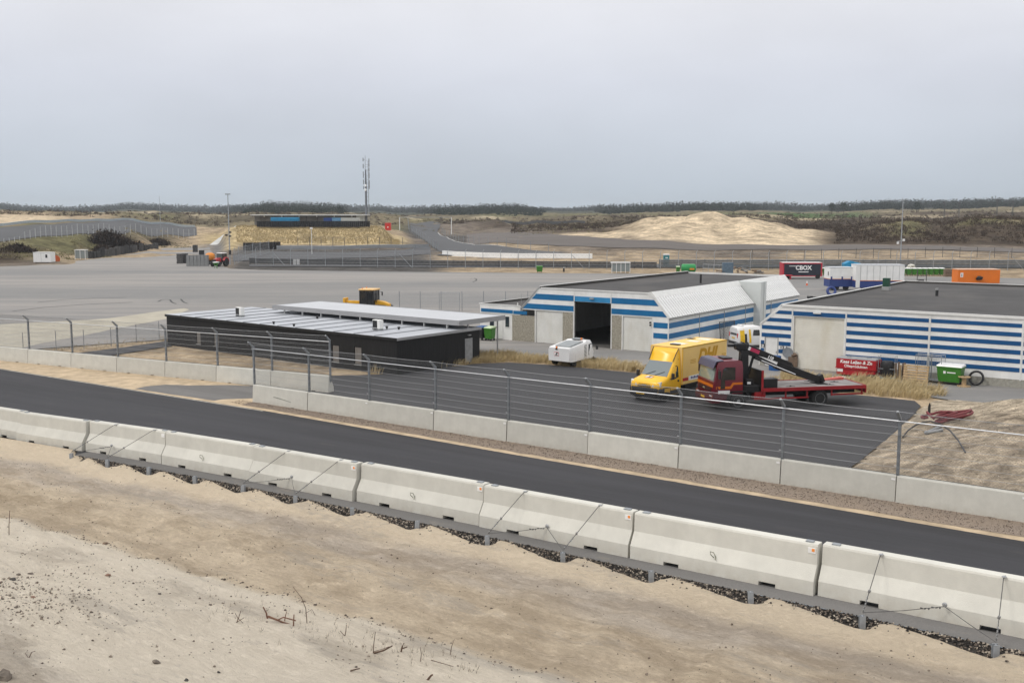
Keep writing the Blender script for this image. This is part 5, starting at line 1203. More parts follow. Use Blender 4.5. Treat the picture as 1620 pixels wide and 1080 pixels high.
# ---- white van with yellow and black flashes between the halls
p = G(1160, 549); th = R(48)
v2 = thing('panel_van', 'small white van with yellow and black flashes parked between the two halls', 'van', p, th)
V2 = [(4.1, [(.6, .4), (.72, .6), (.70, .8), (.6, .9)]), (3.9, [(.78, .3), (.85, .6), (.84, .9), (.72, 1.0)]), (3.1, [(.84, .3), (.89, .7), (.86, 1.05), (.74, 1.16)]), (2.45, [(.85, .3), (.9, .8), (.82, 1.5), (.7, 1.76)]), (2.0, [(.85, .3), (.9, .8), (.82, 1.6), (.7, 1.86)]), (.2, [(.85, .3), (.9, .8), (.83, 1.6), (.7, 1.84)]), (0, [(.8, .35), (.86, .8), (.78, 1.5), (.62, 1.72)])]
loft_body(V2).build('body', WHT, v2, smooth=50)
for s in (1, -1):
    side_strip(V2, (1.32, 1.95, 1.08), (1.38, 1.90, 1.58), s, .014).build('side_window', SIDEG, v2)
    side_strip(V2, (.22, .62, .45), (.16, .56, 1.68), s, .012).build('yellow_flash', M('flash_yellow', (.8, .5, .02), .4), v2); side_strip(V2, (.63, .82, .45), (.60, .78, 1.25), s, .014).build('black_flash', PLASB, v2)
    side_strip(V2, (1.02, 1.2, .45), (.95, 1.12, 1.62), s, .012).build('yellow_flash', M('flash_yellow', (.8, .5, .02), .4), v2)
    wheel(v2, .7, s * .78, .31, .2, RIM); wheel(v2, 3.2, s * .78, .31, .2, RIM)
quadpanel((-.02, .62, 1.1), (-.02, -.62, 1.1), (.03, -.56, 1.55), (.03, .56, 1.55), .03).build('rear_window', SIDEG, v2); MB().cbx((-.03, 0, .85), (.03, .52, .11)).build('number_plate', PLATE, v2)
quadpanel((3.12, -.72, 1.17), (3.12, .72, 1.17), (2.5, .68, 1.72), (2.5, -.68, 1.72), .03).build('windscreen', SIDEG, v2)
for s in (1, -1): MB().cbx((.0, s * .78, 1.1), (.06, .1, .4)).build('tail_light', REDL, v2)
MB().bx(-.08, .2, -.82, .82, .32, .55).build('bumper', PLASB, v2, bevel=.04); MB().cbx((.6, 0, 1.92), (.16, .9, .1)).build('light_bar', STICK, v2); v2.scale = (.95, .95, .9)

# ---- yellow farm tractor behind the canopy
c = AT(585, 470, 104); c.z = 0
JY = M('machine_yellow', (.72, .38, .02), .4, 0, .1, 1.5); JC = M('machine_roof_yellow', (.75, .48, .2), .5, 0, .05)
jt = thing('yellow_tractor', 'yellow tractor with glazed black cab behind the grey canopy', 'tractor', c, -YAW * -1 + R(-14))
for s in (1, -1):
    wheel(jt, 1.5, s * .85, .62, .45, RIMD); wheel(jt, -1.0, s * .85, .75, .5, RIMD)
    MB().prism([(.75, 1.35), (1.1, 1.52), (2.0, 1.5), (2.3, 1.3), (2.25, 1.24), (1.9, 1.4), (1.1, 1.4)], 'y', s * .85 - .28, s * .85 + .28).build('front_fender', PLASB, jt)
    mb = MB(); mb.path([(.85, s * .8, 2.8), (.95, s * 1.25, 2.7)], .02, 4); mb.cbx((.95, s * 1.28, 2.55), (.08, .18, .42)); mb.build('mirror', PLASB, jt)
    MB().bx(-.8, .72, s * .79 - .02, s * .79 + .02, 1.55, 2.96).build('side_window', SIDEG, jt)
for x in (-.82, -.05, .74):
    for s in (1, -1): MB().bx(x - .05, x + .05, s * .82 - .05, s * .82 + .05, 1.3, 3.0).build('cab_pillar', PLASB, jt)
MB().bx(.72, .76, -.76, .76, 1.6, 2.96).build('windscreen', SIDEG, jt); MB().bx(-.86, -.82, -.76, .76, 1.5, 2.96).build('rear_window', SIDEG, jt)
MB().bx(-.95, .9, -.92, .92, 3.0, 3.16).build('cab_roof', JC, jt, bevel=.06); MB().bx(-.9, .8, -.8, .8, .75, 1.5).build('cab_base', PLASB, jt, bevel=.05)
MB().loft([[(.8, -.48, 1.0), (.8, .48, 1.0), (.8, .48, 1.95), (.8, -.48, 1.95)], [(1.6, -.46, 1.0), (1.6, .46, 1.0), (1.6, .42, 1.84), (1.6, -.42, 1.84)], [(2.35, -.38, 1.0), (2.35, .38, 1.0), (2.3, .3, 1.6), (2.3, -.3, 1.6)]]).build('bonnet', JY, jt, smooth=40)
MB().bx(2.3, 2.5, -.5, .5, .8, 1.25).build('front_weight', PLASB, jt, bevel=.04); MB().bx(-2.0, -.9, -.7, .7, .85, 1.25).build('rear_deck', JY, jt, bevel=.03); MB().bx(-2.9, -2.0, -.12, .12, .8, 1.0).build('drawbar', JY, jt); MB().bx(-2.95, -2.7, -.5, .5, 1.0, 2.15).build('rear_rack', JY, jt, bevel=.04); MB().bx(-2.7, -.9, -.25, .25, 1.55, 1.85).build('rear_arm', JY, jt, bevel=.03); jt.scale = (.92, .92, .95)
MB().tube((.95, -.55, 1.8), (.95, -.55, 2.75), .06, 8).build('exhaust', PLASB, jt)
for s in (1, -1): MB().lathe([(.05, 0), (.06, .1), (.01, .14)], 8, (-.6, s * .6, 3.16)).build('beacon', AMB, jt)

# ---- red tractor with orange spreader by the lamp mast
c = G(352, 421); rt = thing('red_tractor', 'red tractor facing the paddock beside the grey block stack', 'tractor', c, -YAW * -1 + R(-112))
TR = M('tractor_red', (.42, .04, .05), .4, 0, .1, 1)
for s in (1, -1):
    wheel(rt, .0, s * .85, .82, .45, RIM); wheel(rt, 2.1, s * .75, .55, .36, RIM)
    MB().prism([(-.85, .95), (-.6, 1.62), (0, 1.85), (.6, 1.62), (.8, 1.2), (.7, 1.15), (.5, 1.5), (0, 1.72), (-.5, 1.5), (-.72, .95)], 'y', s * .85 - .26, s * .85 + .26).build('rear_fender', TR, rt)
    MB().bx(-.5, .75, s * .62 - .015, s * .62 + .015, 1.4, 2.5).build('side_window', SIDEG, rt)
MB().bx(-.6, .9, -.68, .68, 2.52, 2.66).build('cab_roof', STICK, rt, bevel=.05); MB().bx(.76, .79, -.6, .6, 1.45, 2.5).build('windscreen', GLASS('tractor_glass', (.06, .08, .08)), rt); MB().bx(-.6, .8, -.6, .6, .8, 1.4).build('cab_base', PLASB, rt)
for x in (-.55, .75):
    for s in (1, -1): MB().bx(x - .04, x + .04, s * .64 - .04, s * .64 + .04, 1.4, 2.52).build('cab_pillar', PLASB, rt)
MB().loft([[(.8, -.45, .85), (.8, .45, .85), (.8, .42, 1.7), (.8, -.42, 1.7)], [(2.5, -.4, .85), (2.5, .4, .85), (2.45, .32, 1.5), (2.45, -.32, 1.5)]]).build('bonnet', TR, rt, bevel=.1)
MB().bx(2.45, 2.62, -.35, .35, .75, 1.4).build('grille', PLASB, rt)
c = G(333, 418); osr = thing('orange_tank_trailer', 'orange barrel shaped tank implement between grey blocks and red tractor', 'trailer', c, YAW)
MB().lathe([(.1, -.9), (.6, -.85), (.85, -.4), (.88, .3), (.6, .85), (.1, .9)], 14, (0, 0, 1.55), 'x').build('tank', M('implement_orange', (.62, .22, .02), .45, 0, .12, 1.5), osr, smooth=True)
MB().bx(-.8, .8, -.35, .35, .5, .8).build('frame', CHAS, osr)
for s in (1, -1): wheel(osr, 0, s * .7, .42, .28, RIMD)
c = G(342, 424.5); gs = thing('green_spreader', 'small green hopper on legs standing before the red tractor', 'spreader', c, YAW)
GRNP = M('implement_green', (.05, .22, .03), .45, 0, .1, 2)
MB().lathe([(.1, .5), (.25, .55), (.62, 1.1), (.65, 1.12)], 12).build('hopper', GRNP, gs, smooth=40); MB().lathe([(.66, 1.12), (.64, 1.2), (.2, 1.26)], 12).build('lid', STICK, gs, smooth=True)
for x, y in ((-.3, -.2), (.3, -.2), (0, .3)): MB().tube((x, y, 0), (x * .7, y * .7, .8), .04, 6).build('leg', GRNP, gs)
MB().lathe([(.02, .3), (.24, .3), (.24, .34), (.02, .34)], 10).build('spinner', CHAS, gs)
# ================================================================== THINGS IN THE YARD
XD = Vector((1, 0, 0)); YD = Vector((0, 1, 0))
OILR = M('oil_tank_red', (.36, .012, .02), .4, 0, .08, 1.5, 0, dirt=(.2, .02, .02)); LIDG = M('lid_grey', (.36, .37, .38), .5, .2, .1, 2)
WOOD = M('pallet_wood', (.42, .30, .17), .85, 0, .2, 6, 0); WOODD = M('weathered_wood', (.17, .12, .085), .9, 0, .25, 6); GBIN = M('bin_green', (.045, .19, .02), .45, 0, .1, 2, 0, dirt=(.06, .13, .04)); BLUEB = M('barrel_blue', (.012, .08, .25), .45, 0, .08, 2)
p = G(1323, 593.3)
t = thing('oil_tank', 'red oil tank with white lettering and grey lid before the striped hall', 'tank', p, 0)
MB().bx(0, 2.5, 0, 1.15, .08, .52).build('lower_tank', OILR, t, bevel=.03); MB().bx(-.04, 2.54, -.04, 1.19, .522, 1.12).build('upper_tank', OILR, t, bevel=.03); MB().bx(-.07, 2.57, -.07, 1.22, .50, .55).build('rim', OILR, t)
for a, b in ((0, 1.24), (1.26, 2.5)): MB().bx(a, b, 0, 1.15, 1.122, 1.19).build('lid', LIDG, t, bevel=.02)
for x in (.6, 1.9): MB().cbx((x, .6, 1.22), (.3, .06, .05)).build('lid_handle', GALV, t)
for x in (.3, 2.0): MB().bx(x, x + .25, .05, 1.1, 0, .079).build('skid', CHAS, t)
text('lettering', 'Kees Leijen & Zn', .30, STICK, t, plane_m((1.25, -.043, .95), XD), shear=.2, bold=.008, sx=.98); text('lettering', 'Olieprodukten', .25, STICK, t, plane_m((1.25, -.043, .68), XD), bold=.004)
MB().bx(.05, .42, -.012, .0, .27, .46).build('sticker', STICK, t)
def tyre_ring(name, label, c, R0, r0, mat=TYRE, tilt=(0, 0, 0), cat='tyre'):
    mb = MB(); n, m = 22, 8; secs = []
    for k in range(n + 1):
        a = 2 * math.pi * k / n; secs.append([((R0 + r0 * math.cos(b)) * math.cos(a), (R0 + r0 * math.cos(b)) * math.sin(a), r0 * 1.2 * math.sin(b)) for b in [2 * math.pi * q / m for q in range(m)]])
    mb.loft(secs, False); o = mb.build(name, mat, None, smooth=True); o.location = c; o.rotation_euler = tilt; return tag(o, label, cat)
q = G(1380, 600); tyre_ring('tyre', 'black tyre lying flat on the ground beside the red oil tank', (q.x, q.y, .13), .30, .11)
q = G(1386, 597); t = thing('red_crate', 'small red steel crate with pale label beside the red oil tank', 'crate', q + YD * .4, .05)
MB().bx(-.32, .32, -.3, .3, .05, .95).build('body', OILR, t, bevel=.03); MB().bx(-.2, .2, -.312, -.3, .35, .5).build('label_plate', STICK, t)
for x in (-.25, .2): MB().bx(x, x + .06, -.3, .3, 0, .05).build('foot', CHAS, t)
q = G(1401, 600.5); t = thing('black_barrel', 'black ribbed plastic barrel in a wire frame on a blue pallet', 'barrel', q + YD * .3, .1)
MB().lathe([(.02, .16), (.40, .16), (.42, .3), (.40, .45), (.43, .6), (.41, .8), (.43, 1.0), (.36, 1.15), (.02, 1.18)], 14).build('barrel', PLASB, t, smooth=40)
MB().bx(-.55, .55, -.4, .4, .08, .15).build('pallet', M('pallet_blue', (.08, .25, .33), .6), t)
for x in (-.5, .5):
    for y in (-.35, .35): MB().tube((x, y, .02), (x, y, 1.5), .018, 5).build('frame_post', GALV, t)
for z in (.7, 1.45):
    for y in (-.35, .35): MB().tube((-.5, y, z), (.5, y, z), .014, 5).build('frame_bar', GALV, t)
q = G(1419, 603); t = thing('post_bundle', 'bundle of weathered timber posts standing upright by the wall', 'timber', q + YD * .5, 0)
for k in range(7):
    x, y = -.35 + .13 * k, random.uniform(-.1, .15); MB().cbx((x, y, .5 + .04 * (k % 3)), (.10, .12, .98 + .08 * (k % 3)), .2 * k, R(random.uniform(-5, 5)), R(random.uniform(-6, 6))).build('post', WOODD if k % 3 else WOOD, t)
q = G(1447, 606.5); t = thing('wooden_pallet', 'pale wooden pallet leaning on edge in front of the cage trolleys', 'pallet', q, R(-1)); t.rotation_euler = (R(-12), 0, R(-2))
for k in range(7): MB().bx(-.75, .75, -.02, .0, .03 + k * .165, .15 + k * .165).build('board', WOOD, t)
for x in (-.72, 0, .66): MB().bx(x, x + .08, .002, .10, .02, 1.15).build('bearer', WOOD, t)
for k in (0, 3, 6): MB().bx(-.75, .75, .102, .122, .03 + k * .165, .15 + k * .165).build('board', WOODD, t)
for i, (u, v, lab) in enumerate(((1455, 605, 'empty wire cage trolley behind the leaning pallet'), (1475, 607, 'empty wire cage trolley between the pallet and the green bin'))):
    q = G(u, v); t = thing('cage_trolley', lab, 'trolley', q + YD * .75, R(3 - 8 * i), 'wire cage trolleys by the striped hall')
    for x in (-.42, .42):
        for y in (-.33, .33): MB().tube((x, y, .06), (x, y, 1.72), .02, 6).build('upright', GALV, t)
    for y in (-.33, .33):
        MB().tube((-.42, y, 1.70), (.42, y, 1.70), .018, 5).build('top_bar', GALV, t); mb = MB()
    MB().bx(-.42, .42, -.33, .33, .14, .18).build('base', GALV, t)
    mb = MB()
    for k in range(9):
        mb.tube((-.42 + .105 * k, .33, .18), (-.42 + .105 * k, .33, 1.7), .005, 4); mb.tube((-.42, .33, .3 + .16 * k), (.42, .33, .3 + .16 * k), .005, 4)
    mb.build('back_mesh', WIRE, t)
    for x in (-.36, .36):
        for y in (-.28, .28): MB().lathe([(.02, -.02), (.06, -.02), (.06, .02), (.02, .02)], 8, (x, y, .062), 'y').build('castor', TYRE, t)
def wheelie_bin(u, v, label, w, d, h, rz, body=GBIN, lid=None, off=0.0, group=None, four=True, brand=False, p=None):
    q = p if p is not None else G(u, v); t = thing('waste_bin', label, 'bin', q + YD * off, rz, group)
    MB().loft([[(-w * .42, -d * .4, .16), (w * .42, -d * .4, .16), (w * .42, d * .4, .16), (-w * .42, d * .4, .16)], [(-w * .47, -d * .46, h * .5), (w * .47, -d * .46, h * .5), (w * .47, d * .46, h * .5), (-w * .47, d * .46, h * .5)], [(-w / 2, -d / 2, h), (w / 2, -d / 2, h), (w / 2, d / 2, h), (-w / 2, d / 2, h)]]).build('body', body, t, bevel=.03)
    MB().bx(-w * .53, w * .53, -d * .54, d * .54, h - .06, h).build('rim', body, t, bevel=.01)
    MB().loft([[(-w * .53, -d * .54, h + .002), (w * .53, -d * .54, h + .002), (w * .53, d * .56, h + .002), (-w * .53, d * .56, h + .002)], [(-w * .5, -d * .45, h + .08), (w * .5, -d * .45, h + .08), (w * .5, d * .5, h + .14), (-w * .5, d * .5, h + .14)]]).build('lid', lid or body, t, bevel=.02)
    for x in (-w * .36, w * .36):
        for y in ((-d * .34, d * .34) if four else (d * .36,)): MB().lathe([(.03, -.03), (.09, -.03), (.09, .03), (.03, .03)], 10, (x, y, .092), 'x').build('wheel', TYRE, t)
    if brand:
        MB().bx(-.32, -.18, -d * .47 - .012, -d * .46, h * .62, h * .76).build('logo_mark', STICK, t); MB().bx(-.1, .4, -d * .47 - .012, -d * .46, h * .66, h * .72).build('logo_line', STICK, t)
    return t
wheelie_bin(1500, 609, 'large green wheeled bin with white lid against the striped hall', 1.45, .95, 1.12, R(-2), lid=STICK, off=.5, brand=True)
q = G(1523, 612); t = thing('cable_reel', 'small wooden cable reel standing right of the green bin', 'reel', q + YD * .3)
MB().lathe([(.03, 0), (.40, 0), (.40, .05), (.14, .05), (.13, .56), (.36, .56), (.36, .61), (.03, .61)], 16).build('drum', WOOD, t, smooth=30); MB().lathe([(.02, .612), (.05, .612), (.05, .63), (.02, .63)], 8).build('hub', CHAS, t)
q = G(1541, 611); tyre_ring('hose_coil', 'thick black hose coil leaning upright against the concrete base', (q.x, q.y + .5, .46), .40, .07, PLASB, (R(78), 0, R(-4)), 'hose')
# sheet on the ground
a = [G(u, v) for u, v in ((1312, 597.5), (1330, 596), (1385, 603.5), (1370, 606.5))]
t = thing('ground_sheet', 'green and white printed sheet lying flat before the red oil tank', 'sheet', (a[0].x, a[0].y, 0)); o0 = Vector(t.location)
MB().add([Vector((p.x, p.y, .055)) - o0 for p in a] + [Vector((p.x, p.y, .03)) - o0 for p in a], [(0, 1, 2, 3), (7, 6, 5, 4), (0, 4, 5, 1), (1, 5, 6, 2), (2, 6, 7, 3), (3, 7, 4, 0)]).build('sheet', M('sheet_green', (.12, .32, .10), .5, 0, .2, 1.5, 0, dirt=(.7, .72, .7), dirt_amt=.9), t)
b = [lerp(a[0], a[3], .0), a[1], lerp(a[1], a[2], .33), lerp(a[0], a[3], .33)]
MB().add([Vector((p.x, p.y, .062)) - o0 for p in b] + [Vector((p.x, p.y, .057)) - o0 for p in b], [(0, 1, 2, 3), (7, 6, 5, 4), (0, 4, 5, 1), (1, 5, 6, 2), (2, 6, 7, 3), (3, 7, 4, 0)]).build('white_corner', STICK, t)
# blue barrel and small cart by the personnel door
q = G(1223, 586); t = thing('blue_barrel', 'blue steel drum standing before the white door of the striped hall', 'barrel', q + YD * .3)
MB().lathe([(.02, 0), (.40, 0), (.40, .30), (.42, .32), (.40, .34), (.40, .62), (.42, .64), (.40, .66), (.40, .95), (.02, .95)], 16).build('drum', BLUEB, t, smooth=30); MB().lathe([(.36, .951), (.38, .951), (.38, .97), (.36, .97)], 16).build('rim', BLUEB, t)
q = G(1247, 583); t = thing('hose_cart', 'hose cart with pale wheel and dark bundle beside the beige roller door', 'cart', q + YD * .5, R(8))
MB().lathe([(.30, -.03), (.36, -.04), (.36, .04), (.30, .03)], 16, (-.2, -.2, 1.05), 'y').build('reel_ring', GALV, t, smooth=30); MB().lathe([(.02, -.02), (.29, -.015), (.29, .015), (.02, .02)], 12, (-.2, -.2, 1.05), 'y').build('reel_disc', M('reel_cream', (.45, .42, .36), .6), t)
MB().cbx((.15, .0, .45), (.6, .5, .7)).build('crate', WOODD, t, bevel=.02); mb = MB(); mb.path([(.4, 0, .1), (.45, 0, 1.0), (.3, 0, 1.1)], .025, 6); mb.build('handle', GALV, t); MB().rock((.2, -.05, .9), .28, .5, 4).build('bundle', WOODD, t)
for s in (-1, 1): MB().lathe([(.03, -.03), (.14, -.03), (.14, .03), (.03, .03)], 10, (.1, s * .28, .14), 'y').build('wheel', TYRE, t)
# bins by the annex
wheelie_bin(775, 538.5, 'green wheeled bin with pale lid by the annex windows', .72, .75, 1.05, R(5), lid=M('bin_lid_pale', (.5, .6, .4), .5))
wheelie_bin(762.5, 537.5, 'black wheeled bin with blue lid left of the green bin', .72, .75, 1.05, R(-5), body=PLASB, lid=BLUEB)
q = G(753.5, 537.5); t = thing('traffic_cone', 'orange and white traffic cone beside the black cabin end', 'cone', q)
MB().bx(-.16, .16, -.16, .16, 0, .04).build('base', M('cone_orange', (.7, .14, .05), .5), t); MB().lathe([(.12, .04), (.09, .25)], 12).build('lower_cone', M('cone_orange', (.7, .14, .05), .5), t); MB().lathe([(.088, .251), (.06, .45)], 12).build('white_band', STICK, t); MB().lathe([(.058, .451), (.025, .68)], 12).build('tip', M('cone_orange', (.7, .14, .05), .5), t)
# leaning mesh panel by the garage flank
a, b = G(1130, 545), G(1150, 543); d = (b - a); t = thing('fence_panel', 'dark mesh fence panel leaning by the striped garage flank', 'fence', a + YD * 1.2); t.rotation_euler = (R(-6), 0, math.atan2(d.y, d.x)); L = d.length + .3
for x in (0, L): MB().tube((x, 0, 0), (x, 0, 1.75), .03, 6).build('frame_post', WIRE_D, t)
for z in (.2, 1.73): MB().tube((0, 0, z), (L, 0, z), .025, 6).build('frame_bar', WIRE_D, t)
mb = link_mesh(L, 1.5, .07, .006); o = mb.build('mesh', WIRE_D, t); o.location = (0, 0, .22)

# ---- pipes and hoses on the sand heap
def heap(u, v):
    z = 0.9
    for _ in range(6): p = G(u, v, z); z = mound_h(p.x, p.y)
    return G(u, v, z)
q = heap(1500, 668); t = thing('hose_coil', 'dark red ribbed hose lying in loose coils on the sand heap', 'hose', q)
HR = M('hose_dark_red', (.16, .03, .035), .6, 0, .15, 6); pts = []
for k in range(110):
    a = k * .27; rr = .62 + .12 * math.sin(k * .19) + .05 * math.sin(k * .9); cx = -.15 + .55 * math.sin(k * .035); x, y = cx + rr * math.cos(a), .1 + rr * 1.25 * math.sin(a)
    z = mound_h(q.x + x, q.y + y) - q.z + .07 + .0036 * k
    pts.append((x, y, z))
mb = MB(); mb.path(pts, .06, 7); mb.build('hose', HR, t, smooth=True)
mb = MB(); mb.path([(-.9, .35, .15), (-1.05, .25, .35), (-.9, .0, .3), (-.6, -.2, .15)], .06, 7); mb.build('hose_end', HR, t, smooth=True)
for k in (20, 60, 100): MB().lathe([(.066, -.05), (.075, 0), (.066, .05)], 8, pts[k], 'x').build('joint_ring', HR, t)
q = heap(1470, 655); o = MB().prism([(-.06, -.08), (.06, -.08), (.05, .45), (.0, .62), (-.07, .40)], 'y', -.03, .03).build('black_stake', PLASB); o.location = q; tag(o, 'short black stake sticking up behind the red hose', 'stake')
q = heap(1476, 683); t = thing('drain_pipe', 'grey plastic drain pipe with an elbow lying on the sand heap', 'pipe', q); PG = M('pipe_grey', (.26, .27, .28), .5, 0, .08)
def on(dx, dy, up=.08): return (dx, dy, mound_h(q.x + dx, q.y + dy) - q.z + up)
MB().path([on(.15, .75), on(.0, .2), on(-.22, -.35)], .07, 8).build('pipe', PG, t, smooth=True); MB().path([on(-.2, -.3), on(-.22, -.42), on(-.1, -.5)], .085, 8).build('elbow', PG, t, smooth=True); MB().path([on(-.12, -.49), on(.25, -.42), on(.45, -.38)], .07, 8).build('pipe', PG, t, smooth=True); MB().path([on(.43, -.385), on(.52, -.37)], .08, 8).build('pipe_socket', PG, t)
pts = [heap(u, v) for u, v in ((1428, 693), (1436, 686), (1447, 681), (1460, 677.5), (1472, 677), (1487, 681), (1502, 689), (1515, 701), (1527, 717))]; q0 = Vector(pts[0])
t = MB(); t.path([p - q0 + Vector((0, 0, .05 + .28 * math.sin(math.pi * i / 8))) for i, p in enumerate(pts)], .035, 6); o = t.build('bent_pipe', PLASB, None, smooth=True); o.location = q0; tag(o, 'thin black pipe bent in a long arc over the sand heap', 'pipe')
# ================================================================== ACROSS THE PADDOCK
def GT(u, y):                          # terrain point at column u, distance y
    l = QL(u, y); X, Y = to_world(l, y); return Vector((X, Y, tz(l, y)))
def dep(v): return H * (FPX / CP) / (v - 337.0)
STEELG = M('mast_steel', (.36, .38, .40), .5, .4, .1, 3); DARKT = M('dark_tyres', (.022, .022, .024), .9, 0, .3, 3); GREYB = M('grey_block', (.23, .235, .235), .8, 0, .12, 2)
FW = M('far_wire', (.30, .31, .32), .6, .3, .1)
# ---- fence along the far edge of the paddock
fpts = []
u = 405.0
while u < 1660:
    v = interp(u, [405, 700, 1000, 1300, 1660], [419.5, 424, 426, 427, 428.2]); fpts.append(G(u, v, 0)); u += interp(u, [405, 1000, 1600], [27.4, 28.2, 29.6])
fr = post_fence('perimeter_fence', 'long tall mesh fence on steel posts along the far paddock edge', fpts, [3.25] * len(fpts), .055, .9, 6, .016, STEELG, True, STEELG, .35, FW)
for u in (432, 632, 905, 1600):
    p = G(u, interp(u, [405, 700, 1000, 1300, 1660], [419.5, 424, 426, 427, 428.2])) - fpts[0]; d = Vector((CY, SY, 0))
    MB().tube(p + Vector((0, 0, 2.6)), p + d * 2.4, .05, 6).build('brace', STEELG, fr)
fp2 = [GT(u, 232) for u in np.arange(1192, 1640, 27.5)]
post_fence('mesh_fence', 'second row of dark fence posts behind the guard rail at right', fp2, [2.3] * len(fp2), .06, .9, 4, .014, WIRE_D, False, WIRE_D, 0, FW)
fp3 = [GT(u, 297) for u in np.arange(470, 640, 18.5)]
post_fence('embankment_fence', 'dark thin fence at the foot of the yellow embankment', fp3, [3.2] * len(fp3), .07, .9, 3, .014, WIRE_D, False, WIRE_D, 0, FW)
# left cluster of fence posts by the lamp mast
fpL = [GT(u, y) for u, y in ((368, 214), (375, 222), (386, 236), (398, 250), (410, 262), (424, 275))]
post_fence('mesh_fence', 'short fence run turning away behind the lamp mast', fpL, [3.2] * len(fpL), .06, .9, 5, .016, STEELG, True, STEELG, .35, FW)
# ---- guard rails
def rail_run(label, us, ys, n=3, h=.33, mat=None, z0=.25, pm=None, step=4.0):
    pts = [GT(u, y) for u, y in zip(us, ys)]; r = thing('guard_rail', label, 'guard rail', pts[0]); o = pts[0]; mat = mat or GALV
    for k in range(n):
        secs = []
        for p in pts:
            q = p - o; z = z0 + k * h
            secs.append([q + Vector((0, -.0, z)), q + Vector((-SY * -.08, -CY * .08, z + h * .25)), q + Vector((0, 0, z + h * .5)), q + Vector((-SY * -.08, -CY * .08, z + h * .7)), q + Vector((0, 0, z + h * .9)), q + Vector((0, .1, z + h * .9)), q + Vector((0, .1, z))])
        MB().loft(secs).build('rail', mat, r)
    tot = 0
    for a, b in zip(pts[:-1], pts[1:]):
        L = (b - a).length; m = max(1, int(L / step))
        for i in range(m):
            q = lerp(a, b, i / m) - o; MB().bx(q.x - .06, q.x + .06, q.y + .12, q.y + .24, q.z - .3, q.z + z0 + n * h + .05).build('post', pm or mat, r)
    return r
RAILD = M('weathered_rail', (.085, .088, .093), .6, .3, .2, 1.5); RAILB = M('blue_grey_rail', (.17, .19, .205), .5, .4, .15, 1.2)
us = list(range(392, 1050, 36)); rail_run('dark triple guard rail behind the far paddock fence, left stretch', us, [interp(u, [392, 700, 1050], [216, 205, 199]) for u in us], 3, .36, RAILD)
us = list(range(1044, 1690, 36)); rail_run('blue grey triple guard rail behind the far fence, right stretch', us, [interp(u, [1044, 1690], [199, 197]) for u in us], 4, .38, RAILB)
us = list(range(436, 690, 22)); rail_run('pale guard rail at the foot of the yellow embankment', us, [interp(u, [436, 560, 640, 690], [288, 292, 296, 312]) for u in us], 2, .5, GALV, .3)
# ---- track ribbons beyond the fence
def ribbon(name, pts, mat, lift=.12, sub=8):
    """paved strip: (column, near distance, far distance) rows draped on the ground"""
    vs, fs = [], []; rows = []
    for (a, b) in zip(pts[:-1], pts[1:]):
        for k in range(sub): t = k / sub; rows.append(tuple(lerp(p, q, t) for p, q in zip(a, b)))
    rows.append(pts[-1]); m = 7
    for u, y0, y1 in rows:
        for k in range(m):
            y = lerp(y0, y1, k / (m - 1)); p = GT(u, y); vs.append((p.x, p.y, p.z + lift))
    for i in range(len(rows) - 1):
        for k in range(m - 1): fs.append((i * m + k, (i + 1) * m + k, (i + 1) * m + k + 1, i * m + k + 1))
    me = bpy.data.meshes.new(name); me.from_pydata(vs, [], fs); me.update(); me.materials.append(mat); me.polygons.foreach_set('use_smooth', [True] * len(fs))
    o = bpy.data.objects.new(name, me); COL.objects.link(o); return tag(o, kind='structure')
FART = asphalt_mat('far_track_asphalt', (.080, .082, .087), .1); FARB = asphalt_mat('far_gravel_strip', (.115, .10, .09), .18)
ribbon('far_track', [(-300, 255, 300), (0, 252, 292), (60, 266, 306), (120, 284, 332), (180, 312, 362), (240, 345, 390), (310, 372, 405)], FART)
ribbon('inner_track', [(366, 228, 262), (420, 236, 282), (500, 240, 284), (580, 246, 282), (640, 254, 292), (680, 270, 322)], FART)
def ribbon2(name, rows, mat, lift=.14, sub=5, m=9):
    """paved strip running away: (left column, right column, distance)"""
    R_ = []; vs, fs = [], []
    for a, b in zip(rows[:-1], rows[1:]):
        for k in range(sub): R_.append(tuple(lerp(p, q, k / sub) for p, q in zip(a, b)))
    R_.append(rows[-1])
    for u0, u1, y in R_:
        for k in range(m): p = GT(lerp(u0, u1, k / (m - 1)), y); vs.append((p.x, p.y, p.z + lift))
    for i in range(len(R_) - 1):
        for k in range(m - 1): fs.append((i * m + k, i * m + k + 1, (i + 1) * m + k + 1, (i + 1) * m + k))
    me = bpy.data.meshes.new(name); me.from_pydata(vs, [], fs); me.update(); me.materials.append(mat); me.polygons.foreach_set('use_smooth', [True] * len(fs))
    o = bpy.data.objects.new(name, me); COL.objects.link(o); return tag(o, kind='structure')
RISE = [(690, 905, 258), (700, 845, 272), (693, 800, 292), (683, 752, 322), (670, 720, 357), (658, 699, 402), (650, 690, 452), (648, 698, 505)]
ribbon2('rising_track', RISE, FART, .22)
LN = M('far_line_white', (.6, .6, .58), .7)
ribbon2('track_edge_line', [(r[1] - 2.2 * 290 / r[2], r[1] - .6 * 290 / r[2], r[2]) for r in RISE[2:7]], LN, .26, 5, 2)
ribbon('outer_track', [(392, 206, 214), (700, 203, 213), (1044, 201, 216), (1300, 200, 214), (1660, 199, 213)], FART, .12)
ribbon('gravel_strip', [(738, 330, 425), (800, 312, 390), (900, 282, 330), (1000, 268, 300), (1100, 262, 286), (1220, 262, 280), (1340, 254, 278), (1460, 252, 275), (1560, 250, 272), (1700, 246, 266)], FARB, .12)
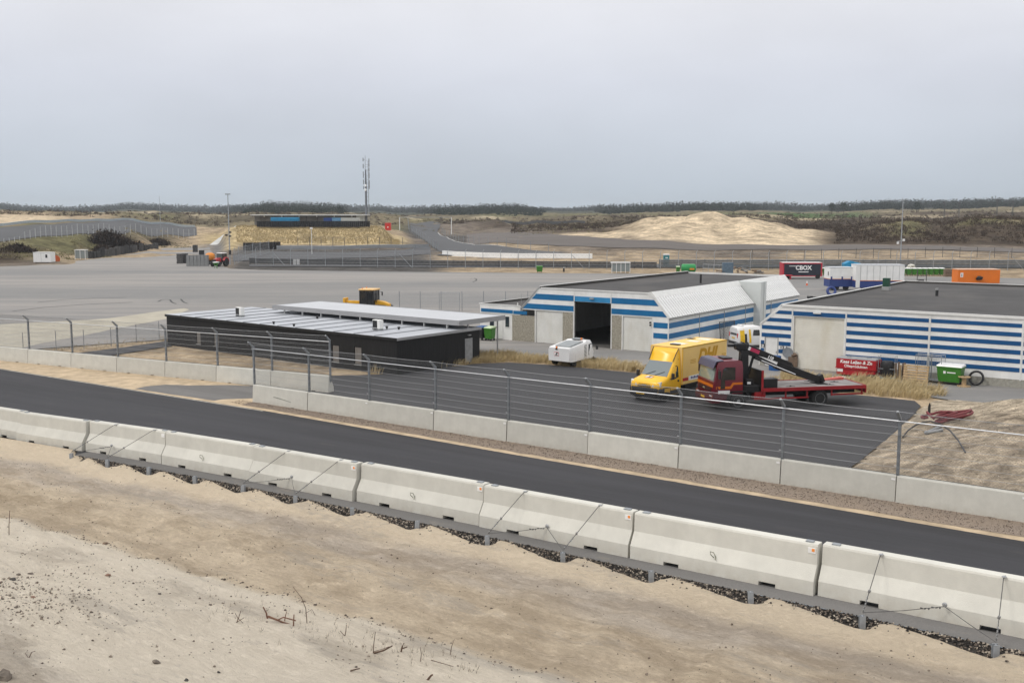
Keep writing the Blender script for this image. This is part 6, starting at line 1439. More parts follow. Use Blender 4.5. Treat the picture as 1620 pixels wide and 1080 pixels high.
# white low wall curving to the track
wpts = [GT(u, y) + Vector((0, 0, -.2)) for u, y in ((700, 262), (730, 255), (770, 248), (820, 243), (880, 240), (938, 238))]
t = thing('white_wall', 'long low white concrete wall curving along the far track', 'wall', wpts[0]); o0 = wpts[0]
for a, b in zip(wpts[:-1], wpts[1:]):
    n = max(1, int((b - a).length / 4.2)); d = (b - a) / n; dn = d.normalized()
    for k in range(n):
        q = a + d * k - o0; s = Vector((-dn.y, dn.x, 0)) * .3; e = q + d - dn * .06
        MB().loft([[q - s, q + s, q + s * .5 + Vector((0, 0, 1.35)), q - s * .5 + Vector((0, 0, 1.35))], [e - s, e + s, e + s * .5 + Vector((0, 0, 1.35)), e - s * .5 + Vector((0, 0, 1.35))]]).build('wall_block', STICK, t)
# concrete ramp wall left of the embankment
P4 = [G(330, 389), G(349, 389), AT(386, 360, 356), AT(373, 357.5, 356)]
t = thing('ramp_wall', 'pale concrete ramp climbing beside the yellow embankment', 'ramp', P4[0]); o0 = Vector(P4[0]); CP_ = M('pale_wall', (.52, .53, .52), .8, 0, .08, .6)
for k in range(5):
    t0, t1 = k / 5, (k + 1) / 5 - .012
    def sec(tt):
        a, b = lerp(P4[0], P4[3], tt) - o0, lerp(P4[1], P4[2], tt) - o0; m = lerp(a, b, .62); return [a + Vector((0, 0, .15)), m + Vector((0, 0, .15)), m + Vector((0, 0, -3)), a + Vector((0, 0, -3))], [m + Vector((0, 0, .16)), b + Vector((0, 0, -.9)), b + Vector((0, 0, -3)), m + Vector((0, 0, -3))]
    s0, s1 = sec(t0), sec(t1)
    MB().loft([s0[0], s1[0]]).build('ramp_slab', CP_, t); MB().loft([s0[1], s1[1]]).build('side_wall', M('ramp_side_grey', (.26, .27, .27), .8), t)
# ---- pit building on the embankment
hC = GT(490, 335); bz = hC.z - .15
bl, br_ = AT(402, 350, 338), AT(570, 350, 338); bl.z = br_.z = bz; d = br_ - bl; L = d.length
t = thing('embankment_building', 'long flat roofed building with thin white roof on top of the yellow embankment', 'building', bl, math.atan2(d.y, d.x))
zr = AT(490, 339.5, 338).z - bz
MB().bx(-.6, L + 2.2, -2.0, 7.5, zr - .28, zr).build('roof', M('roof_edge_white', (.66, .66, .64), .5), t); MB().bx(0, L - 1.5, .6, 7, -1, zr - .29).build('wall', M('dark_wall_grey', (.16, .155, .15), .8, 0, .2, .4), t)  # white roof slab over a dark grey wall
MB().bx(L - 1.3, L + .9, .2, 7, -1, zr - .29).build('end_wall', M('pale_grey_sheet', (.5, .5, .5), .6), t)
for k in range(6): MB().bx(3 + k * (L - 6) / 5, 3.4 + k * (L - 6) / 5, .45, .59, zr - .75, zr - .4).build('wall_lamp', STICK, t)
for k in range(9): MB().bx(2 + k * (L - 5) / 8, 2.25 + k * (L - 5) / 8, .5, .59, 0, zr - .3).build('pillar', M('pillar_dark', (.08, .08, .08), .7), t)
def far_box(name, label, cat, u0, u1, v0, v1, y, mat, depth=2.5, extra=None, rz=None, group=None):
    a, b = AT(u0, v1, y), AT(u1, v1, y); z0 = a.z; h = AT((u0 + u1) / 2, v0, y).z - z0; d = b - a; w = d.length
    r = thing(name, label, cat, a, math.atan2(d.y, d.x) if rz is None else rz, group)
    return r, w, h
t, w, h = far_box('blue_container', 'bright blue covered container in front of the embankment building', 'container', 428, 472, 344, 352, 331, None)
MB().bx(0, w, 0, 2.4, -1.3, h).build('body', M('tarp_blue', (.01, .22, .42), .5, 0, .1, .6), t, bevel=.15); MB().bx(-.05, w + .05, -.05, 2.45, -1.5, -1.32).build('skid', CHAS, t)
t, w, h = far_box('dark_blue_container', 'small dark blue container beside the white one on the embankment', 'container', 512, 525, 344.5, 352, 331, None)
MB().bx(0, w, 0, 2.4, -1.3, h).build('body', M('paint_navy', (.02, .06, .22), .5), t); MB().bx(0, w, 0, 2.4, -1.5, -1.32).build('skid', CHAS, t)
t, w, h = far_box('light_blue_container', 'pale blue container between navy and white ones on the embankment', 'container', 525.5, 539, 344.5, 352, 331, None)
MB().bx(0, w, 0, 2.4, -1.3, h).build('body', M('paint_sky', (.12, .28, .45), .5), t); MB().bx(0, w, 0, 2.4, -1.5, -1.32).build('skid', CHAS, t)
t, w, h = far_box('white_container', 'long white container at the right end of the embankment building', 'container', 539.5, 568, 344.5, 352, 331, None)
MB().bx(0, w, 0, 2.4, -1.3, h).build('body', M('paint_cream', (.5, .5, .46), .5), t); MB().bx(0, w, 0, 2.4, -1.5, -1.32).build('skid', CHAS, t)
# tyre stacks: bundles of tyres in blocks
def tyre_bundle_mesh(nx, nz, r=.32, w=.26):
    mb = MB()
    for i in range(nx):
        for k in range(nz):
            mb.lathe([(r * .55, k * w * 1.02), (r, k * w * 1.02 + w * .15), (r, k * w * 1.02 + w * .85), (r * .55, k * w * 1.02 + w * .98)], 9, (i * r * 2.02, 0, 0)); mb.lathe([(r * .55, k * w * 1.02), (r, k * w * 1.02 + w * .15), (r, k * w * 1.02 + w * .85), (r * .55, k * w * 1.02 + w * .98)], 9, (i * r * 2.02, r * 2.05, 0))
    me = mb.mesh('tyre_bundle'); me.materials.append(DARKT); return me
tb = tyre_bundle_mesh(5, 7); tbs = tyre_bundle_mesh(3, 8)
def put(me, name, label, cat, loc, rz, group, kind=None):
    o = bpy.data.objects.new(name, me); COL.objects.link(o); o.location = loc; o.rotation_euler = (0, 0, rz); return tag(o, label, cat, group, kind)
k = 0
u = 401.0
while u < 566:
    p = GT(u + 6, 329); p.z = bz + 0.1
    r = thing('tyre_bundle', 'dark tyre bundle in the row before the embankment building, %s from left' % ORD[k], 'tyres', p, YAW, 'tyre bundles on the embankment')
    o = put(tb, 'tyres', None, None, (0, 0, 0), 0, None, 'stuff'); o.parent = r; u += 16.3; k += 1
for k, (u, y) in enumerate(((388, 290), (396, 290.5), (404, 291), (412, 291.5), (420, 292), (428, 292.5), (436, 293))):
    p = GT(u, y); p.z = max(p.z, .2)
    r = thing('tyre_bundle', 'black tyre bundle at the left foot of the yellow embankment, %s from left' % ORD[k], 'tyres', p + Vector((0, 0, .0)), YAW, 'tyre bundles at the embankment foot')
    o = put(tbs, 'tyres', None, None, (-.6, 0, 0), 0, None, 'stuff'); o.parent = r
# long row of stacked tyre blocks at the left paddock edge
row = [(141, 409), (147, 408.5), (152.5, 408), (158, 407.2), (163.5, 406.4), (168.5, 405.8), (173.5, 405), (178.5, 404.2), (183.5, 403.4), (188.5, 402.7), (193.5, 402), (198.5, 401.3), (203.5, 400.5), (208.5, 399.7), (213.5, 399), (222, 397.6), (227, 396.9), (232, 396.2), (237, 395.6), (242, 395), (246.5, 394.5)]
def block_mesh(w, d, h, nb, mat_name):
    mb = MB(); g = h / nb
    for i in range(nb):
        mb.bx(-w / 2 + .03 * (i % 2), w / 2, 0, d, i * g, (i + 1) * g - .05)
    mb.bx(-w / 2 + .08, w / 2 - .08, .06, d - .06, .02, h - .08); return mb
bm_dark = block_mesh(.86, 1.6, 2.1, 4, '').mesh('stacked_block'); 
bR = NB('rubber_block'); oi_ = bR.n('ShaderNodeObjectInfo'); bR.col(bR.mix(oi_.outputs['Random'], bR.mix(bR.noise(2.5, 4, .7), (.018, .018, .02), (.04, .04, .043)), bR.mix(bR.noise(2.5, 4, .7), (.06, .06, .062), (.12, .115, .11)))); bm_dark.materials.append(bR.set(.85, 0, .2))
for k, (u, v) in enumerate(row):
    p = G(u, v); r = thing('rubber_block_stack', 'dark stacked rubber barrier blocks in the row along the left paddock edge, %s from left' % ORD[k], 'barrier blocks', p, YAW + R(random.uniform(-8, 8)), 'rubber block stacks along the left paddock edge')
    o = bpy.data.objects.new('blocks', bm_dark); COL.objects.link(o); o.parent = r; o.scale = (random.uniform(.9, 1.05), 1, random.uniform(.72, 1.1)); o.location = (0, random.uniform(-.6, .6), 0)
for k, (u, v, lab) in enumerate(((200, 396, 'dark block stack standing up behind the row at left paddock edge'), (165, 401, 'pale topped block stack behind the left part of the row'))):
    p = G(u, v); r = thing('rubber_block_stack', lab, 'barrier blocks', p, YAW); o = bpy.data.objects.new('blocks', bm_dark); COL.objects.link(o); o.parent = r; o.scale = (2.6, 1, 1.0)
p = G(214, 395.5); t = thing('timber_stack', 'brown stacked boards on top behind the dark rubber blocks', 'timber', p, YAW)
for k in range(5): MB().bx(-2.2, 2.2, 0, 1.2, .02 + k * .5, .42 + k * .5).build('board', WOODD if k % 2 else WOOD, t)
# grey block stacks beside the tractor
bm_grey = block_mesh(.66, 1.0, 2.25, 2, '').mesh('grey_block'); bm_grey.materials.append(GREYB)
for k, u in enumerate((297.5, 303.2, 308.9, 314.6, 320.3, 326)):
    p = G(u, 421); r = thing('grey_block_stack', 'grey plastic barrier blocks beside the red tractor, %s from left' % ORD[k], 'barrier blocks', p, YAW, 'grey block stacks beside the tractor')
    o = bpy.data.objects.new('blocks', bm_grey); COL.objects.link(o); o.parent = r
for k, (u, v, hh, lab) in enumerate(((283.5, 417, 1.0, 'dark brown stacked blocks left of the grey blocks, outer one'), (291.5, 416.5, 1.0, 'dark brown stacked blocks tucked against the grey blocks'), (308, 399, .95, 'dark block tower standing behind the grey blocks'), (318, 404, .62, 'low dark block pile behind the grey blocks'))):
    p = G(u, v); r = thing('dark_block_stack', lab, 'barrier blocks', p, YAW); o = bpy.data.objects.new('blocks', bm_dark); COL.objects.link(o); o.parent = r; o.scale = (1.25, .7, hh)
# white cabin with orange reel, glass shelter
p = G(53, 417.5); t = thing('white_site_cabin', 'white site cabin on wheels with small dark window at the left edge', 'cabin', p, YAW)
MB().bx(0, 3.65, 0, 2.2, .35, 2.35).build('body', STICK, t, bevel=.04); MB().bx(2.55, 2.95, -.02, .01, 1.25, 1.95).build('window', SIDEG, t); MB().bx(1.62, 1.66, -.015, .0, .4, 2.3).build('corner_seam', TRIMG, t); MB().bx(-.05, 3.7, -.05, 2.25, 2.352, 2.42).build('roof', TRIMW, t)
for x in (.5, 2.9): MB().lathe([(.05, -.08), (.28, -.08), (.28, .08), (.05, .08)], 12, (x, .2, .28), 'y').build('wheel', TYRE, t)
p = G(89, 416); t = thing('orange_reel', 'orange cable drum standing beside the white site cabin', 'reel', p, YAW + R(25))
for y in (0, .5): MB().lathe([(.1, y), (.8, y), (.8, y + .08), (.1, y + .08)], 18, (0, 0, .8), 'y').build('flange', M('reel_orange', (.55, .12, .03), .5), t)
MB().lathe([(.1, .08), (.55, .08), (.55, .5), (.1, .5)], 16, (0, 0, .8), 'y').build('drum', PLASB, t)
def shelter(u0, u1, v1, v0, label, nb):
    a, b = G(u0, v1), G(u1, v1); w = (b - a).length; hh = AT(u0, v0, to_cam(a.x, a.y)[1]).z; t = thing('glass_shelter', label, 'shelter', a, math.atan2(b.y - a.y, b.x - a.x))
    SG = GLASS('shelter_glass', (.22, .25, .25), .15)
    MB().bx(-.1, w + .1, -.1, 1.7, hh - .12, hh).build('roof', TRIMW, t)
    for k in range(nb + 1): MB().bx(w * k / nb - .05, w * k / nb + .05, 0, .08, 0, hh - .13).build('post', TRIMW, t)
    for k in range(nb): MB().bx(w * k / nb + .06, w * (k + 1) / nb - .06, .02, .05, .25, hh - .2).build('pane', SG, t)
    for x in (0, w): MB().bx(x - .03, x + .03, .1, 1.6, .25, hh - .2).build('side_pane', SG, t)
shelter(119, 135, 410.5, 395, 'small glazed shelter left of the dark rubber blocks', 2); shelter(968, 996.5, 432, 415, 'white framed glazed shelter by the far paddock fence', 4)
# ---- masts
p = G(364, 418.5); t = thing('lamp_mast', 'tall grey floodlight mast with cameras left of the yellow embankment', 'mast', p)
MB().tube((0, 0, 0), (0, 0, 14.2), .14, 8, .08).build('pole', STEELG, t, smooth=True)
for s in (-.35, .35): MB().cbx((s, 0, 14.3), (.5, .5, .25), YAW).build('floodlight', STEELG, t)
for z, s in ((6.6, .6), (6.0, -.6), (5.8, .55)): MB().cbx((s, -.2, z), (.45, .3, .3), .5).build('camera', PLASB, t)
MB().bx(-.5, .5, -.05, .05, 6.1, 6.2).build('bracket', STEELG, t); MB().cbx((.25, -.15, 2.5), (.4, .3, .9)).build('cabinet', PLASB, t)
p = G(1424, 421); t = thing('lamp_mast', 'tall slim floodlight mast in front of the scrub dunes at right', 'mast', p)
MB().tube((0, 0, 0), (0, 0, 12.9), .13, 8, .08).build('pole', STEELG, t, smooth=True); MB().cbx((0, 0, 13.0), (.55, .5, .2), YAW).build('floodlight', STEELG, t); MB().bx(-.7, .5, -.05, .05, 4.9, 5.0).build('bracket', STEELG, t)
for z, s in ((5.2, .5), (4.6, -.6)): MB().cbx((s, -.1, z), (.4, .35, .45), .5).build('camera', STICK, t)
p = GT(253, 372); t = thing('thin_mast', 'very thin pale pole rising behind the left track', 'mast', p); zt_ = AT(251.5, 310, 372).z - p.z
MB().tube((0, 0, -.3), (0, 0, zt_ * .5), .10, 6).build('lower_pole', STEELG, t); MB().tube((0, 0, zt_ * .5), (0, 0, zt_), .06, 6).build('upper_pole', STEELG, t)
p = GT(492, 268); t = thing('camera_pole', 'slim pole with camera head before the yellow embankment', 'mast', p); zt_ = AT(492, 361, 268).z - p.z
MB().tube((0, 0, -.3), (0, 0, zt_), .07, 6).build('pole', STICK, t); MB().cbx((.1, -.1, zt_), (.6, .4, .35)).build('camera', STICK, t)
p = GT(579.5, 342); p.z = bz; zt_ = AT(579, 246, 342).z - bz
t = thing('antenna_mast', 'tall telecom mast with antennas behind the embankment building', 'mast', p)
MB().tube((0, 0, -.5), (0, 0, zt_ * .62), .42, 8, .30).build('lower_pole', M('mast_dark', (.16, .17, .19), .5, .3), t, smooth=True); MB().tube((0, 0, zt_ * .62), (0, 0, zt_ * .80), .28, 8, .2).build('upper_pole', M('mast_dark', (.16, .17, .19), .5, .3), t, smooth=True); MB().tube((-.1, 0, zt_ * .80), (-.1, 0, zt_), .08, 6).build('tip', STEELG, t)
lx = Vector((CY, SY, 0)) * .85
for s in (0,): MB().tube(lx, lx + Vector((0, 0, zt_ * .92)), .10, 6).build('ladder_rail', STEELG, t)
for k in range(14): MB().tube(Vector((0, 0, zt_ * (.06 + .06 * k))), lx + Vector((0, 0, zt_ * (.06 + .06 * k))), .05, 5).build('rung', STEELG, t)
for k, (f, s, hh) in enumerate(((.55, -1, 1.0), (.56, 1, 1.3), (.62, 1, 1.8), (.63, -1, 1.6), (.72, 1, 2.0), (.73, -1, 2.1), (.80, 1, 1.2), (.85, -1, 1.5), (.87, 1, 1.3), (.93, 1, 1.2), (.94, -1, 1.2))):
    q = Vector((CY, SY, 0)) * (.95 * s + .2); MB().cbx(tuple(q + Vector((0, 0, zt_ * f))), (.24, .3, hh), YAW).build('antenna', M('antenna_grey', (.25, .26, .28), .6), t); MB().tube(Vector((0, 0, zt_ * f)), q + Vector((0, 0, zt_ * f)), .05, 5).build('arm', STEELG, t)
for f in (.52, .58): MB().lathe([(.05, 0), (.4, .05), (.4, .2), (.05, .2)], 10, (.2, -.5, zt_ * f), 'y').build('dish', STICK, t)
for k, (u, v0, y) in enumerate(((1494, 317, 560), (1517, 319, 620), (1577, 315, 560), (1602, 317, 600))):
    p = GT(u, y); t = thing('utility_pole', 'dark lattice utility pole on the far dunes, %s from left' % ORD[k], 'pole', p, 0, 'utility poles on the far dunes'); zz = AT(u, v0, y).z - p.z
    MB().tube((-.25, 0, -1), (-.12, 0, zz), .14, 5).build('leg', WIRE_D, t); MB().tube((.25, 0, -1), (.12, 0, zz), .14, 5).build('leg', WIRE_D, t); MB().bx(-.9, .9, -.1, .1, zz - .8, zz - .6).build('cross_arm', WIRE_D, t)
# start gantry like frame over the rising track and red box
a, b = GT(632, 420), GT(714, 430); t = thing('track_gantry', 'thin pale frame spanning the far track', 'gantry', a); d = b - a; hh = AT(632, 344, 420).z - a.z
for q in (Vector((0, 0, -.5)), d + Vector((0, 0, -.5))): MB().tube(q, Vector((q.x, q.y, hh)), .16, 6).build('post', STICK, t)
MB().tube(Vector((0, 0, hh)), Vector((d.x, d.y, hh)), .10, 6).build('beam', STEELG, t)
t, w, h = far_box('red_box', 'small bright red cabin at the right end of the yellow embankment', 'cabin', 609, 618, 353, 361.5, 350, None)
MB().bx(0, w, 0, 1.6, -.6, h).build('body', M('bright_red', (.6, .03, .02), .5), t); MB().bx(w * .4, w * .62, -.03, 0, h * .15, h * .35).build('sign', STICK, t); MB().bx(-.05, w + .05, -.05, 1.65, h + .002, h + .1).build('roof', M('bright_red', (.6, .03, .02), .5), t)
for k, (u, lab) in enumerate(((466, 'grey cabinet left of a pair at the fence foot'), (471.5, 'grey cabinet right of a pair at the fence foot'))):
    p = G(u, 419.5) ; t = thing('utility_cabinet', lab, 'cabinet', p, YAW); MB().bx(-.27, .27, 0, .4, .1, 1.2).build('body', M('cabinet_grey', (.5, .5, .5), .5), t); MB().bx(-.25, .25, .02, .38, 0, .099).build('plinth', CHAS, t)
# ---- bins, toilet, tank and debris by the far fence
wheelie_bin(853.5, 431, 'lone green wheeled bin far out at the paddock edge', 1.1, .9, 1.05, YAW); wheelie_bin(1072.5, 431, 'green wheeled bin beside the green tank at the far fence', .65, .7, 1.0, YAW, lid=M('bin_lid_pale', (.5, .6, .4), .5))
p = G(1089, 431.5); t = thing('green_tank', 'green cylindrical tank with orange patch at the far fence', 'tank', p, YAW)
MB().lathe([(.05, -1.25), (.65, -1.2), (.75, -1.0), (.75, 1.0), (.65, 1.2), (.05, 1.25)], 16, (0, 0, .82), 'x').build('tank', M('tank_green', (.02, .25, .07), .4), t, smooth=40)
for x in (-.9, .8): MB().bx(x, x + .15, -.6, .6, 0, .3).build('foot', CHAS, t)
MB().bx(.1, .9, -.78, -.70, .55, .85).build('patch', M('implement_orange', (.62, .22, .02), .45), t)
p = GT(1056, 208); t = thing('portable_toilet', 'teal portable toilet with white roof beyond the far fence', 'toilet', p, YAW)
TEAL = M('toilet_teal', (.01, .20, .22), .5)
MB().bx(-.55, .55, 0, 1.1, .05, 2.2).build('body', TEAL, t, bevel=.04); MB().bx(-.4, .4, -.03, 0, .15, 1.95).build('door', TEAL, t); MB().bx(-.58, .58, -.03, 1.13, 2.202, 2.42).build('roof', STICK, t, bevel=.06); MB().bx(-.25, .25, -.045, -.031, 1.6, 1.8).build('sign', STICK, t)
rnd = random.Random(5)
p = G(1170, 433); t = thing('scrap_heap', 'heap of scrap pallets and beams at the far fence', 'scrap', p, YAW)
for k in range(26):
    x, y = rnd.uniform(-3.5, 4.5), rnd.uniform(0, 2.5); z = rnd.uniform(.08, 1.3) * (1 - abs(x) / 6); MB().cbx((x, y, z), (rnd.uniform(.6, 1.8), rnd.uniform(.1, .5), rnd.uniform(.08, .25)), rnd.uniform(0, 3), rnd.uniform(-.3, .3), rnd.uniform(-.3, .3)).build('beam', WOODD if k % 3 else GREYB, t)
MB().bx(-2.8, -1.0, .5, 1.6, .05, 1.9).build('blue_crate', M('crate_blue_grey', (.10, .15, .2), .6), t)
a, b = G(1112, 431), G(1146, 432.5); t = thing('site_fence_panel', 'pale site fence panel on the ground left of the scrap heap', 'fence', a); d = b - a
for k in range(5): MB().tube(d * (k / 4), d * (k / 4) + Vector((0, 0, 1.5)), .04, 5).build('post', STEELG, t)
for z in (.2, .8, 1.48): MB().tube(Vector((0, 0, z)), d + Vector((0, 0, z)), .03, 5).build('bar', STEELG, t)
# ---- dark trailer box with red edges
a = G(1238, 441); t = thing('cargo_trailer', 'dark navy cargo trailer with red edges and large white CBOX lettering', 'trailer', a, YAW - R(2)); w, hh = 6.25, 2.55
REDE = M('edge_red', (.45, .03, .05), .5)
MB().bx(0, w, 0, 2.3, .45, hh).build('body', M('box_navy', (.018, .022, .035), .5), t); 
for x in (-.02, w - .2): MB().bx(x, x + .22, -.03, 2.33, .42, hh + .03).build('corner_post', REDE, t)
MB().bx(.21, w - .21, -.03, 0, hh - .14, hh + .03).build('top_edge', REDE, t); MB().bx(.21, w - .21, -.03, 0, .40, .52).build('bottom_edge', REDE, t); MB().bx(0, w, 0, 2.3, hh + .031, hh + .06).build('roof', STICK, t)
text('lettering', 'CBOX', .95, STICK, t, plane_m((3.3, -.012, 1.75), XD), bold=.035, sx=.95); MB().bx(2.5, 4.1, -.012, 0, 1.05, 1.18).build('lettering_line', STICK, t)
mb = MB(); mb.bx(1.0, 2.2, -.012, 0, 2.0, 2.08); mb.build('flash', STICK, t)
for x in (1.0, 5.6): MB().lathe([(.05, -.15), (.36, -.15), (.36, .15), (.05, .15)], 14, (x, .1, .36), 'y').build('wheel', TYRE, t)
MB().bx(-.6, 1.3, -1.3, -.1, .55, .68).build('drawbar', REDE, t); MB().bx(.9, 1.1, -1.2, -1.0, 0, .549).build('jockey_leg', REDE, t)
# ---- white and blue trailers beside the striped hall
BTR = M('trailer_blue', (.025, .05, .19), .5, 0, .1, 1); 
def trailer(u0, v, w, dpt, hh, label, rz, nb=0, blue=1.0):
    a = G(u0, v); t = thing('race_trailer', label, 'trailer', a, rz)
    MB().bx(0, w, 0, dpt, .55 + blue, hh).build('upper_body', WHITE, t, bevel=.03); MB().bx(0, w, 0, dpt, .5, .548 + blue).build('lower_body', BTR, t, bevel=.03); MB().bx(-.02, w + .02, -.03, dpt + .03, .53 + blue, .60 + blue).build('orange_line', M('line_orange', (.6, .2, .06), .5), t)
    MB().bx(-.03, w + .03, -.03, dpt + .03, hh + .001, hh + .06).build('roof', M('trailer_roof', (.5, .53, .56), .5), t)
    for x in (w * .18, w * .30, w * .7): MB().lathe([(.05, -.12), (.4, -.12), (.4, .12), (.05, .12)], 12, (x, .2, .42), 'y').build('wheel', TYRE, t)
    for k in range(nb): MB().bx(-.022, -.001, .4 + k * (dpt - .6) / max(1, nb), .46 + k * (dpt - .6) / max(1, nb), .6, hh - .05).build('panel_seam', TRIMG, t); 
    return t
t = trailer(1312, 459.5, 3.3, 2.4, 3.1, 'short white trailer with blue lower half beyond the striped hall', YAW + R(2), 0, 1.0)
for x in (.12, 1.6, 2.9): MB().bx(x, x + .22, -.04, -.031, .9, 1.9).build('blue_panel', BTR, t)
MB().bx(-.03, -.001, .5, .75, 2.0, 2.55).build('window', SIDEG, t)
t = trailer(1353, 461, 6.4, 2.6, 3.55, 'long white trailer with blue skirt beyond the striped hall', YAW - R(4), 0, .9)
for k in range(7): MB().bx(.6 + k * .85, .63 + k * .85, -.025, -.001, 1.5, 3.5).build('panel_seam', TRIMG, t)
MB().bx(.0, .55, -.035, -.028, .55, 3.5).build('corner_panel', TRIMW, t)
p = G(1315, 466); tyre_ring('cable_drum', 'blue and tan cable drum lying by the white trailers', (p.x, p.y, .45), .5, .18, BTR, (R(70), 0, YAW), 'drum')
p = G(1291, 474); t = thing('dark_sacks', 'dark sacks on the ground behind the striped hall edge', 'sacks', p)
for k in range(5): MB().rock((k * .45 - 1, rnd.uniform(-.2, .3), .22), .32, .6, k).build('sack', PLASB, t, smooth=True)
p = G(1276.5, 451.5); t = thing('traffic_cone', 'tiny orange and white cone on the paddock beyond the garage', 'cone', p); MB().lathe([(.16, 0), (.1, .35)], 8).build('lower_cone', M('cone_orange', (.7, .14, .05), .5), t); MB().lathe([(.098, .351), (.03, .7)], 8).build('white_tip', STICK, t)
# ---- row of green bins with white lids
k = 0; u = 1288.0
while u < 1494:
    if True:
        v = interp(u, [1288, 1400, 1494], [435.6, 436.2, 436.0]); wheelie_bin(0, 0, 'green waste bin with white lid in the long row, %s from left' % ORD[k], .74, .8, 1.2, YAW + R(rnd.uniform(-2, 2)), lid=STICK, group='row of green waste bins', p=G(u, v)); k += 1; u += 8.75
p = G(1350, 432.5); t = thing('blue_tarp', 'blue tarpaulin over a pile behind the green bins', 'tarp', p, YAW); MB().prism([(-1.4, 0), (-1.6, 1.7), (-.6, 2.2), (1.2, 1.8), (1.9, .9), (1.9, 0)], 'y', 0, 1.8).build('cover', M('tarp_blue', (.01, .22, .42), .5), t, bevel=.15); MB().bx(-1.6, 1.4, -.6, -.1, .0, 1.1).build('crate', M('crate_pale', (.4, .45, .5), .5), t)
p = G(1447, 433.5); t = thing('pallet_pile', 'pale rubble pile peeping over the row of green bins', 'rubble', p, YAW)
for k in range(7): MB().rock((k * .35 - 1.1, rnd.uniform(0, .8), .9 + .5 * math.sin(k)), .5, .7, 20 + k).build('lump', CONC, t)
# ---- orange container, pallets and planks behind the right hall
p = G(1515, 449); t = thing('orange_container', 'bright orange container behind the striped hall roof', 'container', p, YAW - R(1)); OC = M('container_orange', (.72, .17, .008), .5, 0, .06, .6); L = 6.2
MB().bx(0, L, 0, 2.3, .1, 2.1).build('body', OC, t, bevel=.02); MB().bx(-.03, L + .03, -.03, 2.33, 2.102, 2.2).build('roof', M('container_roof_pale', (.7, .45, .3), .5), t)
for x in (0.0, L - .12): MB().bx(x, x + .12, -.03, 0, .1, 2.1).build('corner_post', OC, t)
MB().bx(.35, .75, -.02, 0, 1.0, 1.65).build('sign', STICK, t); MB().bx(.5, .6, -.03, -.021, 1.1, 1.5).build('sign_mark', PLASB, t); MB().rock((3.1, -.3, .9), .5, .6, 3).build('dark_bag', PLASB, t, smooth=True)
p = G(1505, 438); t = thing('brick_pallet', 'brown stacked crates left of the orange container', 'crates', p, YAW)
for k in range(4):
    for j in range(2): MB().bx(-1.0 + k * .62, -.42 + k * .62, 0, .9, .05 + j * .62, .63 + j * .62).build('crate', WOODD, t)
p = G(1530, 436.5); t = thing('plank_pile', 'dark planks piled behind the orange container', 'timber', p, YAW)
for k in range(5): MB().cbx((.3 * k - .6, .3, .25 + .1 * k), (3.6, .3, .14), rnd.uniform(-.2, .2)).build('plank', WOODD, t)
p = G(1552, 437); t = thing('white_slab_stack', 'white slabs stacked behind the orange container', 'slabs', p, YAW)
for k in range(3): MB().bx(-1.4, 1.9, 0, 1.2, .02 + k * .36, .34 + k * .36).build('slab', STICK, t)
p = G(1458, 446); t = thing('goal_frame', 'dark two post frame standing behind the striped hall roof', 'frame', p, YAW)
for x in (-.7, .7): MB().tube((x, 0, 0), (x, 0, 1.9), .06, 6).build('post', WIRE_D, t)
MB().tube((-.7, 0, .9), (.7, 0, .9), .05, 6).build('bar', WIRE_D, t); MB().bx(-.4, .4, .1, .5, 0, .4).build('crate', WIRE_D, t)
p = G(892, 430); t = thing('marker_post', 'small dark marker post on the sand strip by the far fence', 'post', p); MB().bx(-.12, .12, -.1, .1, 0, .7).build('post', PLASB, t); MB().bx(-.1, .1, -.08, .08, .701, .78).build('cap', STICK, t)
# posts of the debris fence beside the left track
fpT = []
for u in np.arange(-30, 312, 8.4):
    y = interp(u, [-30, 0, 60, 120, 180, 240, 310], [250, 250, 264, 281, 308, 340, 366]); fpT.append(GT(u, y))
post_fence('track_fence', 'long pale debris fence beside the left far track', fpT, [interp(i, [0, 4, 5, 12, 44], [.9, .9, 1.2, 3.0, 3.2]) if i > 7 else 1.0 for i in range(len(fpT))], .06, 1.0, 3, .010, STICK, False, M('pale_post', (.55, .57, .57), .5), 0, FW)
fpU = [GT(u, interp(u, [-30, 120, 310], [300, 340, 412])) for u in np.arange(-30, 312, 14)]
r = thing('track_wall', 'low grey wall on the far side of the left track', 'wall', fpU[0]); o0 = fpU[0]
for a, b in zip(fpU[:-1], fpU[1:]):
    a, b = a - o0, b - o0; MB().loft([[a + Vector((0, 0, -.3)), a + Vector((0, .5, -.3)), a + Vector((0, .5, .8)), a + Vector((0, 0, .8))], [b + Vector((0, 0, -.3)), b + Vector((0, .5, -.3)), b + Vector((0, .5, .8)), b + Vector((0, 0, .8))]]).build('wall_segment', M('far_wall_grey', (.36, .41, .44), .7), r)
post_fence('rising_track_fence', 'grey fence climbing along the left of the far rising track', [GT(interp(y, [r[2] for r in RISE], [r[0] for r in RISE]) - 3, y) for y in np.linspace(286, 500, 20)], [2.8] * 20, .07, 1.2, 3, .012, GALV, False, GALV, 0, FW)
post_fence('rising_track_fence', 'grey fence climbing along the right of the far rising track', [GT(interp(y, [r[2] for r in RISE], [r[1] for r in RISE]) + 6, y) for y in np.linspace(268, 440, 20)], [2.4] * 20, .07, 1.2, 3, .012, GALV, False, GALV, 0, FW)
wp = [GT(u, interp(u, [715, 800, 935], [560, 545, 520])) for u in np.arange(715, 938, 14)]
r = thing('dark_wall', 'long thin dark wall on the far dunes right of the rising track', 'wall', wp[0]); o0 = Vector(wp[0])
zw = [p.z - o0.z + .5 for p in wp]
